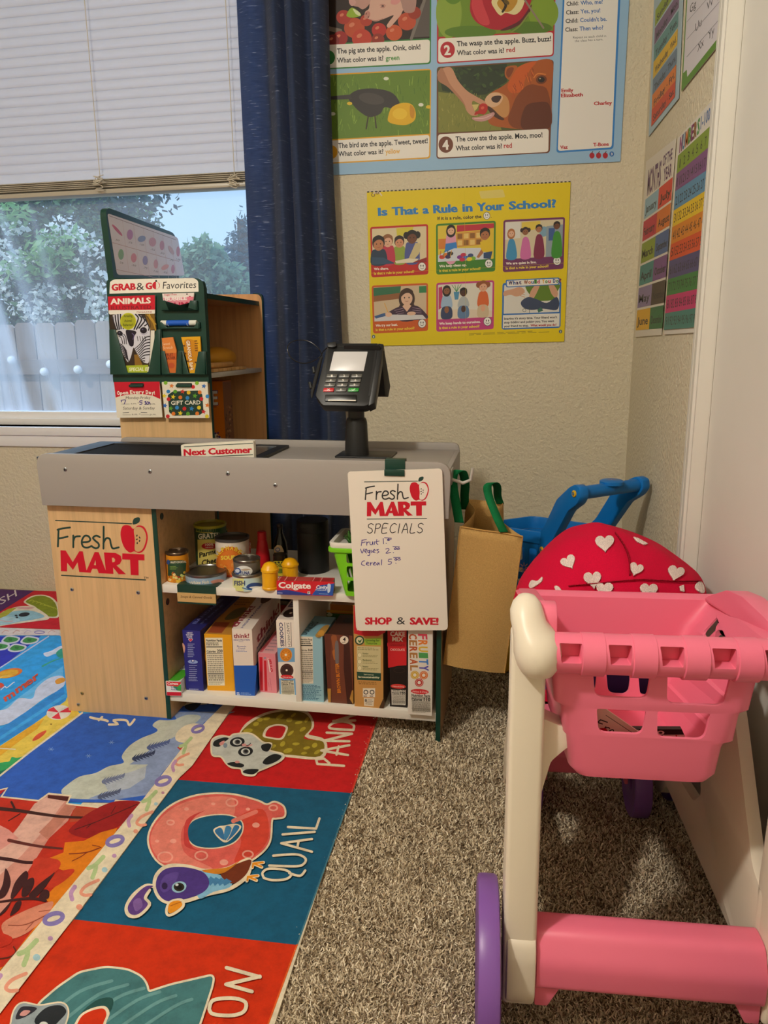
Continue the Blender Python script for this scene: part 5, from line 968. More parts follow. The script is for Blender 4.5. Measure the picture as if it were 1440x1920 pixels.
holed('hours_card', 'red and white opening hours card hanging below the magazine', fil([(140, 1405), (497, 1402), (520, 1680), (165, 1684)], 8), rct(268, 1412, 376, 1442, 10), g5); peg(262, 372, 1430)
def g6a(a):
    a.poly(fil([(600, 1478), (800, 1470), (832, 1500), (842, 1640), (812, 1662), (605, 1668), (572, 1640), (562, 1505)], 8), '#1f3a30')
    R2 = random.Random(11); D = [(545, 1410, 0), (592, 1434, 1, '#d9772c'), (645, 1426, 0), (790, 1412, 0, '#7ab02c'), (844, 1436, 1, '#2f6ab8'), (566, 1478, 0, '#2f80c4'), (620, 1478, 0, '#5a9a2c'), (678, 1478, 1, '#c43a2c'), (725, 1486, 0, '#e0b82c'), (812, 1484, 0, '#d9772c'), (604, 1520, 1, '#e0c82c'), (660, 1524, 0, '#d9772c'), (716, 1528, 0, '#2f80c4'), (774, 1512, 1, '#5a9a2c'), (825, 1536, 0, '#c4262c'), (568, 1538, 0, '#c4262c'), (872, 1516, 0, '#2f80c4'), (540, 1588, 1, '#2f6ab8'), (585, 1610, 1, '#5a9a2c'), (634, 1604, 0, '#2f80c4'), (692, 1612, 0, '#c4262c'), (748, 1612, 1, '#2f80c4'), (806, 1604, 0, '#e0c82c'), (872, 1586, 1, '#d9772c'), (842, 1636, 1, '#c4262c'), (606, 1652, 0, '#d9772c'), (660, 1648, 1, '#e0c82c'), (720, 1652, 0, '#5a9a2c'), (792, 1650, 0, '#d9772c'), (562, 1672, 0, '#c4262c'), (760, 1442, 0, '#c4262c'), (535, 1512, 1, '#e0c82c'), (868, 1672, 0, '#e0c82c')]
    for d in D:
        c = d[3] if len(d) > 3 else '#7ab02c'; (a.poly(star(d[0], d[1], 21, rot=10), c) if d[2] else a.ell(d[0], d[1], 15, 15, c))
    a.text('GIFT CARD', 588, 1582, 818, 1578, 32, '#ece6d8', .02)
holed('gift_card', 'white gift card with bright dots and stars hanging beside the hours card', fil([(514, 1403), (872, 1402), (888, 1685), (540, 1686)], 8), rct(632, 1412, 752, 1444, 10), g6a); peg(628, 748, 1430)
# goods in the tower
b = MB(CF); b.sphere((.20, .66, .866+.036), .036, M('#cf9428', 'plastic', rough=.5), 24, 14, (1.5, 3.1, 1)); tag(b.obj('bread_loaf', origin=CF @ Vector((.2, .66, .866))), 'golden brown toy bread loaf on the tower shelf', 'toy bread')
b = MB(CF); b.tube([(.272, .42, .885), (.272, .60, .885)], .0085, M('#c99a5c', 'wood'), 16); 
tag(b.obj('wooden_rod', origin=CF @ Vector((.272, .5, .876)), bevel=.001), 'short round wooden rod lying on the sliced wooden row', 'wooden toy')
for k in range(8):
    b = MB(CF); b.prism(fil([(.256, .8665), (.288, .8665), (.288, .8765), (.256, .8765)], .003), 'y', .425+k*.0335, .425+k*.0335+.0325, M(('#d0a468', '#c99c60', '#d6ae74')[k % 3], 'wood', sc=(60, 60, 20)))
    tag(b.obj('wooden_slice', origin=CF @ Vector((.27, .43+k*.0335, .866)), bevel=.0015, smooth=0), 'pale wooden slice of the row along the edge of the grey tower shelf', 'wooden toy', 'wooden slices in a row')
B = CF @ Matrix.Translation((.13, .60, .574)); P_ = fY(B, 180+985/4.174, 700, 0).x; hb = fY(B, 408, 380+1398/4.174, 0).z; b = MB(B)
b.box((0, 0, 0), (P_, .075, hb), M('#dc7a12', 'card')); a = Art(b, pxplane(B @ Vector((0, 0, 0)), B.to_3x3() @ YA), 'card', crop=C3)
a.text('E', 898, 1584, 958, 1582, 118, '#5a3a8a', .10); a.text('E', 902, 1580, 954, 1578, 108, '#efe9e2', .05); a.lines((898, 1594), (960, 1592), (960, 1606), (898, 1608), 1, '#8a3a14'); a.poly([(905, 1790), (935, 1800), (990, 1850), (905, 1880)], '#e4dccb')
R2 = random.Random(6)
for k in range(16): a.ell(R2.uniform(908, 970), R2.uniform(1800, 1860), 8, 8, R2.choice(['#5a3a7a', '#e9e2d6', '#8a4a2a']), n=10)
a2_ = Art(b, uvplane(B @ Vector((P_, 0, hb)), B.to_3x3() @ YA, -ZA), 'card')
a2_.rect(.001, .002, .074, hb-.002, '#8a5a34')
for k in range(60): a2_.ell(R2.uniform(.006, .069), R2.uniform(hb*.3, hb-.01), .004, .004, R2.choice(['#6a3f22', '#a87444', '#54301c', '#c9a070']), n=8)
tag(b.obj('orange_cereal_box', origin=B @ Vector((P_/2, .04, 0)), smooth=0), 'orange cereal box with a big white letter on the lower tower shelf', 'cereal box')
# ------------------------------------------------------------------ kraft shopping bag on its hook
b = MB(CF); b.box((1.002, .03, .63), (1.006, .075, .665), M('#8f8c88', 'plastic')); b.tube([(1.004, .05, .64), (1.03, .05, .632), (1.048, .05, .64), (1.052, .05, .668)], .004, M('#b7b2aa', 'plastic'), 8); b.obj('bag_hook', st)
KR_ = M('#b9945a', 'fabric'); bg_ = root('shopping_bag', 'brown kraft shopping bag with green straps hanging from the counter end', 'bag', Matrix.Translation((-.1, 1.76, .33)))
yn, yb = 1.675, 1.83
tl, tr, br, bl_ = onY(863, 988, yn), onY(980, 1006, yn-.006), onY(946, 1262, yn), onY(832, 1245, yn)
TL, TR = onY(874, 936, yb), onY(944, 942, yb); BL, BR = Vector((bl_.x+.012, yb, bl_.z+.01)), Vector((br.x-.004, yb, br.z+.008))
def ringz(t):
    a_, b_, c_, d_ = bl_.lerp(tl, t), br.lerp(tr, t), BR.lerp(TR, t), BL.lerp(TL, t); out = []
    for p, q, k in ((a_, b_, 0), (b_, c_, 1), (c_, d_, 2), (d_, a_, 3)):
        for i in range(8):
            u = i/8; v = p.lerp(q, u); bow = math.sin(math.pi*u)
            nrm = ((-YA), XA, YA, -XA)[k]; amp = (.008*math.sin(3*t+1)+.004, -.03*t, .004, -.025*t)[k]; out.append(v+nrm*amp*bow+nrm*.0025*math.sin(9*u+11*t+k)*bow)
    return out
b = MB(); b.loft([ringz(i/16) for i in range(17)], KR_, True, False); o = b.obj('bag_body', bg_, recalc=False, smooth=60)
md = o.modifiers.new('t', 'SOLIDIFY'); md.thickness = .0016; md.offset = -1
b = MB(); R0 = ringz(1); b.tube(R0[0:9], .0022, M('#b98f52', 'fabric'), 6); b.tube([bl_, bl_.lerp(tl, .5), tl], .0016, M('#b98f52', 'fabric'), 6); b.tube([br, br.lerp(tr, .5), tr], .0016, M('#b98f52', 'fabric'), 6); b.obj('seam_piping', bg_)
GS = M('#0d6a3c', 'fabric')
def strap(pts, w, name='strap'):
    P = sm3([Vector(p) for p in pts], 6); b = MB(); L = []
    for i, p in enumerate(P): L.append(p)
    wv = w if isinstance(w, (list, tuple)) else None; vs = []; fs = []
    for i, p in enumerate(L):
        wd = Vector(wv)/2; vs += [p-wd, p+wd]
    for i in range(len(L)-1): k = 2*i; fs.append((k, k+1, k+3, k+2))
    b.add(vs, fs, GS, world=True); o = b.obj(name, bg_, recalc=False, smooth=50); m_ = o.modifiers.new('t', 'SOLIDIFY'); m_.thickness = .0015; m_.offset = 0
yh = 1.735
strap([onY(861, 980, yn-.002), onY(855, 945, yn+.01), onY(849, 905, yh-.02), onY(852, 887, yh-.01), onY(866, 883, yh), onY(872, 905, yh+.03), onY(871, 930, yb-.03), onY(872, 955, yb-.002)], (.021, .004, -.002))
strap([onY(945, 998, yn-.004), onY(934, 975, yn), onY(918, 935, yh-.02), onY(914, 912, yh-.01), onY(924, 905, yh), onY(932, 912, yh+.03), onY(933, 930, yb-.02), onY(938, 945, yb-.002)], (.019, .006, .0))
# ================================================================== PINK TOY SHOPPING CART
PK1, IV, PUR = M('#e8728e', 'plastic', rough=.38), M('#e3d8c6', 'plastic', rough=.36), M('#7b519f', 'plastic', rough=.36)
ct = root('toy_shopping_cart', 'pink toy shopping cart with ivory frame and purple wheels in the foreground', 'toy cart', KF)
def bring(z, xa, xb, ya, yb, dz=0, r=.02, wf=0): return [(x, y, z-dz*(y-ya)/(yb-ya)) for x, y in fil([(xa, ya), (xb, ya), (xb+wf, yb), (xa-wf*.3, yb)], r, 5)]
yn_ = -.017
out_ = [bring(.411, .080, .212, yn_+.014, .258, .05), bring(.414, .066, .226, yn_+.004, .264, .05), bring(.426, .056, .235, yn_+.0005, .268, .05), bring(.468, .051, .240, yn_, .276, .055), bring(.473, .047, .252, yn_-.001, .279, .055), bring(.510, .042, .256, yn_-.001, .284, .05), bring(.515, .034, .266, yn_-.002, .287, .05, wf=.004), bring(.556, .029, .271, yn_-.002, .292, .05, wf=.012), bring(.60, .024, .287, -.018, .297, .05, wf=.03), bring(.603, .012, .298, -.02, .306, .05, wf=.035)]
inn_ = [bring(.603, .018, .292, -.014, .300, .05, wf=.035), bring(.598, .029, .282, -.012, .29, .05, wf=.03), bring(.556, .034, .266, yn_+.003, .286, .05, wf=.012), bring(.515, .039, .261, yn_+.003, .281, .05, wf=.004), bring(.473, .053, .246, yn_+.004, .273, .055), bring(.418, .068, .226, yn_+.008, .258, .05)]
b = MB(KF); b.loft(out_+inn_, PK1); bk = b.obj('basket', ct, smooth=45)
def cutp(pts, ax, lo, hi, r): c_ = MB(KF); c_.prism(fil(pts, r), ax, lo, hi, PK1); return c_.obj('c')
cut = []
for x0, x1, x2, x3, z0, z1 in ((.077, .145, .142, .081, .561, .526), (.164, .237, .231, .166, .561, .521), (.084, .143, .140, .088, .510, .478), (.156, .218, .213, .158, .510, .475)):
    cut.append(cutp([(x0, z0), (x1, z0), (x2, z1), (x3, z1)], 'y', -.08, .035, [.003, .003, .01, .01]))
for x0, x1 in ((.092, .135), (.150, .188), (.2, .222)):
    cut.append(cutp([(x0, .425), (x1, .425), (x1-.003, .392), (x0+.003, .392)], 'y', .2, .4, [.002, .002, .012, .012]))
for k in range(4):
    for z0, z1 in ((.545, .518), (.500, .470)):
        y0 = .035+k*.052; cut.append(cutp([(y0, z0), (y0+.036, z0), (y0+.034, z1), (y0+.002, z1)], 'x', -.05, .35, .006))
boolean(bk, cut)
b = MB(KF); prof = [(.0, 0)]; b.lathe([(.0245, .028), (.0245, .295)], (0, -.02, .583), PK1, 40, 'x'); hr = b.obj('handle', ct); cut = []
for x0 in (.032, .0885, .147, .205, .263): cut.append(cutp([(x0+.0015, .6015), (x0+.0285, .6015), (x0+.027, .580), (x0+.004, .580)], 'y', -.06, -.0215, .0015))
boolean(hr, cut)
b = MB(KF)
for k in range(4): b.lathe([(.0225, 0), (.0262, .002), (.0262, .028), (.0225, .030)], (.059+k*.0585, -.02, .5822), PK1, 40, 'x')
b.obj('grip_ridges', hr)
for sx_, nm in ((0, 'left'), (1, 'right')):
    X = lambda v: v if not sx_ else .311-v+.0
    b = MB(KF); b.prism(fil([(-.012, .58), (-.004, .622), (.006, .634), (.03, .633), (.05, .612), (.30, .557), (.305, .545), (.02, .585)], [.006, .01, .008, .01, .02, .006, .004, .004]) if not sx_ else fil([(-.01, .58), (-.01, .602), (.06, .606), (.14, .606), (.20, .595), (.28, .558), (.30, .545), (.02, .585)], .01), 'x', *((.008, .034) if not sx_ else (.298, .326)), PK1); b.obj('side_rim', bk, bevel=.004)
    b = MB(KF); b.loft([[(X(cx+r*.96*math.cos(2*math.pi*j/28)), cyy+r*1.15*math.sin(2*math.pi*j/28), z) for j in range(28)] for z, r, cx, cyy in ((.5515, .004, .012, -.018), (.553, .013, .012, -.019), (.558, .021, .011, -.02), (.568, .027, .011, -.021), (.582, .030, .010, -.021), (.597, .0295, .009, -.019), (.608, .0262, .005, -.014), (.618, .0225, -.001, -.008), (.629, .021, -.003, -.002), (.638, .0175, -.003, .002), (.645, .011, -.003, .004), (.6475, .003, -.003, .004))], IV); b.obj('handle_end', ct, recalc=True)
    lo, hi = (-.021, .022) if not sx_ else (.314, .357)
    q = [(-.030, .074), (-.033, .16), (-.022, .45), (-.016, .62), (.018, .625), (.022, .45), (.030, .25), (.05, .235), (.16, .40), (.2, .455), (.24, .47), (.285, .46), (.33, .40), (.555, .12), (.565, .062), (.545, .05), (.515, .06), (.47, .105), (.07, .105), (.03, .074)]
    hole = [(.105, .175), (.13, .165), (.40, .165), (.42, .185), (.285, .375), (.255, .385), (.225, .36)]
    b = MB(KF); b.prism(fil([(-.030, .074), (-.033, .16), (-.022, .45), (-.016, .60), (.018, .605), (.022, .45), (.032, .25), (.034, .074)], .01), 'x', lo, hi, IV); b.obj('side_leg', ct, bevel=.007, seg=3, bangle=50)
    b = MB(KF); q = [(.01, .075), (.01, .24), (.05, .25), (.16, .405), (.2, .455), (.24, .47), (.285, .46), (.33, .40), (.555, .12), (.565, .062), (.545, .05), (.515, .06), (.47, .105), (.07, .105), (.03, .074)]
    hole = [(.275, .215), (.31, .178), (.40, .166), (.385, .205), (.33, .262), (.30, .26)]
    fl2 = (.005, .022) if not sx_ else (.314, .332); b.plate(fil(q, .012), [fil(hole, .012)], 'x', *fl2, IV);
    b.obj('side_frame', ct, bevel=.004, seg=2, bangle=50)
    b = MB(KF); b.prism(fil([(-.042, .10), (-.042, .16), (-.034, .185), (.03, .185), (.034, .1), (.02, .078), (-.03, .078)], .012), 'x', lo+.004, hi-.0005 if not sx_ else hi-.004, IV); b.obj('axle_boss', ct, bevel=.004)
    g0 = [(.020, .485), (.06, .468), (.085, .466), (.085, .452), (.055, .447), (.034, .425), (.026, .39), (.020, .36)]
    if not sx_:
        b = MB(KF); b.prism(fil(g0, .006), 'y', .0, .03, IV); b.obj('basket_bracket', ct, bevel=.002)
    def wheel(x0, x1, y, z, r, m=PUR):
        b = MB(KF); w = x1-x0; b.lathe([(r*.55, w*.12), (r*.78, .003), (r*.93, 0), (r*.985, w*.06), (r, w*.2), (r, w*.8), (r*.985, w*.94), (r*.93, w), (r*.78, w-.003), (r*.55, w*.88)], (x0, y, z), m, 56, 'x'); o = b.obj('wheel', ct)
        b = MB(KF); b.lathe([(r*.2, .001), (r*.24, .003), (r*.24, w-.003), (r*.2, w-.001)], (x0, y, z), m, 24, 'x'); b.obj('hub', o)
    if not sx_: wheel(-.056, -.026, 0, .112, .112); wheel(.046, .080, .535, .07, .069)
    else: wheel(.361, .391, 0, .112, .112); wheel(.256, .291, .535, .07, .069)
b = MB(KF); b.prism(fil([(-.034, .105), (-.036, .15), (-.018, .186), (.022, .186), (.034, .15), (.03, .105)], .012), 'x', .0225, .3135, PK1)
for x0, x1, k in ((.0225, .052, 1), (.312, .282, -1)): b.prism([(x0, .105), (x0, .074), (x1-.012*k, .074), (x1+.004*k, .105)], 'y', -.026, .02, PK1)
b.obj('rear_crossbar', ct, bevel=.002)
b = MB(KF); b.prism(fil([(.488, .108), (.488, .15), (.52, .15), (.52, .108)], .008), 'x', .0225, .3135, PK1); b.prism([(.245, .11), (.245, .075), (.252, .075), (.252, .11)], 'y', .515, .55, PK1); b.prism([(.085, .11), (.085, .075), (.092, .075), (.092, .11)], 'y', .515, .55, PK1); b.obj('front_crossbar', ct, bevel=.002)
b = MB(KF); hs = [fil([(x, .215), (x+.017, .215), (x+.02, .243), (x-.003, .243)], .004) for x in [.034+.0325*k for k in range(9)]]
b.plate([(.022, .2), (.314, .2), (.314, .272), (.022, .272)], hs, 'y', .46, .47, PK1); b.box((.022, .40, .265), (.314, .47, .272), PK1); b.obj('lower_tray', ct, label='slotted pink tray between the front legs')
# things lying in the basket
yk = .055; KN = pxplane(KF @ Vector((0, yk, 0)), KF.to_3x3() @ YA); C6b = (940, 1080, 2.88)
def kflat(name, label, cat, px, y, th, col, art):
    b = MB(KF); o_ = [fY(KF, 940+p[0]/2.88, 1080+p[1]/2.88, y) for p in px]; b.prism([(p.x, max(p.z, .423)) for p in o_], 'y', y, y+th, M(col, 'card')); art(Art(b, pxplane(KF @ Vector((0, y, 0)), KF.to_3x3() @ YA), 'card', crop=C6b)); o = b.obj(name, origin=KF @ Vector((o_[0].x, y, .437)), smooth=0, recalc=False); tag(o, label, cat)
def c1(a):
    a.stroke([(565, 752), (720, 855)], 3, INK, False)
    L = lambda P: [(515+p[0]*.86-p[1]*.42, 775+p[0]*.5+p[1]*.80) for p in P]
    for P in ([(20, -10), (2, 30)], [(18, -10), (58, -18)], [(10, 12), (38, 6)], [(62, 10), (58, 34)], [(60, 20), (76, 6), (84, 8)], [(92, 22), (112, 16), (104, 4), (90, 20), (96, 34), (114, 30)], [(142, 4), (126, 8), (138, 20), (128, 34)]): a.stroke(L(P), 6, INK)
    a.blob([(525, 825), (560, 822), (575, 840), (560, 865), (530, 855)], '#c4122c')
kflat('logo_card', 'white printed card leaning in the pink basket behind its lower left opening', 'card', [(490, 708), (560, 715), (800, 882), (760, 1010), (470, 1000)], .022, .0025, '#e2d6c6', c1)
def c2_(a):
    a.quad((870, 832), (970, 830), (985, 855), (880, 856), '#1b1a1a'); a.quad((700, 828), (770, 826), (790, 870), (715, 880), '#1b1a1a'); a.ell(735, 840, 16, 10, '#e4ddd2'); a.ell(860, 846, 20, 11, '#e4ddd2'); a.ell(860, 846, 10, 6, '#1b1a1a'); a.quad((870, 857), (990, 856), (992, 872), (880, 872), '#e4ddd2'); a.quad((940, 858), (948, 858), (950, 870), (942, 870), '#c4122c')
kflat('small_carton', 'small black and white carton lying in the pink basket behind its lower right opening', 'carton', [(690, 826), (975, 828), (995, 875), (990, 985), (700, 985)], .05, .008, '#2a2725', c2_)
# ================================================================== DOLL STROLLER
SF = frame((.165, 1.60, 0), 3); sr = root('doll_stroller', 'doll stroller with a red heart print canopy behind the pink cart', 'doll stroller', SF)
CAN = M('#c20334', 'fabric', fs=700)
sil = sm([(962, 1128), (978, 1085), (1012, 1044), (1058, 1004), (1095, 991), (1125, 985), (1162, 994), (1232, 1022), (1285, 1058), (1316, 1087), (1322, 1122)], 6, closed=False)
YC0 = 1.37; S3 = [onY(x, y, YC0) for x, y in sil]; zb0 = .445; cxm = .14
rings = []
for i in range(25):
    v = -1+2*i/24; k = math.sqrt(max(0, 1-abs(v)**2.3)); kx = 1-.34*abs(v)**2
    rings.append([Vector((cxm+(p.x-cxm)*kx, YC0+.165*v+.02*math.sin(j*.3)*(1-k), zb0+(p.z-zb0)*k+.0025*math.sin(j*.8+v*6)*(1-k)+.002*math.sin(v*11+j*.25))) for j, p in enumerate(S3)])
b = MB(); b.loft(rings, CAN, False, False, closed=False)
from mathutils.bvhtree import BVHTree
bv = BVHTree.FromPolygons([tuple(v) for v in b.v], b.f)
def onmesh(x, y, o):
    h_, n_, i_, d_ = bv.ray_cast(CAM, ray(x, y).normalized())
    if h_ is None: h_, n_, i_, d_ = bv.find_nearest(onY(x, y, YC0))
    if n_.dot(CAM-h_) < 0: n_ = -n_
    return h_+n_*o
a = Art(b, onmesh, 'fabric', eps=6e-4, crop=(830, 880, 2.3607), sub=3.5)
HW = '#e9d8d2'
for x, y, w, r in ((717, 330, 80, -4), (560, 413, 66, -28), (664, 488, 82, -6), (1028, 460, 72, 14), (717, 532, 78, 4), (908, 537, 76, 4), (853, 444, 62, 18)): a.poly(heart(x, y, w, r), HW)
a.poly([(842, 305), (865, 312), (905, 335), (890, 338), (860, 325)], HW); a.blob([(388, 515), (400, 495), (425, 498), (445, 480), (440, 500), (410, 522), (392, 528)], HW); a.blob([(500, 522), (515, 520), (530, 540), (530, 552), (510, 545)], HW); a.poly([(1045, 520), (1062, 515), (1065, 545), (1050, 540)], HW); a.blob([(1115, 515), (1135, 500), (1150, 520), (1150, 550), (1120, 535)], HW)
a.stroke([(762, 285), (800, 340), (822, 400), (826, 470)], 3, '#9a0826'); a.stroke([(560, 520), (700, 505), (860, 492), (1000, 498), (1140, 500)], 3, '#9a0826')
o = b.obj('canopy', sr, recalc=False, smooth=60, label='red canopy with white hearts'); md = o.modifiers.new('t', 'SOLIDIFY'); md.thickness = .003; md.offset = -1
PU2 = M('#5b3f93', 'plastic', rough=.4)
b = MB(SF); b.prism(fil([(-.10, .13), (.11, .13), (.125, .42), (.11, .455), (-.10, .455), (-.115, .42)], .03), 'y', -.03, -.018, PU2); b.obj('seat_back', sr, bevel=.003)
b = MB(SF); b.box((-.10, -.03, .13), (.11, .12, .145), PU2); b.obj('seat', sr, bevel=.004)
b = MB(SF); b.prism(fil([(-.115, .15), (.12, .15), (.13, .205), (-.125, .205)], .02), 'y', -.062, -.034, CAN); b.obj('fabric_flap', sr, bevel=.008)
for sx_ in (-1, 1):
    X = .005+.135*sx_; TB = M('#8f7cc0', 'plastic', rough=.3)
    b = MB(SF); b.tube([(X, -.10, .05), (X, 0, .26), (X, .03, .44)], .0075, TB, 12); b.obj('frame_tube', sr); b = MB(SF); b.tube([(X, .2, .05), (X, .05, .26), (X, -.03, .40), (X, -.1, .46)], .0075, TB, 12); b.obj('frame_tube', sr)
    for y in (-.10, .2):
        b = MB(SF); b.lathe([(.02, 0), (.05, .0), (.055, .006), (.055, .016), (.05, .022), (.02, .022)], (X+.008*sx_-.011, y, .055), PU2, 32, 'x'); b.obj('wheel', sr)
b = MB(SF); b.tube([(-.13, .03, .44), (-.06, .05, .465), (.07, .05, .465), (.14, .03, .44)], .009, M('#d23a68', 'plastic'), 12); b.obj('push_handle', sr)
# ================================================================== BLUE TOY SHOPPING CART
BL_ = M('#0f6fbe', 'plastic', rough=.36); YE = M('#e0b020', 'plastic')
zr_ = .45; N_, FR, FF, NF = onZ(1027, 1000, zr_), onZ(1122, 984, zr_), onZ(999, 967, zr_), None
NF = N_+(FF-FR)*1.05+Vector((-.0, .0, 0)); ce = (N_+FR+FF+NF)/4
bc = root('blue_shopping_cart', 'blue toy shopping cart with yellow bolts in the corner by the wall', 'toy cart', Matrix.Translation((ce.x, ce.y, 0)))
def bq(k, z, r=.02):
    P = [ce+(p-ce)*k for p in (N_, FR, FF, NF)]; return [(x, y, z) for x, y in fil([(p.x, p.y) for p in P], r, 4)]
b = MB(); b.loft([bq(.74, .20), bq(.95, zr_-.035), bq(.93, zr_-.035), bq(.72, .206)], BL_); bb = b.obj('basket', bc, smooth=40)
cut = []
for (A_, B_) in ((N_, NF), (N_, FR), (FR, FF), (NF, FF)):
    d = (B_-A_); L = d.length; d.normalize(); nv = Vector((d.y, -d.x, 0)); mid = (A_+B_)/2
    if nv.dot(mid-ce) < 0: nv = -nv
    F_ = Matrix((d, -nv, ZA)).transposed().to_4x4(); F_.translation = Vector((A_.x, A_.y, 0)); n_ = max(3, int(L/.042))
    for r_ in range(2):
        for k in range(n_):
            u0 = L*.16+(L*.68)*k/n_; u1 = u0+L*.68/n_*.62; c_ = MB(F_); c_.prism(fil([(u0, (.235, .325)[r_]), (u1, (.235, .325)[r_]), (u1, (.305, .40)[r_]), (u0, (.305, .40)[r_])], .007), 'y', -.02, .05, BL_); cut.append(c_.obj('c'))
boolean(bb, cut)
b = MB(); b.loft([bq(.955, zr_-.035), bq(1.02, zr_-.033), bq(1.03, zr_), bq(.95, zr_), bq(.93, zr_-.034)], BL_, False, False); b.obj('basket_rim', bb, bevel=.002)
# flower print on the near wall
dN = (NF-N_); dN.z = 0; dN.normalize(); nN = Vector((dN.y, -dN.x, 0)); nN = nN if nN.dot(N_-ce) > 0 else -nN
b = MB(); pf = ce+((N_+NF)/2-ce)*.965; a = Art(b, pxplane(Vector((pf.x, pf.y, .3)), nN), 'card', crop=(830, 880, 2.3607))
for k in range(8): q = rad(k*45); a.stroke([(360+8*math.cos(q), 434+8*math.sin(q)), (360+20*math.cos(q), 434+20*math.sin(q))], 4, '#c08a8a', False)
b.obj('flower_print', bb, smooth=0, recalc=False)
zh = .585; HA, HB = onZ(1086, 925, zh), onZ(1206, 909, zh); HB.x = min(HB.x, .292); hd_ = (HB-HA).normalized()
b = MB(); b.tube([HA, HB], .0165, BL_, 24); hm = HA.lerp(HB, .52); 
b.obj('handle', bc); b = MB(); hp_ = onZ(1150, 905, zh+.018); b.lathe([(.03, 0), (.03, .008), (.024, .011), (.0001, .011)], (hm.x, hm.y, zh+.012), BL_, 28); a = Art(b, uvplane(hm+Vector((-.02, .0, .0232)), XA, -YA), 'card'); a.text('*', .01, .01, .03, .01, .02, '#b08a98'); b.obj('handle_badge', bc)
for P_, H_, far in ((N_, HA, 0), (FR, HB, 1)):
    sec = [(x, y) for x, y in fil([(-.012, -.021), (.012, -.021), (.012, .021), (-.012, .021)], .005)]
    m_ = P_.lerp(H_, .2)+Vector((0, 0, -.002)); k_ = P_.lerp(H_, .75)+Vector((0, 0, -.004))
    dirb = (H_-P_); dirb.z = 0; dirb.normalize()
    b = MB(); prf = []
    ux = Vector((dirb.x, dirb.y, 0)); L = (H_-P_).dot(ux); F_ = Matrix((ux, Vector((-ux.y, ux.x, 0)), ZA)).transposed().to_4x4(); F_.translation = Vector((P_.x, P_.y, 0))
    z0, z1 = zr_, zh
    pl = [(-.03, z0-.075), (.012, z0-.085), (.03, z0-.045), (.035, z0-.02), (L*.8, z1-.05), (L+.012, z1-.024), (L+.024, z1-.005), (L+.02, z1+.018), (L-.002, z1+.023), (L-.026, z1+.012), (L*.55-.02, z1-.03), (.0, z0+.02), (-.022, z0+.0), (-.04, z0-.02)]
    b.fr = F_; b.prism(fil(pl, .008), 'y', -.013, .013, BL_); b.obj('handle_arm', bc, bevel=.003)
    if not far:
        for (u, z) in ((L, z1), (-.004, z0-.045)):
            s_ = 1 if F_.to_3x3().col[1].dot(CAM-P_) > 0 else -1
            c_ = F_ @ Vector((u, .013*s_, z)); b = MB(F_); pr_ = [(.0085, 0), (.0085, .003*s_), (.005, .0045*s_), (.0045, .0025*s_), (.0001, .0025*s_)]; b.lathe(pr_, (u, .0128*s_, z), YE, 20, 'y', cap=False); b.lathe([(.0043, .0028*s_), (.003, .005*s_), (.0001, .005*s_)], (u, .0128*s_, z), M('#3f6a8a', 'plastic'), 16, 'y', cap=False); b.obj('bolt', bc, label='yellow bolt')
for (u, v) in ((.8, -1), (.8, 1), (-.75, -1), (-.75, 1)):
    s0 = (N_+FR)/2; s1 = (FF+NF)/2; ax_ = (s0-s1)/2; sd = (FR-N_)/2; c_ = ce+ax_*u*.8+sd*v*.62; b = MB(); top = ce+ax_*u*.7+sd*v*.55
    b.tube([(top.x, top.y, .21), (c_.x, c_.y, .07)], .014, BL_, 12); b.obj('leg', bc)
    dd = sd.normalized(); F_ = Matrix((dd, Vector((-dd.y, dd.x, 0)), ZA)).transposed().to_4x4(); F_.translation = Vector((c_.x, c_.y, 0)); b = MB(F_); b.lathe([(.02, -.012), (.055, -.012), (.06, -.008), (.06, .008), (.055, .012), (.02, .012)], (0, 0, .062), YE, 32, 'x'); b.obj('wheel', bc)
# ================================================================== ALPHABET RUG
RZ = .006
def rugp(x, y, o): q = onZ(x, y, RZ); return Vector((q.x, q.y, RZ+o))
b = MB(); ra = Art(b, rugp, 'rug', eps=7e-5)
e0 = Vector((RE0.x+rdx*(.1-RE0.y), .1, 0)); e1 = Vector((RE0.x+rdx*(2.522-RE0.y), 2.522, 0)); lv = Vector((-1, rdx, 0)).normalized()*-1
lv = Vector((-1, -rdx*-1, 0)); lv = Vector((-1, rdx, 0)).normalized()
e2, e3 = e1+lv*2.1, e0+lv*2.1; e2.y = min(e2.y, 2.525)
R4 = [(p.x, p.y) for p in (e0, e1, e2, e3)]
b.prism(fil(R4, .01), 'z', .0005, RZ, M('#d8cdb4', 'rug'))
rw = Art(b, lambda x, y, o: Vector((x, y, RZ+3e-5)), 'rug')
rw.poly([(-2.1, 1.25), (-.9, 1.25), (-.9, 2.1), (-2.1, 2.1)], '#2f8fd8'); rw.poly([(-2.1, .45), (-.85, .45), (-.85, 1.25), (-2.1, 1.25)], '#b32a18'); rw.poly([(-2.1, .45), (-1.5, .45), (-1.5, 1.25), (-2.1, 1.25)], '#cf7510')
for k, c in enumerate(('#2f7a4a', '#4a1f66', '#c5142c', '#0e5272', '#bd2c08')): rw.poly([(-2.42+k*.38, 2.17), (-2.05+k*.38, 2.17), (-2.05+k*.38, 2.51), (-2.42+k*.38, 2.51)], c)
for k, c in enumerate(('#0e5272', '#c5142c', '#7a5a1e', '#4a1f66', '#bd2c08')): rw.poly([(-2.44, .15+k*.4), (-2.16, .15+k*.4), (-2.16, .55+k*.4), (-2.44, .55+k*.4)], c)
rw.poly([(-2.1, .12), (-.45, .12), (-.45, .4), (-2.1, .4)], '#0e5272')
CR, T = '#ddd0b6', '#0e5272'
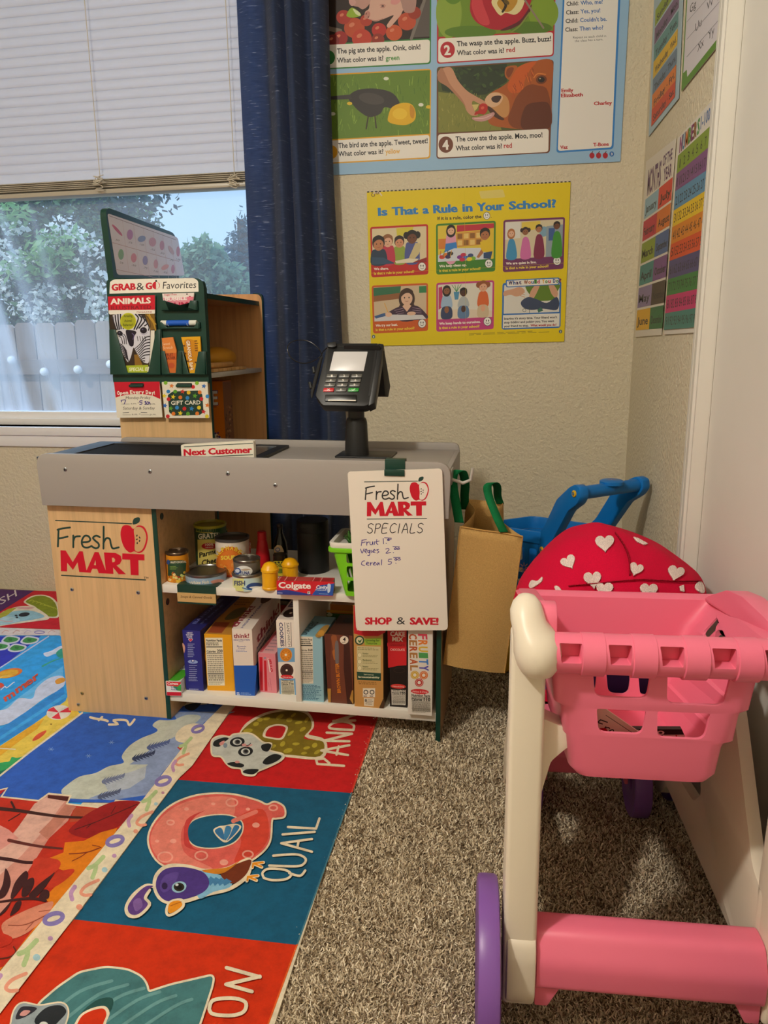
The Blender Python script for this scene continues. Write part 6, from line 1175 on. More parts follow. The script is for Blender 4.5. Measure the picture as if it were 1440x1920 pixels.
# --- squares of the border
ra.quad((448, 1315), (712, 1330), (659, 1487), (334, 1462), '#bb1418'); ra.quad((334, 1462), (659, 1487), (557, 1772), (139, 1724), T); ra.quad((139, 1724), (557, 1772), (470, 2010), (-90, 1985), '#bd2c08')
ra.stroke([(712, 1332), (659, 1487)], 3, '#c9402c', False); ra.stroke([(659, 1487), (557, 1772)], 3, '#3f6f82', False); ra.stroke([(557, 1772), (470, 2010)], 3, '#cf5a20', False)
# --- inner picture area: summer, winter, autumn
ra.crop(0, 1080, 3.1304)
ra.poly([(-400, 560), (240, 340), (350, 350), (700, 640), (470, 812), (0, 1190), (-700, 1500)], '#2f9be0')
ra.poly([(-300, 300), (0, 355), (275, 352), (240, 352), (0, 545), (-400, 800)], '#2a35b4')
ra.stroke([(285, 355), (0, 540), (-300, 730)], 7, '#b9c4e4', False)
ra.poly([(365, 395), (330, 475), (200, 560), (0, 690), (-300, 880), (-300, 800), (0, 600), (330, 395)], '#2e9ee8')
ra.blob([(255, 455), (300, 440), (360, 410), (372, 440), (310, 462), (275, 475)], '#cfdaf0'); ra.blob([(330, 450), (372, 425), (380, 480), (345, 478)], '#2f9a86'); ra.stroke([(250, 530), (310, 500), (370, 480)], [10, 3], '#3aa08a')
ra.poly([(370, 530), (250, 610), (130, 700), (0, 790), (0, 860), (372, 640)], '#63b4ea')
ra.blob([(370, 590), (290, 600), (215, 660), (190, 720), (110, 720), (40, 780), (-40, 800), (-80, 880), (40, 870), (150, 800), (260, 720), (372, 650)], '#c6cfe8')
ra.poly([(372, 650), (260, 730), (120, 820), (0, 900), (-200, 1030), (-200, 1110), (0, 985), (200, 870), (390, 740)], '#2f86d4'); ra.poly([(385, 690), (250, 780), (100, 880), (0, 945), (-100, 1010), (-100, 1030), (0, 965), (200, 835), (390, 712)], '#3fa0e4')
ra.blob([(325, 615), (350, 600), (378, 600), (380, 620), (345, 635), (328, 632)], '#d9963a'); ra.ell(55, 572, 78, 26, '#d9702c', -12); ra.ell(45, 576, 66, 22, '#e0a832', -12); ra.stroke([(5, 670), (30, 650), (40, 658), (75, 630), (85, 625)], 5, '#cfdcec'); ra.stroke([(-5, 605), (20, 590), (60, 590)], 6, '#e0c46a')
ra.blob([(-20, 630), (15, 632), (22, 650), (-20, 665)], '#c84a34')
for ch, x, y, dx, dy in (('m', 30, 740, 62, -38), ('m', 98, 692, 62, -42), ('e', 152, 655, 46, -32), ('r', 200, 622, 34, -26)): ra.text(ch, x, y, x+dx, y+dy, 50, '#c44c34', .05, up=(-.35, -.75))
ra.poly([(470, 812), (395, 712), (385, 735), (200, 870), (0, 1000), (-200, 1120), (-200, 1240), (0, 1175), (150, 1065), (320, 925)], '#dcc04e'); ra.poly([(0, 1005), (200, 870), (260, 840), (220, 900), (130, 960), (0, 1060)], '#d9a32a'); ra.stroke([(0, 1014), (90, 1020)], 6, '#e0d8c0', False)
ra.ell(345, 803, 72, 42, '#d9d2c6', -8)
for k in range(3): q = rad(k*120-40); ra.poly([(345, 803)]+[(345+72*math.cos(q+j*.2), 803+40*math.sin(q+j*.2)-6*math.cos(q)) for j in range(5)], '#cc2c3c')
ra.blob([(190, 970), (215, 935), (270, 908), (262, 930), (225, 960)], '#c84e30'); ra.ell(300, 872, 6, 4, '#7a5a1c')
ra.blob([(-20, 1110), (25, 1095), (55, 1090), (70, 1065), (100, 1070), (140, 1062), (95, 1100), (40, 1140), (0, 1165), (-30, 1180)], '#2f9a5a'); ra.blob([(-30, 1160), (30, 1140), (60, 1140), (0, 1175)], '#156a54')
for x, y in ((60, 375), (172, 378), (0, 415), (98, 424)):
    ra.blob([(x-52, y+6), (x-20, y-24), (x+25, y-22), (x+58, y-10), (x+42, y+14), (x-5, y+24), (x-40, y+20)], '#c9cfe0'); ra.blob([(x-40, y+4), (x-15, y-16), (x+20, y-14), (x+46, y-6), (x+34, y+8), (x-5, y+16), (x-30, y+12)], '#3f8a4a'); ra.blob([(x-10, y-8), (x+12, y-6), (x+8, y+6), (x-8, y+4)], '#2a6a3a')
# upper border: letter squares and strip
ra.poly([(-600, 150), (0, 80), (200, 88), (0, 210), (-700, 420)], '#4a1f66'); ra.text('FISH', -60, 205, 100, 118, 44, '#d9cfd8', .0, up=(-.2, -.9))
ra.poly([(200, 88), (720, 100), (700, 330), (348, 315), (0, 303), (-300, 330), (0, 212)], '#c5142c')
ra.blob([(140, 150), (190, 118), (250, 112), (300, 125), (330, 150), (345, 180), (345, 240), (300, 248), (230, 235), (205, 195), (160, 170)], '#e4dccb'); ra.blob([(152, 150), (195, 124), (250, 118), (295, 132), (322, 158), (335, 190), (335, 235), (290, 240), (240, 228), (212, 185), (170, 165)], '#7f8f1c')
for k in range(7): ra.stroke([(170+k*22, 150+k*6), (190+k*22, 142+k*8), (205+k*22, 152+k*8)], 5, '#a9b33a')
ra.blob([(0, 225), (60, 195), (120, 180), (190, 182), (240, 205), (285, 240), (280, 258), (210, 268), (120, 280), (40, 290), (-40, 300)], '#e4dccb'); ra.blob([(0, 240), (60, 215), (130, 205), (200, 210), (262, 240), (200, 258), (110, 272), (20, 288)], '#8fbfd6'); ra.blob([(0, 250), (50, 240), (120, 262), (40, 284), (-10, 290)], '#a9d0e0'); ra.blob([(95, 190), (150, 184), (200, 190), (150, 198)], '#d9a9b4'); ra.poly([(-20, 235), (50, 195), (100, 188), (40, 235), (-10, 255)], '#a8a83a')
ra.ell(142, 229, 33, 12, '#1c2233', -8); ra.ell(95, 235, 9, 5, '#2c3a4a'); ra.ell(100, 246, 8, 5, '#2c3a4a'); ra.stroke([(0, 262), (40, 270), (75, 268)], 4, '#d9a9b4')
ra.poly([(-300, 320), (0, 305), (348, 318), (352, 350), (0, 350), (-300, 350)], '#d9cfd0')
for x, c in ((30, '#d0a29a'), (95, '#c99a92'), (160, '#b9a9c4'), (300, '#d0a29a')): ra.stroke([(x-18, 338), (x, 322), (x+22, 326)], 4, c)
ra.ring(232, 332, 32, 7, '#8f86b8', 11)
# winter
ra.crop(0, 1400, 3.6909)
ra.poly([(565, -225), (1560, -300), (1330, -50), (975, 395), (265, 383), (10, 358), (-300, 340), (-300, 420), (0, 215), (210, 45)], '#2a59b8')
ra.stroke([(570, -232), (210, 38), (0, 205), (-300, 430)], 12, '#d9cfb8', False)
ra.crop(0, 1080, 3.1304)
ra.stroke([(530, 832), (560, 840), (615, 848), (632, 855)], 14, '#ddd0b6'); ra.stroke([(580, 850), (600, 830)], 12, '#ddd0b6'); ra.stroke([(640, 875), (690, 872), (668, 850), (740, 850), (760, 878), (790, 845)], 13, '#ddd0b6')
ra.blob([(985, 850), (930, 850), (895, 880), (925, 905), (905, 925), (830, 955), (760, 1000), (715, 1060), (725, 1100), (640, 1120), (560, 1160), (470, 1180), (400, 1225), (360, 1270), (420, 1310), (700, 1310), (850, 1270), (1000, 1100), (1080, 1010), (1180, 850)], '#b9c0b6', 4)
ra.poly([(1010, 800), (1380, 800), (1200, 860), (1080, 1010), (980, 1120), (860, 1290), (650, 1320), (520, 1310), (650, 1260), (800, 1170), (870, 1110), (760, 1110), (900, 1010), (1000, 960), (1060, 880)], '#8395bd'); ra.blob([(1000, 870), (1090, 820), (1180, 830), (1100, 900), (1000, 960), (960, 960)], '#b6bcb4'); ra.poly([(600, 1200), (780, 1150), (860, 1120), (850, 1190), (760, 1250), (640, 1275)], '#a9b3c2')
ra.blob([(1030, 960), (1040, 920), (1090, 880), (1160, 870), (1210, 900), (1180, 940), (1130, 980), (1060, 980)], '#ddd0b6'); ra.poly([(1040, 1010), (1095, 985), (1085, 1010), (1060, 1028)], '#b8322c'); ra.blob([(1090, 760), (1180, 745), (1140, 790), (1095, 785)], '#1c2233'); ra.blob([(1030, 740), (1060, 742), (1050, 758)], '#1c2233'); ra.ell(1220, 750, 8, 5, '#1c2233'); ra.ell(1255, 756, 8, 5, '#1c2233')
for x, y, c in ((925, 1005, '#4a5a8c'), (838, 1070, '#2f3a5c'), (660, 1205, '#6a7494'), (636, 1295, '#4c5674')):
    U, D = [], []
    for k in range(7):
        q = k/6; bx, by = x-55+k*18, y+10-k*5.5; h = 30*(1-q*.35)
        U += [(bx-8, by-h*.25), (bx+22, by-h-4)]; D += [(bx-4, by+h*.2), (bx+26, by+h*.75-6)]
    ra.poly([(x-62, y+12)]+U+[(x+72, y-30), (x+66, y-16)]+D[::-1], c)
for x, y in ((655, 980), (300, 1020), (520, 1060)):
    for k in range(3): q = rad(k*60); ra.stroke([(x-16*math.cos(q), y-11*math.sin(q)), (x+16*math.cos(q), y+11*math.sin(q))], 2.5, '#7f9cd0', False)
# autumn
ra.crop(0, 1400, 3.6909)
ra.poly([(-300, 345), (10, 355), (270, 385), (340, 330), (490, 345), (460, 400), (770, 430), (800, 375), (972, 388), (0, 1565), (-300, 1900)], '#b32a18')
ra.stroke([(-100, 330), (50, 292), (10, 352), (268, 380), (338, 330), (490, 345), (462, 402), (768, 434), (802, 378), (972, 388)], 12, CR, False); ra.poly([(-100, 330), (42, 300), (0, 340), (-100, 350)], '#a5222a')
ra.poly([(255, 392), (342, 338), (482, 350), (455, 402), (520, 420), (470, 520), (340, 640), (200, 860), (60, 1100), (-100, 1300), (-100, 800), (60, 640), (180, 500)], '#c88a7c')
ra.poly([(240, 400), (342, 345), (480, 352), (420, 420), (300, 590), (150, 760), (-60, 950), (-60, 760), (100, 600)], '#d3a699'); ra.poly([(-60, 520), (60, 580), (130, 640), (-60, 760)], '#cf8d84'); ra.poly([(520, 425), (700, 440), (560, 520), (480, 530)], '#a5452c'); ra.poly([(455, 405), (530, 420), (330, 650), (270, 600), (400, 470)], '#b97867')
ra.poly([(332, 340), (478, 352), (468, 384), (330, 362)], '#4a1a18')
ra.stroke([(-40, 432), (120, 448), (300, 475), (440, 492), (590, 498)], [26, 16], '#3a1a18'); ra.stroke([(80, 390), (100, 430)], 16, '#3a1a18'); ra.stroke([(60, 520), (140, 470)], 7, '#3a1a18'); ra.stroke([(62, 655), (180, 680), (300, 700), (430, 712)], [24, 14], '#5a2420'); ra.stroke([(-30, 775), (80, 790), (180, 808), (300, 806)], [26, 20], '#3a1618')
ra.blob([(800, 385), (975, 392), (900, 480), (820, 560), (700, 600), (600, 640), (480, 600), (520, 540), (640, 450)], '#8c1516'); ra.stroke([(520, 580), (660, 530), (800, 470), (950, 405)], 6, '#4a1214'); ra.stroke([(640, 535), (600, 570)], 5, '#4a1214'); ra.stroke([(770, 470), (800, 420)], 5, '#4a1214')
ra.poly([(812, 570), (700, 600), (580, 660), (450, 670), (440, 740), (340, 780), (400, 850), (480, 880), (400, 960), (300, 1060), (350, 1090), (240, 1260), (30, 1530), (-60, 1560), (-60, 1640), (0, 1560), (640, 800), (800, 600)], '#cf7510'); ra.blob([(250, 780), (400, 790), (410, 850), (300, 950), (200, 1020), (180, 960), (220, 850)], '#b93420')
ra.stroke([(480, 750), (600, 740), (700, 705)], 8, '#7a2c14'); ra.stroke([(640, 690), (690, 700)], 6, '#7a2c14'); ra.stroke([(500, 800), (560, 770), (600, 742)], 6, '#7a2c14'); ra.blob([(330, 960), (400, 880), (500, 855), (510, 880), (430, 950), (350, 990)], '#b8321c')
ra.blob([(20, 1230), (160, 1150), (300, 1095), (370, 1085), (330, 1170), (200, 1290), (80, 1340), (30, 1310)], '#c98068'); ra.stroke([(60, 1245), (180, 1240), (330, 1170)], 7, '#8a4434'); ra.stroke([(180, 1280), (240, 1215)], 5, '#8a4434'); ra.stroke([(270, 1150), (350, 1140)], 5, '#8a4434')
ra.blob([(-60, 1290), (80, 1325), (60, 1380), (-60, 1400)], '#b32a18'); ra.stroke([(-20, 1480), (70, 1465), (110, 1430), (95, 1395)], 10, '#5a2416')
for P in ([(-20, 1060), (20, 960), (40, 850), (75, 940), (40, 1040)], [(75, 1040), (110, 940), (180, 868), (195, 920), (140, 1000), (90, 1060)], [(150, 1040), (170, 950), (230, 915), (235, 970), (190, 1040)], [(200, 1040), (260, 970), (350, 900), (380, 880), (330, 960), (250, 1050)], [(270, 1060), (300, 1000), (340, 1010), (335, 1060)], [(-20, 1190), (40, 1120), (80, 1080), (40, 1150)], [(70, 1180), (110, 1090), (150, 1080), (130, 1140)]): ra.blob(P, '#3a181a')
ra.stroke([(-40, 1090), (100, 1070), (220, 1060), (315, 1075)], [14, 22], '#3a181a')
# cream strip with loose shapes
ra.poly([(1560, -300), (1620, -280), (1330, 140), (1234, 230), (513, 1196), (0, 1860), (-330, 2200), (-600, 2200), (0, 1568), (975, 392), (1320, -60)], CR)
for (x, y, s_) in ((1130, 246, 1), (797, 662, 1.12), (373, 1200, 1.3), (1370, -115, .8)): ra.ring(x, y, 62*s_, 25*s_, '#7f73b0', 38*s_, -18)
for (x, y, s_) in ((1040, 370, 1), (670, 830, 1.15), (200, 1420, 1.35), (1290, -10, .85)): ra.stroke([(x-50*s_, y+18*s_), (x-10*s_, y), (x+40*s_, y-50*s_)], 26*s_, '#a8bd88'); ra.stroke([(x-5*s_, y+5*s_), (x-8*s_, y+30*s_), (x-25*s_, y+75*s_)], 26*s_, '#a8bd88')
for (x, y, s_) in ((1000, 505, 1), (620, 985, 1.12), (110, 1640, 1.3), (1260, 95, .85)): ra.stroke([(x+55*s_, y-45*s_), (x-20*s_, y-10*s_), (x-52*s_, y+30*s_), (x-30*s_, y+48*s_), (x+8*s_, y+45*s_)], 20*s_, '#d9927a')
for (x, y, s_) in ((900, 520, 1), (505, 1022, 1.2), (-10, 1640, 1.3), (1205, 140, .9)): ra.stroke([(x+12*s_, y-35*s_), (x-10*s_, y), (x-4*s_, y+38*s_)], 25*s_, '#b48cb4')
for (x, y, s_, c) in ((1128, 328, 11, '#b3839a'), (792, 765, 16, '#b48cb4'), (350, 1338, 18, '#b48cb4'), (1080, 405, 13, '#9cc0cc'), (725, 862, 20, '#9cc0cc'), (255, 1470, 26, '#9cc0cc'), (550, 1120, 22, '#d9927a'), (940, 595, 16, '#d9927a')): ra.ell(x, y, s_, s_*.9, c)
# --- panda and the letter P
ra.crop(0, 1320, 2)
def outlined(pts, w, fill, holes=(), n=5):
    P = sm(pts, n); ra.poly(P, CR, []); c = Vector((sum(p[0] for p in P)/len(P), sum(p[1] for p in P)/len(P)))
    ra.stroke(P, w*2, CR, False, True); ra.poly(P, fill, [sm(h, n) for h in holes])
OL = '#776512'
ra.stroke([(900, 118), (930, 75), (1000, 38), (1080, 25), (1140, 30), (1165, 55), (1170, 85), (1150, 118), (1215, 140), (1205, 198), (1100, 195), (1000, 180)], 14, CR)
ra.poly(sm([(900, 120), (935, 75), (1000, 40), (1080, 26), (1140, 34), (1166, 62), (1166, 92), (1140, 130), (1212, 142), (1200, 196), (1100, 192), (1000, 180), (960, 140)], 4), OL)
ra.blob([(985, 120), (1000, 88), (1040, 76), (1078, 84), (1072, 112), (1055, 134), (1010, 130)], CR); ra.blob([(995, 118), (1008, 92), (1040, 82), (1070, 88), (1065, 110), (1050, 128), (1012, 124)], '#b01417')
R2 = random.Random(21)
for x, y in ((960, 75), (1000, 55), (1050, 48), (1100, 42), (1120, 70), (1150, 60), (930, 100), (1090, 110), (1110, 150), (1150, 165), (1180, 155), (1190, 180), (1140, 185), (1060, 150), (1080, 175), (1020, 160), (975, 60), (1085, 60), (1135, 95), (915, 118)): ra.ell(x, y, R2.uniform(10, 18), R2.uniform(5, 9), '#a8982c', R2.uniform(-60, 0), 14)
pb = [(795, 165), (800, 138), (830, 126), (862, 130), (880, 120), (940, 118), (985, 150), (1015, 155), (1010, 180), (1060, 195), (1050, 215), (1000, 240), (965, 255), (950, 270), (915, 266), (905, 245), (870, 240), (850, 225), (830, 200), (800, 195)]
ra.stroke(pb, 12, CR, True, True); ra.blob(pb, '#b9bdb8'); ra.blob([(800, 160), (806, 142), (840, 130), (858, 134), (838, 150), (822, 165)], '#16181c'); ra.blob([(824, 150), (842, 142), (838, 156), (826, 160)], '#c98a86'); ra.ell(845, 160, 8, 9, '#7a8a9a')
for x, y in ((890, 147), (921, 183)): ra.ell(x, y, 28, 18, '#17191d', -8); ra.ell(x, y, 17, 12, '#c9ccc8'); ra.ell(x+1, y, 11, 9, '#5a5a5a'); ra.ell(x+2, y-1, 7, 6, '#0c0c0e')
ra.stroke([(905, 162), (930, 160), (940, 152)], 3, '#3a2a2c'); ra.ell(916, 158, 9, 5, '#c98a86'); ra.stroke([(925, 165), (945, 158)], 4, '#c98a86')
ra.blob([(980, 160), (1005, 152), (1018, 160), (1005, 182), (985, 178)], '#15171a'); ra.blob([(985, 225), (1000, 205), (1030, 192), (1056, 200), (1040, 218), (1005, 232)], '#15171a'); ra.blob([(852, 228), (880, 222), (915, 232), (905, 243), (870, 238)], '#15171a'); ra.blob([(912, 262), (925, 250), (970, 250), (950, 268)], '#15171a'); ra.ell(890, 222, 9, 5, '#c98a86')
for ch, P in (('P', [[(1290, 232), (1190, 225)], [(1190, 225), (1185, 208), (1215, 205), (1235, 222)]]), ('A', [[(1305, 192), (1205, 175)], [(1205, 175), (1310, 155)], [(1262, 190), (1270, 160)]]), ('N', [[(1310, 140), (1215, 138)], [(1215, 138), (1320, 112)], [(1320, 112), (1225, 108)]]), ('D', [[(1325, 98), (1240, 92), (1245, 74), (1285, 66), (1325, 78), (1325, 98)]]), ('A', [[(1332, 62), (1250, 64)], [(1250, 66), (1348, 36)], [(1295, 62), (1308, 50)]])):
    for p in P: ra.stroke(p, 9, CR, ch == 'D')
# --- quail and the letter Q
def donut(sc, c): return [(788+sc*(x-788), 495+sc*(y-495)) for x, y in c]
qo = [(560, 530), (575, 460), (640, 390), (740, 350), (860, 345), (960, 368), (1000, 385), (1030, 375), (1062, 392), (1065, 425), (1035, 432), (1018, 440), (1010, 520), (970, 570), (900, 610), (800, 635), (690, 630), (600, 600)]
ra.stroke(qo, 14, CR, True, True); ra.blob(qo, '#cf5a52'); ra.blob([(566, 530), (580, 465), (645, 398), (740, 360), (850, 352), (880, 370), (860, 440), (700, 450), (690, 560), (800, 625), (690, 622), (605, 592)], '#d97a6c')
ra.poly(sm([(880, 440), (985, 400), (1008, 500), (960, 570), (880, 600), (905, 520)], 5), '#c7402f')
qi = [(700, 490), (725, 445), (790, 425), (860, 425), (905, 448), (905, 490), (870, 528), (800, 545), (730, 535)]
ra.stroke(qi, 9, CR, True, True); ra.blob(qi, T); ra.blob([(690, 520), (700, 440), (770, 405), (730, 430), (705, 480), (720, 540), (760, 560), (705, 545)], '#b93a38')
for x, y, r_ in ((870, 375, 24), (1025, 395, 18), (620, 580, 30), (755, 575, 26), (930, 570, 22), (640, 450, 16)): ra.ring(x, y, r_, 6, '#e0998a', r_*.72)
for x, y, r_ in ((700, 400, 9), (960, 460, 14), (840, 600, 16), (800, 380, 8), (650, 520, 12), (930, 400, 8), (590, 520, 8)): ra.ell(x, y, r_, r_*.7, '#e0998a')
ra.stroke([(875, 445), (960, 410)], 16, '#d9776a', False); ra.blob([(800, 480), (820, 465), (840, 462), (880, 455), (905, 465), (890, 490), (850, 525), (820, 510)], CR); ra.blob([(806, 482), (824, 470), (836, 480), (842, 515), (822, 504)], '#2f6a9a'); ra.blob([(840, 500), (848, 465), (868, 470), (862, 495), (846, 518)], '#3a7aa8'); ra.blob([(862, 500), (880, 462), (898, 468), (880, 495), (852, 520)], '#2f6a9a')
bird = [(580, 690), (590, 645), (630, 615), (700, 615), (770, 632), (850, 625), (930, 590), (938, 620), (920, 660), (860, 700), (780, 720), (700, 745), (640, 752), (600, 735)]
ra.stroke(bird, 14, CR, True, True)
ra.stroke([(575, 690), (545, 690), (500, 725), (475, 770), (485, 800), (520, 800), (560, 760), (545, 735), (560, 705)], 14, CR)
ra.blob([(575, 690), (545, 692), (505, 728), (480, 768), (490, 795), (520, 795), (555, 760), (540, 735), (556, 705)], '#5a3a80'); ra.blob([(500, 750), (525, 735), (535, 765), (510, 785)], '#7a5a9a')
ra.blob([(730, 640), (800, 640), (866, 670), (860, 695), (800, 712), (745, 735)], '#7ab0d0'); ra.blob([(830, 640), (935, 590), (935, 625), (910, 660), (868, 680)], '#6a2c14'); ra.blob([(760, 630), (850, 620), (900, 595), (840, 640), (790, 642)], '#c47a1c')
for k in range(5): ra.poly([(770+k*20, 650+k*3), (790+k*20, 665+k*2), (770+k*18, 690), (760+k*18, 672)], '#3f7aa8')
ra.blob([(585, 690), (596, 648), (632, 622), (700, 620), (765, 640), (785, 680), (760, 715), (690, 740), (635, 748), (602, 730)], '#45307a'); ra.blob([(600, 690), (620, 650), (670, 640), (650, 690), (615, 715)], '#56408c'); ra.ell(618, 690, 11, 13, '#2c1c4a')
ra.ell(672, 694, 28, 21, '#8fb8cc', -15); ra.ell(672, 694, 20, 16, '#2a2418'); ra.ell(672, 694, 11, 10, '#0c0a0a'); ra.ell(664, 686, 6, 5, '#d9e0e0')
ra.stroke([(640, 750), (625, 780), (632, 800), (660, 790), (688, 765), (680, 742)], 10, CR, True, True); ra.blob([(640, 752), (630, 778), (638, 793), (662, 782), (684, 762), (672, 745)], '#d98a1c'); ra.stroke([(640, 765), (680, 750)], 3, '#a85a14')
for x, y in ((950, 605), (930, 655)):
    for d in ((38, -4), (32, 14), (-4, 16)): ra.stroke([(x, y), (x+d[0], y+d[1])], 12, CR, False)
    for d in ((36, -4), (30, 12), (-2, 14)): ra.stroke([(x, y), (x+d[0], y+d[1])], 7, '#d98a1c', False)
ra.stroke([(990, 660), (985, 640), (1010, 625), (1070, 630), (1092, 648), (1070, 665), (1020, 668), (990, 660)], 9, CR); ra.stroke([(1085, 642), (1125, 652), (1145, 632)], 9, CR)
ra.stroke([(1025, 575), (1110, 570), (1145, 585), (1140, 605), (1110, 615), (1010, 612)], 9, CR); ra.stroke([(1170, 560), (1055, 528)], 9, CR, False); ra.stroke([(1055, 528), (1170, 512)], 9, CR, False); ra.stroke([(1115, 545), (1120, 520)], 9, CR, False); ra.stroke([(1060, 495), (1180, 485)], 9, CR, False); ra.stroke([(1075, 465), (1160, 470), (1195, 465)], 0.1, CR); ra.stroke([(1080, 462), (1185, 468)], 9, CR, False); ra.stroke([(1185, 468), (1198, 430)], 9, CR, False)
# --- raccoon square with the letter R
ro = [(150, 1130), (220, 1070), (300, 1015), (400, 995), (480, 1005), (530, 1030), (550, 1060), (555, 1090), (640, 1062), (800, 1025), (795, 1060), (750, 1200), (700, 1320), (200, 1340), (60, 1300)]
P = fil(ro, 20); ra.stroke(P, 16, CR, False, True); ra.poly(P, '#3f7074')
for k in range(6): ra.stroke([(190+k*60, 1170+k*16), (300+k*70, 1085+k*12), (420+k*60, 1045+k*14)], 12, '#5f8e90')
ra.blob([(300, 1180), (360, 1120), (420, 1110), (420, 1150), (380, 1200)], '#214a48'); ra.blob([(290, 1190), (330, 1155), (390, 1140), (412, 1165), (400, 1200), (380, 1260), (260, 1280)], CR); ra.blob([(300, 1190), (335, 1162), (385, 1150), (400, 1170), (390, 1200), (370, 1240), (280, 1260)], '#bd2c08')
rc_ = [(45, 1200), (60, 1150), (90, 1130), (150, 1140), (230, 1130), (255, 1160), (240, 1220), (200, 1300), (40, 1300)]
ra.stroke(rc_, 12, CR, True, True); ra.blob(rc_, '#8f9aa0'); ra.blob([(60, 1190), (75, 1150), (100, 1142), (140, 1150), (100, 1180)], '#2c2a34'); ra.blob([(75, 1175), (90, 1158), (115, 1160), (95, 1178)], '#c9908c'); ra.blob([(130, 1200), (170, 1150), (225, 1138), (250, 1160), (230, 1190), (180, 1230)], '#22262c'); ra.ell(165, 1210, 16, 10, '#c9ccc8')
ra.stroke([(850, 995), (975, 1030)], 14, CR, False); ra.stroke([(975, 1028), (848, 1058)], 14, CR, False); ra.stroke([(848, 1058), (945, 1085)], 14, CR, False); ra.stroke([(785, 1150), (800, 1118), (870, 1110), (920, 1125), (915, 1160), (870, 1175), (800, 1170), (785, 1150)], 14, CR); ra.stroke([(890, 1240), (760, 1290)], 14, CR, False)
for k in range(34):
    t = k/33; p = (714+(470-714)*t, 1340-1320+1330-10+0); 
o = b.obj('alphabet_rug', origin=(e0.x-1, 1.3, 0), smooth=0, recalc=False); tag(o, 'colourful alphabet rug with panda, quail and season pictures on the floor', 'rug')
# ================================================================== WALL POSTERS
def poster(name, label, px, plane_, crop, col, nrm, th=.0012):
    b = MB(); a = Art(b, plane_, 'paper', eps=6e-5, crop=crop); slab(a, px, th, col, nrm); return b, a
WB = pxplane(Vector((0, YW-.004, 0)), -YA)
b, a = poster('p', '', [(-40, -800), (1452, -800), (1440, 0), (1398, 752), (0, 818), (-40, 820)], WB, (600, 0, 2.4828), '#93b8d8', (0, -1, 0))
WHI, TX = '#e9e5dd', '#26262a'
def panel(tl, tr, br, bl, c, pic):                               # frame colour, picture ground, caption box
    a.quad(tl, tr, br, bl, c, 16)
def cap(tl, tr, br, bl, num, c, t1, t2, t3, c3, nx, ny, r=34):
    a.quad(tl, tr, br, bl, WHI, 14); a.ell(nx, ny, r, r*1.12, c)
    if num: a.text(num, nx-15, ny+24, nx+15, ny+22, 46, WHI, .05)
    x0 = nx+50 if num else 80; sl = (tr[1]-tl[1])/(tr[0]-tl[0]); 
    a.text(t1[0], t1[1], t1[2], t1[3], t1[2]+(t1[3]-t1[1])*sl, 25, TX, .022); a.text(t2[0], t2[1], t2[2], t2[3], t2[2]+(t2[3]-t2[1])*sl, 24, TX, .022); a.text(t3[0], t3[1], t3[2], t3[3], t3[2]+(t3[3]-t3[1])*sl, 24, c3, .022)
# pig panel
panel((-20, -300), (520, -300), (516, 298), (-20, 326), '#2f7a34', 0)
a.poly([(-16, -296), (514, -296), (510, 178), (-16, 206)], '#2a1c16')
a.poly([(420, 175), (510, 170), (512, -40), (470, 20), (440, 100)], '#57504c'); a.stroke([(425, 180), (480, 20), (505, -60)], 14, '#77706a', False); a.poly([(-16, 110), (100, 135), (110, 160), (-16, 130)], '#7a6a5c')
for x, y, r, c in ((160, 130, 48, '#b84a28'), (275, 140, 34, '#b02a22'), (405, 100, 42, '#b84a2c'), (345, 152, 38, '#c0522a'), (95, 178, 34, '#9a2420'), (195, 180, 46, '#b83a26'), (110, 80, 34, '#a83426'), (215, 95, 28, '#a83826'), (270, 185, 30, '#8c2a1c'), (60, 190, 30, '#7c1f1c'), (440, 60, 30, '#96321f')):
    a.ell(x, y, r, r*.98, c); a.ell(x-r*.25, y-r*.3, r*.3, r*.2, '#d07a5a', -30, 14)
a.crop(610, 0, 4.533)
a.blob([(380, -20), (420, -90), (560, -120), (700, -90), (720, 20), (660, 90), (640, 130), (590, 190), (545, 235), (522, 220), (545, 180), (580, 130), (500, 160), (430, 182), (375, 165), (335, 140), (340, 100), (372, 70)], '#cfa696', 6); a.blob([(600, -60), (760, -60), (760, 90), (690, 110), (660, 80), (640, 10)], '#a8847c'); a.blob([(200, -60), (330, -80), (385, -30), (370, 40), (320, 80), (280, 60), (240, 50), (205, 20)], '#b98f84'); a.blob([(202, 10), (235, -10), (262, 20), (235, 50), (212, 42)], '#c99a94')
a.ell(356, 128, 24, 34, '#b98074', 25, 20); a.ell(348, 118, 5, 9, '#6a3c38', 20, 10); a.ell(366, 146, 5, 9, '#6a3c38', 20, 10); a.stroke([(465, 45), (490, 38), (508, 48), (495, 66), (470, 62)], 6, '#a87468'); a.ell(488, 52, 12, 8, '#5c3c3a', 0, 14); a.blob([(555, 20), (575, -30), (620, -40), (640, 0), (610, 36), (570, 38)], '#cf8f8c'); a.stroke([(375, 165), (430, 176), (490, 160)], 5, '#a87468'); a.blob([(180, 125), (210, 75), (240, 68), (295, 110), (300, 135), (240, 150), (195, 145)], '#8fae2c'); a.blob([(235, 75), (290, 105), (298, 135), (260, 120)], '#d5dcae'); a.crop(600, 0, 2.4828)
cap((-16, 212), (512, 184), (510, 292), (-16, 320), '', '#2f7a34', ('The pig ate the apple. Oink, oink!', 80, 250, 468), ('What color was it?', 80, 293, 296), ('green', 306, 282, 370), '#3f8a3a', 40, 268, 30)
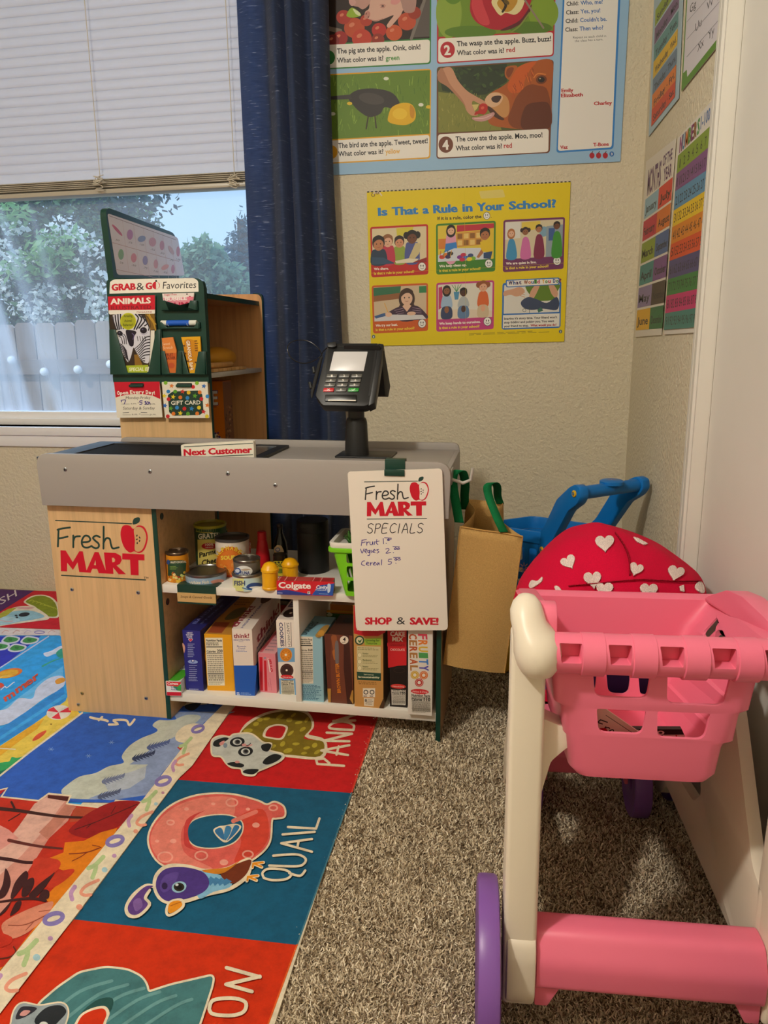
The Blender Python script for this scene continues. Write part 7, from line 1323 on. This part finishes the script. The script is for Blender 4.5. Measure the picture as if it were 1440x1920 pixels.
# wasp panel
panel((545, -300), (1105, -300), (1088, 262), (544, 298), '#b31f2e', 0)
a.poly([(551, -296), (1098, -296), (1086, 143), (552, 172)], '#6a8a24')
for x, y, rx, ry, c in ((600, 60, 60, 120, '#86a03a'), (1040, 60, 70, 80, '#7c9a2c'), (700, 150, 120, 30, '#557a1f'), (980, 130, 100, 30, '#527420'), (620, -80, 60, 100, '#5c8424')): a.ell(x, y, rx, ry, c)
a.blob([(700, 10), (730, -90), (900, -110), (985, -60), (975, 30), (920, 110), (830, 140), (745, 115), (705, 70)], '#a8182c'); a.blob([(705, 20), (740, -60), (760, 20), (790, 110), (740, 105)], '#c43a44'); a.blob([(840, 140), (930, 95), (985, 20), (960, 90), (890, 135)], '#5a1c24'); a.blob([(800, 0), (860, -60), (950, -40), (945, 30), (910, 68), (865, 60), (840, 72), (815, 45)], '#dcd09a'); a.blob([(825, 10), (880, -30), (920, 0), (890, 50), (850, 50)], '#b98a2c')
a.stroke([(835, -20), (865, 20), (850, 55)], [18, 10], '#2c2214'); a.stroke([(862, -10), (905, -30)], 8, '#3a2c18'); a.ell(868, 10, 16, 9, '#5c4a14', 40); a.stroke([(940, -20), (1000, 70), (1040, 130)], 9, '#8a7a6a'); a.stroke([(975, 60), (930, 120), (890, 150)], 7, '#7a8a3a')
cap((551, 180), (1085, 150), (1083, 256), (550, 292), '2', '#b31f2e', ('The wasp ate the apple. Buzz, buzz!', 638, 216, 1076), ('What color was it?', 638, 258, 858), ('red', 868, 244, 908), '#b3302e', 594, 232)
# bird panel
panel((20, 346), (518, 320), (514, 738), (20, 764), '#d9a01f', 0)
a.poly([(24, 352), (512, 326), (510, 622), (24, 650)], '#5f7f24')
R2 = random.Random(7)
for k in range(150):
    x, y = R2.uniform(30, 505), R2.uniform(360, 630); h = R2.uniform(12, 40); a.stroke([(x, y), (x+R2.uniform(-10, 10), max(350, y-h))], 2.4, R2.choice(['#7c9c34', '#4f701c', '#8fae44', '#43641a', '#6a8c2a']), False)
a.blob([(140, 440), (180, 418), (250, 412), (320, 425), (355, 450), (372, 490), (340, 505), (300, 500), (280, 530), (230, 545), (185, 520), (155, 490), (135, 465)], '#33302f'); a.poly([(-10, 455), (140, 440), (150, 462), (-10, 466)], '#3a3634'); a.ell(240, 460, 60, 26, '#46413f', 10); a.stroke([(225, 540), (215, 600)], 6, '#3a2f24'); a.stroke([(255, 538), (262, 595)], 6, '#3a2f24')
a.blob([(318, 540), (335, 500), (380, 480), (425, 485), (445, 520), (440, 560), (400, 582), (345, 578), (318, 565)], '#dcae14'); a.blob([(420, 490), (440, 510), (436, 550), (420, 540)], '#c48a1c'); a.ell(372, 530, 34, 26, '#e6c030')
for x, y, c in ((308, 366, '#d9dcc8'), (138, 482, '#d9b82c'), (470, 488, '#dfe0d0'), (505, 498, '#d9b82c'), (60, 530, '#d8dac8')): a.ell(x, y, 12, 8, c)
cap((24, 656), (510, 628), (508, 732), (24, 758), '', '#d9a01f', ('The bird ate the apple. Tweet, tweet!', 86, 690, 502), ('What color was it?', 86, 728, 296), ('yellow', 305, 717, 373), '#d9a83c', 54, 708, 28)
# cow panel
panel((544, 312), (1088, 278), (1070, 712), (542, 740), '#6a3a24', 0)
a.crop(815, 100, 4.139)
a.poly(fil([(25, 115), (915, 58), (895, 585), (28, 618)], 18), '#4a5524'); a.poly([(28, 300), (300, 330), (480, 480), (520, 596), (28, 616)], '#7c7e34'); a.poly([(130, 112), (560, 82), (560, 220), (400, 320), (240, 330), (60, 290), (40, 200)], '#27361e')
R2 = random.Random(4)
for k in range(60): a.ell(R2.uniform(60, 540), R2.uniform(110, 300), R2.uniform(8, 26), R2.uniform(6, 14), R2.choice(['#33471f', '#1f2c18', '#3f5528', '#2c3f20']), R2.uniform(-60, 60), 10)
for k in range(90): x, y = R2.uniform(35, 480), R2.uniform(330, 600); a.stroke([(x, y), (x+R2.uniform(-12, 12), y-R2.uniform(14, 34))], 4, R2.choice(['#8f9040', '#6a7030', '#a09a4c', '#5c6428']), False)
a.blob([(400, 345), (440, 305), (520, 260), (575, 215), (620, 130), (680, 90), (760, 66), (912, 60), (905, 300), (890, 584), (700, 590), (560, 580), (450, 560), (415, 520), (460, 470), (415, 420), (392, 385)], '#a4541c', 6)
a.blob([(545, 170), (550, 115), (585, 98), (640, 100), (625, 150), (590, 205), (565, 200)], '#a85a22'); a.blob([(556, 165), (562, 125), (590, 110), (615, 118), (595, 165), (575, 190)], '#7a3a16')
a.blob([(565, 260), (600, 180), (650, 110), (720, 75), (790, 66), (740, 130), (700, 210), (680, 290), (600, 310)], '#c2581c'); a.blob([(640, 330), (720, 250), (800, 250), (880, 300), (895, 580), (640, 585), (570, 520), (600, 420)], '#7c3c16'); a.blob([(700, 420), (800, 380), (890, 400), (890, 580), (680, 585)], '#5c2a12')
for k in range(26): x = 575+R2.uniform(0, 200); y = 300-(x-575)*.95+R2.uniform(-20, 60); a.stroke([(x, y), (x+R2.uniform(4, 16), y+R2.uniform(16, 40))], 5, R2.choice(['#d06a26', '#a8481a', '#8f3d16']), False)
a.blob([(398, 345), (440, 308), (500, 305), (560, 340), (580, 400), (575, 470), (540, 500), (480, 470), (420, 420), (390, 385)], '#c08a52'); a.blob([(398, 345), (440, 310), (500, 310), (530, 345), (500, 400), (440, 420), (395, 385)], '#d3ab88'); a.blob([(440, 350), (465, 332), (515, 332), (510, 360), (485, 384), (450, 375)], '#3a241c'); a.blob([(410, 410), (450, 430), (500, 480), (540, 510), (520, 520), (460, 490), (415, 440)], '#4a2a18')
a.ell(828, 205, 42, 34, '#6a3414', -10); a.ell(828, 205, 26, 22, '#1f1410'); a.ell(818, 197, 6, 5, '#b9a48c'); a.stroke([(770, 190), (800, 160), (860, 165)], 9, '#d07a36')
a.blob([(290, 500), (340, 495), (420, 470), (455, 458), (465, 475), (430, 510), (370, 530), (310, 522)], '#bf8f8c'); a.stroke([(310, 505), (380, 505), (440, 480)], 6, '#d9b4b0')
a.blob([(60, 118), (130, 114), (180, 210), (250, 290), (330, 340), (385, 372), (395, 400), (350, 395), (300, 370), (290, 400), (310, 450), (335, 480), (290, 485), (250, 450), (220, 385), (130, 270), (30, 200), (30, 140)], '#c08e70', 5); a.blob([(30, 150), (60, 118), (120, 240), (215, 360), (250, 440), (220, 390), (110, 270), (30, 215)], '#a87558'); a.poly([(290, 400), (345, 396), (330, 430), (310, 450)], '#cdbb74')
a.blob([(345, 410), (370, 390), (405, 400), (410, 440), (385, 475), (350, 470), (310, 480), (318, 455), (340, 445)], '#b3221a'); a.ell(372, 425, 14, 11, '#d05a44', -30); a.crop(600, 0, 2.4828)
cap((550, 626), (1065, 600), (1063, 708), (547, 735), '4', '#6a3a24', ('The cow ate the apple. Moo, moo!', 632, 660, 1036), ('What color was it?', 632, 702, 848), ('red', 856, 690, 894), '#b3302e', 586, 674)
# side column
a.poly(fil([(1128, -500), (1420, -500), (1398, 0), (1366, 694), (1100, 712), (1130, 0)], [2, 2, 2, 16, 16, 2]), '#2f7cc4'); a.poly(fil([(1137, -490), (1410, -490), (1388, 0), (1358, 686), (1107, 703), (1138, 0)], [2, 2, 2, 14, 14, 2]), '#e6e3dd')
for t1, t2, x, y, w1, w2 in (('Child:', 'Who, me?', 1148, 28, 56, 104), ('Class:', 'Yes, you!', 1146, 68, 58, 92), ('Child:', "Couldn't be.", 1144, 108, 58, 124), ('Class:', 'Then who?', 1142, 148, 58, 110)): a.text(t1, x, y, x+w1, y-4, 20, TX, .02); a.text(t2, x+w1+9, y-5, x+w1+9+w2, y-11, 20, '#2f6ab0', .02)
a.text('Repeat so each child in', 1178, 180, 1332, 172, 11, '#4a4a4c', .0); a.text('the class has a turn.', 1186, 196, 1318, 188, 11, '#4a4a4c', .0)
for t, x0, y0, x1, y1 in (('Emily', 1124, 430, 1180, 427), ('Elizabeth', 1122, 453, 1224, 448), ('Charley', 1275, 490, 1360, 486), ('Vaz', 1118, 694, 1154, 692), ('T-Bone', 1272, 682, 1345, 678)): a.text(t, x0, y0, x1, y1, 17, '#b32a2e', .055)
for x in (1266, 1297, 1328): a.ell(x, 724, 12, 14, '#a81c2a'); a.stroke([(x, 712), (x+4, 704)], 3, '#3a2a14', False)
a.ell(1358, 717, 11, 12, '#2f6ab0'); a.text('3', 1354, 722, 1362, 722, 11, '#e6e3dd', .03)
o = b.obj('apple_poster', origin=(-.1, YW-.004, 1.9), smooth=0, recalc=False); tag(o, 'large pale blue poster of animals eating apples above the yellow poster', 'poster')
# yellow rules poster
b, a = poster('p', '', [(62, 108), (700, 78), (1405, 40), (1384, 560), (1362, 1090), (90, 1120), (76, 600)], WB, (670, 330, 3.5122), '#dcc400', (0, -1, 0))
for k in range(52):
    x0 = 64+k*26; a.quad((x0, 113-x0*.0515), (x0+14, 112.3-x0*.0515), (x0+14, 104.3-x0*.0515+0), (x0, 105-x0*.0515), '#2a2620')
a.ring(104, 124, 13, 4, '#5a3a2c'); a.stroke([(108, 114), (140, 108), (160, 128)], 8, '#d9c8b8'); a.ring(132, 112, 12, 4, '#5a3a2c', 9)
a.quad((800, 100), (960, 88), (975, 140), (815, 150), '#d9c86a', 12)
x = 136; words = (('Is', 136, 200), ('That', 228, 402), ('a', 430, 472), ('Rule', 500, 662), ('in', 692, 760), ('Your', 786, 970), ('School?', 998, 1312))
for t, x0, x1 in words: a.text(t, x0, 262-(x0-136)*.0485, x1, 262-(x1-136)*.0485, 54, '#2a78b8', .095)
a.text('If it is a rule, color the', 528, 290, 818, 277, 22, '#2b2a20', .03); a.text('.', 880, 275, 884, 275, 22, '#2b2a20', .03)
def smiley(x, y, r):
    a.ell(x, y, r+3, (r+3)*1.1, '#3a3f4a'); a.ell(x, y, r, r*1.1, '#e9e8e2'); a.ell(x-r*.32, y-r*.25, r*.13, r*.3, '#2a2a2c'); a.ell(x+r*.32, y-r*.25, r*.13, r*.3, '#2a2a2c'); a.stroke([(x-r*.5, y+r*.3), (x, y+r*.62), (x+r*.5, y+r*.3)], r*.12, '#2a2a2c')
smiley(852, 262, 20)
def rp(tl, tr, br, bl, c, ph, t1, t2, w1=.35, w2=.74):
    a.quad(tl, tr, br, bl, c, 18); g = mapq((tl, tr, br, bl), 100, 100); a.quad(g((3, 4)), g((97, 4)), g((97, 75)), g((3, 75)), ph, 6)
    p0, p1 = g((5, 86)), g((5+w1*95, 86)); a.text(t1, *p0, *p1, 17, '#ece6da', .04); p0, p1 = g((5, 95)), g((5+w2*95, 95)); a.text(t2, *p0, *p1, 17, '#e6cf3c', .03); q = g((89, 84)); smiley(q[0], q[1], 24); return g
Q = 'Is that a rule in your school?'
def kid(g, x, y, s_, skin, hair, shirt, hairdo=0, body=True):
    P = lambda L: [g(p) for p in L]
    if body: a.poly(P(sm([(x-s_*1.3, 75), (x-s_*1.2, y+s_*1.5), (x-s_*.4, y+s_*1.05), (x+s_*.4, y+s_*1.05), (x+s_*1.2, y+s_*1.5), (x+s_*1.3, 75)], 4)), shirt)
    if hairdo == 1: a.poly(P(ell(x, y+s_*.3, s_*1.25, s_*1.9)), hair)
    if hairdo == 2:
        for k in (-1, 1): a.poly(P(ell(x+k*s_*1.1, y-s_*.5, s_*.55, s_*.8)), hair)
    a.poly(P(ell(x, y-s_*.2, s_*1.08, s_*1.5)), hair); a.poly(P(ell(x, y+s_*.2, s_*.88, s_*1.2)), skin)
    for k in (-1, 1): a.poly(P(ell(x+k*s_*.35, y+s_*.05, s_*.1, s_*.15, n=10)), '#241a16')
    a.poly(P(sm([(x-s_*.35, y+s_*.62), (x, y+s_*.78), (x+s_*.35, y+s_*.62), (x, y+s_*.7)], 3)), '#8a3a34')
    if hairdo != 3: a.poly(P(sm([(x-s_, y-s_*.1), (x-s_*.9, y-s_*1.2), (x, y-s_*1.6), (x+s_*.9, y-s_*1.2), (x+s_, y-s_*.1), (x+s_*.4, y-s_*.75), (x-s_*.3, y-s_*.7)], 4)), hair)
g = rp((84, 336), (466, 316), (468, 648), (92, 668), '#b8201f', '#d8c9a4', 'We share.', Q, .27)
G = lambda *L: [g(p) for p in L]
a.poly(G((45, 5), (75, 4), (70, 22), (46, 20)), '#cfc23a'); kid(g, 50, 33, 8, '#c98a66', '#2a1c16', '#8aa03a'); kid(g, 30, 30, 8.5, '#d9a98c', '#8a5a34', '#b8324a'); kid(g, 72, 25, 9, '#6a3f2a', '#1c1412', '#4a5590', 2); kid(g, 14, 34, 10, '#b87a54', '#1c1614', '#22364c'); a.poly(G((2, 72), (2, 60), (22, 62), (40, 73), (40, 75), (3, 75)), '#2c4a66'); a.poly(G((42, 70), (66, 66), (84, 68), (76, 75), (44, 75)), '#e0d6bc'); a.poly(G((66, 66), (78, 36), (88, 38), (84, 58), (76, 68)), '#c9b98a'); a.poly(G((74, 74), (97, 66), (97, 75), (74, 75)), '#8a2420')
g = rp((518, 316), (912, 294), (908, 628), (520, 650), '#3a7a22', '#d9c03c', 'We help clean up.', Q, .49); G = lambda *L: [g(p) for p in L]
a.poly(G((35, 5), (97, 5), (97, 16), (35, 18)), '#b8283a'); a.poly(G((34, 20), (78, 18), (78, 46), (34, 48)), '#c9903c'); 
for r_ in range(2):
    for k in range(4): a.poly(G((36+k*10.5, 22+r_*13), (44+k*10.5, 22+r_*13), (44+k*10.5, 32+r_*13), (36+k*10.5, 32+r_*13)), ('#8a5a24', '#e0c070')[(k+r_) % 2])
a.poly(G((78, 16), (97, 14), (97, 60), (78, 60)), '#d9b92c'); a.poly(G((4, 30), (18, 30), (16, 50), (4, 50)), '#d07a2c')
kid(g, 25, 14, 6.5, '#d9ac90', '#1c1614', '#d998b4', 1); a.poly(G((16, 40), (34, 38), (36, 58), (14, 60)), '#2f7ac4'); a.poly(G((3, 62), (30, 50), (74, 52), (92, 64), (86, 75), (3, 75)), '#cdd2dc'); kid(g, 82, 26, 8, '#a86a44', '#1c1412', '#d9b81c', body=False); a.poly(G((74, 40), (90, 38), (95, 55), (90, 62), (76, 60)), '#d9b81c'); a.poly(G((76, 55), (80, 62), (72, 72), (68, 70)), '#a86a44'); a.poly(G((80, 62), (95, 60), (92, 75), (80, 73)), '#26406a')
for x, y, c in ((10, 66, '#c43a2c'), (16, 62, '#d9772a'), (20, 66, '#3a2c5a'), (24, 60, '#2c2c30'), (40, 68, '#7a2a8a'), (46, 64, '#b8244a'), (50, 70, '#2f6ab8'), (58, 66, '#3a4a7a'), (62, 72, '#7ab02c'), (44, 73, '#b8244a'), (56, 73, '#e0c82c')): a.poly(G(*ell(x, y, 5, 4, n=14)), c)
for k in range(4): a.stroke(G((6+k*6, 66), (8+k*6, 54)), 4, ('#c43a2c', '#2f8a4a', '#2c2c4a', '#d9a02c')[k], False)
g = rp((962, 290), (1368, 270), (1358, 612), (958, 634), '#6a2a5a', '#cfc3a4', 'We are quiet in line.', Q, .53); G = lambda *L: [g(p) for p in L]
a.poly(G((3, 5), (28, 5), (28, 36), (3, 38)), '#d9d8d0'); a.poly(G((30, 6), (60, 5), (60, 20), (30, 24)), '#d9c04a'); a.poly(G(*ell(66, 26, 7, 10)), '#7aa0b8'); a.poly(G((70, 16), (97, 14), (97, 75), (70, 75)), '#8a9aa4'); a.poly(G((74, 20), (84, 20), (84, 44), (74, 44)), '#3a5a94')
for x, y, skin, hair, sh, hd in ((13, 26, '#d9ac90', '#a86a3a', '#3a8ab8', 1), (36, 24, '#8a5a3a', '#2a1814', '#c86aa4', 2), (58, 20, '#a8704c', '#1c1614', '#7a2044', 0), (87, 16, '#6a4028', '#1c1412', '#3a8a2c', 0)):
    a.poly(G(*sm([(x-7, 75), (x-6, y+26), (x-3, y+12), (x+4, y+12), (x+8, y+26), (x+9, 75)], 4)), sh); kid(g, x, y, 5.2, skin, hair, sh, hd, False)
g = rp((94, 722), (466, 704), (466, 1020), (104, 1038), '#c4561a', '#c9b496', 'We try our best.', Q, .42); G = lambda *L: [g(p) for p in L]
a.poly(G((3, 5), (52, 4), (50, 20), (3, 24)), '#2f6a4a'); a.poly(G((84, 6), (97, 6), (97, 20), (84, 20)), '#2f7a4a'); a.poly(G((3, 22), (50, 18), (50, 30), (3, 34)), '#8a5a34'); kid(g, 62, 28, 11.5, '#dcb49a', '#3a2418', '#3a2438', 1); a.poly(G(*sm([(18, 66), (30, 56), (50, 46), (62, 50), (78, 46), (92, 58), (97, 75), (40, 75), (22, 72)], 4)), '#3a2438'); a.poly(G((54, 46), (62, 58), (70, 46), (66, 42), (58, 42)), '#dcb49a')
for k in range(5): a.stroke(G((40+k*2, 54+k*4), (56, 50+k*5)), 2, '#b89ab0', False); a.stroke(G((72, 50+k*5), (88, 54+k*4)), 2, '#b89ab0', False)
a.poly(G((3, 75), (3, 68), (30, 62), (90, 66), (97, 75)), '#cfcdd0'); a.poly(G((3, 64), (22, 58), (26, 64), (6, 69)), '#3a5a8a'); a.stroke(G((28, 58), (22, 38)), 4, '#d9a02c', False); a.poly(G(*ell(29, 62, 6, 5, n=14)), '#dcb49a'); a.poly(G(*ell(70, 62, 8, 4, n=14)), '#dcb49a')
g = rp((520, 704), (902, 686), (898, 1008), (520, 1026), '#b83a7a', '#d9d4c8', 'We keep hands to ourselves.', Q, .76); G = lambda *L: [g(p) for p in L]
a.poly(G((4, 10), (10, 8), (12, 50), (4, 55)), '#b83a5a'); a.poly(G((30, 20), (40, 20), (38, 36), (32, 36)), '#4a8ab0')
for dx in (-8, -3, 3, 8): a.stroke(G((35, 20), (35+dx, 6)), 4, '#3a8a4a', False)
a.poly(G((3, 60), (40, 55), (97, 62), (97, 75), (3, 75)), '#d9c9b4')
for x, y, skin, hair, sh, leg, hd in ((18, 16, '#8a5a3c', '#1c1614', '#9ab4d0', '#2c3a5c', 1), (47, 22, '#4a2c1e', '#141010', '#a9b0b4', '#5a7aa0', 0), (81, 12, '#d9a486', '#8a4a24', '#d0622c', '#c9b494', 2)):
    a.poly(G(*sm([(x-9, 52), (x-8, y+16), (x-3, y+9), (x+3, y+9), (x+8, y+16), (x+9, 52)], 4)), sh); kid(g, x, y, 6 if x < 70 else 7.5, skin, hair, sh, hd, False); a.poly(G(*sm([(x-10, 60), (x-6, 50), (x+6, 50), (x+10, 60), (x+8, 74), (x-8, 74)], 4)), leg); a.poly(G(*ell(x, 56, 4, 7, n=12)), skin)
tl, tr, br, bl = (956, 705), (1344, 690), (1338, 1000), (950, 1012)
a.quad(tl, tr, br, bl, '#2f6ab0', 18); g = mapq((tl, tr, br, bl), 100, 100); G = lambda *L: [g(p) for p in L]
a.poly(G((3, 5), (97, 5), (97, 66), (3, 66)), '#d6d4cc'); a.poly(G(*sm([(42, 5), (95, 5), (92, 26), (86, 40), (58, 40), (46, 26)], 3)), '#5a7a1c'); a.poly(G(*sm([(48, 20), (58, 4), (64, 6), (54, 34), (46, 36)], 3)), '#c99a7c'); a.poly(G(*sm([(78, 6), (84, 4), (94, 22), (92, 36), (84, 28)], 3)), '#c99a7c'); a.poly(G(*sm([(32, 42), (44, 32), (60, 38), (76, 46), (92, 34), (97, 48), (92, 62), (70, 58), (50, 60), (36, 54)], 4)), '#33405c'); a.poly(G(*sm([(3, 18), (16, 14), (30, 10), (38, 18), (34, 26), (24, 30), (14, 26), (3, 28)], 4)), '#c99a7c')
for k in range(3): a.stroke(G((26, 16+k*5), (38, 22+k*5)), 5, '#c99a7c', False)
a.poly(G((60, 60), (66, 54), (70, 62), (62, 66)), '#3a6a5a'); a.ring(*g((38, 60)), 12, 3, '#3a4a3c'); a.stroke(G((46, 52), (47, 66)), 3, '#3a4a3c', False)
a.poly(G((2, 69), (98, 69), (98, 97), (2, 97)), '#e2dfd6'); a.text('Imagine it\'s story time. Your friend won\'t', *g((4, 79)), *g((94, 79)), 15, '#2b2b34', .03); a.text('stop tickling and poking you. You want', *g((4, 87)), *g((89, 87)), 15, '#2b2b34', .03); a.text('your friend to stop.', *g((4, 95)), *g((46, 95)), 15, '#2b2b34', .03); a.text('What would you do?', *g((49, 95)), *g((93, 95)), 15, '#a81c2c', .05)
a.quad((976, 684), (1332, 668), (1330, 716), (980, 734), '#2f6ab0', 12); a.quad((984, 690), (1326, 675), (1324, 711), (986, 728), '#e6e2d8', 10)
x = 996
for wd, cs in (('What', ('#3a2a5a', '#2f5a94', '#4a2a5a', '#3a2a5a')), ('Would', ('#8a4a1c', '#c4561a', '#2f5a94', '#3a7a2c', '#b8244a')), ('You', ('#d9a02c', '#3a7a2c', '#b8244a')), ('Do?', ('#2f5a94', '#3a7a2c', '#7a2044'))):
    for ch, c in zip(wd, cs): w_ = 27 if ch == 'W' else 17; a.text(ch, x, 716-(x-996)*.045, x+w_, 716-(x+w_-996)*.045, 26, c, .055); x += w_+2.5
    x += 13
a.lines((735, 1036), (1300, 1012), (1300, 1030), (735, 1052), 2, '#8a7a1c', .4); 
for x, y, t in ((107, 1058, '1'), (1338, 1024, '3')): a.ell(x, y, 11, 12, '#3a5a74'); a.text(t, x-4, y+6, x+4, y+6, 11, '#d9d4c0', .03)
for p in ([(90, 640), (700, 612), (1380, 572)], [(704, 100), (712, 600), (714, 1100)]): a.stroke(p, 1.2, '#c9b300')
o = b.obj('rules_poster', origin=(-.2, YW-.004, 1.18), smooth=0, recalc=False); tag(o, 'yellow school rules poster with six framed pictures', 'poster')
# posters on the right wall
WR = pxplane(Vector((XR-.003, 0, 0)), -XA); C3w = (1160, 0, 2.911)
def lerp2(p, q, t): return (p[0]+(q[0]-p[0])*t, p[1]+(q[1]-p[1])*t)
b, a = poster('p', '', [(210, -400), (366, -700), (350, 0), (326, 538), (163, 746), (193, 0)], WR, C3w, '#a4bac4', (-1, 0, 0), .001)
bands = [('Sunday · Sun.', '#8fa02a', -30), ('Monday · Mon.', '#7a5f7c', 70), ('Tuesday · Tues.', '#5f8f8c', 165), ('Wednesday · Wed.', '#d9b01f', 255), ('Thursday · Thurs.', '#6a7f94', 350), ('Friday · Fri.', '#d97a24', 435), ('Saturday · Sat.', '#cc4a24', 515)]
for k, (t, c, y) in enumerate(bands):
    x0, x1 = 200-y*.035, 335-y*.045; s_ = 1.55-.0006*y; y0, y1 = y+85, y+85-(x1-x0)*s_
    a.poly([(x0, y0), (x1, y1), (x1-3, y1+88), (x0-3, y0+92)], c); a.text(t, x0+8, y0+62, x1-8, y1+70, 36, '#2c2a2c', .02, up=(.02, -1))
tag(b.obj('weekday_poster', origin=(XR-.003, 2.2, 1.6), smooth=0, recalc=False), 'slanting upper poster of coloured weekday bands on the right wall near the corner', 'poster')
b, a = poster('p', '', [(395, -700), (640, -1100), (600, 175), (343, 500), (370, 0)], WR, C3w, '#d3cfd6', (-1, 0, 0), .001)
a.poly([(343, 500), (352, 400), (372, 380), (374, 420), (575, 165), (600, 130), (600, 175)], '#5a8a2c'); a.stroke([(345, 490), (372, 0)], 5, '#5a8a2c', False)
for t, x, y in (('Gg', 388, 75), ('Uu', 418, 175), ('Vv', 480, 60), ('Xx', 430, 285), ('Yy', 488, 220), ('Zz', 545, 125), ('Ww', 535, 10), ('Hh', 440, -10)): a.text(t, x, y, x+34, y-38, 48, '#3a3a40', .0, up=(.03, -1))
for y in (120, 215, 310): a.stroke([(372, y), (585, y-245)], 2, '#8a8a94', False)
tag(b.obj('alphabet_poster', origin=(XR-.003, 1.75, 1.6), smooth=0, recalc=False), 'white handwriting alphabet poster with a green edge on the right wall', 'poster')
b, a = poster('p', '', [(150, 882), (312, 754), (272, 1290), (232, 1828), (90, 1840), (120, 1360)], WR, C3w, '#d8d0c2', (-1, 0, 0), .001)
L0, L1, R0_, R1 = (146, 1090), (93, 1815), (296, 965), (238, 1805)
a.text('MONTHS', 155, 1065, 228, 1010, 140, '#5a2f5a', .03, up=(.05, -1)); a.text('OF THE', 240, 910, 292, 865, 60, '#5a2f5a', .03, up=(.05, -1)); a.text('YEAR', 244, 990, 288, 955, 70, '#5a2f5a', .03, up=(.05, -1))
MO = [('January', '#8fb0c0', 'July', '#cc4030'), ('February', '#b82a40', 'August', '#d0702a'), ('March', '#84962a', 'September', '#4a6290'), ('April', '#3f807c', 'October', '#70487c'), ('May', '#84749a', 'November', '#463a30'), ('June', '#d6a41f', 'December', '#2f6a40')]
for k, (m1, c1_, m2, c2__) in enumerate(MO):
    t0, t1 = k/6, (k+.9)/6; A_, B_, C_, D_ = lerp2(L0, L1, t0), lerp2(R0_, R1, t0), lerp2(R0_, R1, t1), lerp2(L0, L1, t1); m0, m1_ = lerp2(A_, B_, .5), lerp2(D_, C_, .5)
    a.poly([A_, m0, m1_, D_], c1_); a.poly([m0, B_, C_, m1_], c2__)
    for t, p, q, u0, u1 in ((m1, A_, D_, .04, .44), (m2, A_, D_, .56, .97)):
        s0 = lerp2(lerp2(A_, D_, .75), lerp2(B_, C_, .75), u0); s1 = lerp2(lerp2(A_, D_, .75), lerp2(B_, C_, .75), u1); a.text(t, *s0, *s1, 44, '#231f22', .02, up=(.05, -1))
tag(b.obj('months_poster', origin=(XR-.003, 2.1, 1.15), smooth=0, recalc=False), 'narrow looking months of the year poster nearest the corner on the right wall', 'poster')
b, a = poster('p', '', [(322, 755), (580, 470), (520, 1150), (470, 1812), (248, 1826), (290, 1250)], WR, C3w, '#d8d2c8', (-1, 0, 0), .001)
for k, (ch, c) in enumerate(zip('NUMBERS', ('#8a3a6a', '#3a6a8a', '#c4702a', '#5a8a3a', '#7a2a5a', '#8a5a2a', '#4a8a4a'))): x = 330+k*16; y = 835-k*16; a.text(ch, x, y, x+15, y-15, 88, c, .04, up=(.06, -1))
a.text('1-100', 446, 705, 498, 650, 70, '#4a6a9a', .03, up=(.06, -1))
yl = [850, 950, 1045, 1150, 1240, 1335, 1425, 1525, 1615, 1710, 1800]; yr = [655, 775, 905, 1020, 1130, 1240, 1350, 1465, 1570, 1675, 1785]
RC = ['#7c9428', '#77497a', '#5587a8', '#d9b61f', '#cf7d1f', '#cb4b22', '#4a4670', '#38743a', '#b82a66', '#3f7a70']
for k in range(10):
    xl0, xl1 = 325-75*k/10, 325-75*(k+1)/10; xr0, xr1 = 537-90*k/10, 537-90*(k+1)/10; e = 1.13
    E_ = lambda xl, y0, xr, y1: (xl+(xr-xl)*e, y0+(y1-y0)*e)
    a.poly([(xl0, yl[k]), E_(xl0, yl[k], xr0, yr[k]), E_(xl1, yl[k+1], xr1, yr[k+1]), (xl1, yl[k+1])], RC[k])
    p0 = (xl0*.3+xl1*.7+5, yl[k]*.25+yl[k+1]*.75); p1 = E_(xl0*.3+xl1*.7, yl[k]*.25+yl[k+1]*.75, xr0*.3+xr1*.7, yr[k]*.25+yr[k+1]*.75)
    for j in range(10):
        n_ = str(k*10+j+1); hw = .0375 if len(n_) == 2 else (.007 if n_ == '1' else .02)
        q0, q1 = lerp2(p0, p1, j/10+.047-hw), lerp2(p0, p1, j/10+.047+hw); a.text(n_, *q0, *q1, 52, '#2a2526', .0, up=(.06, -1))
tag(b.obj('numbers_poster', origin=(XR-.003, 1.75, 1.15), smooth=0, recalc=False), 'rainbow banded one to one hundred number chart beside the door casing', 'poster')
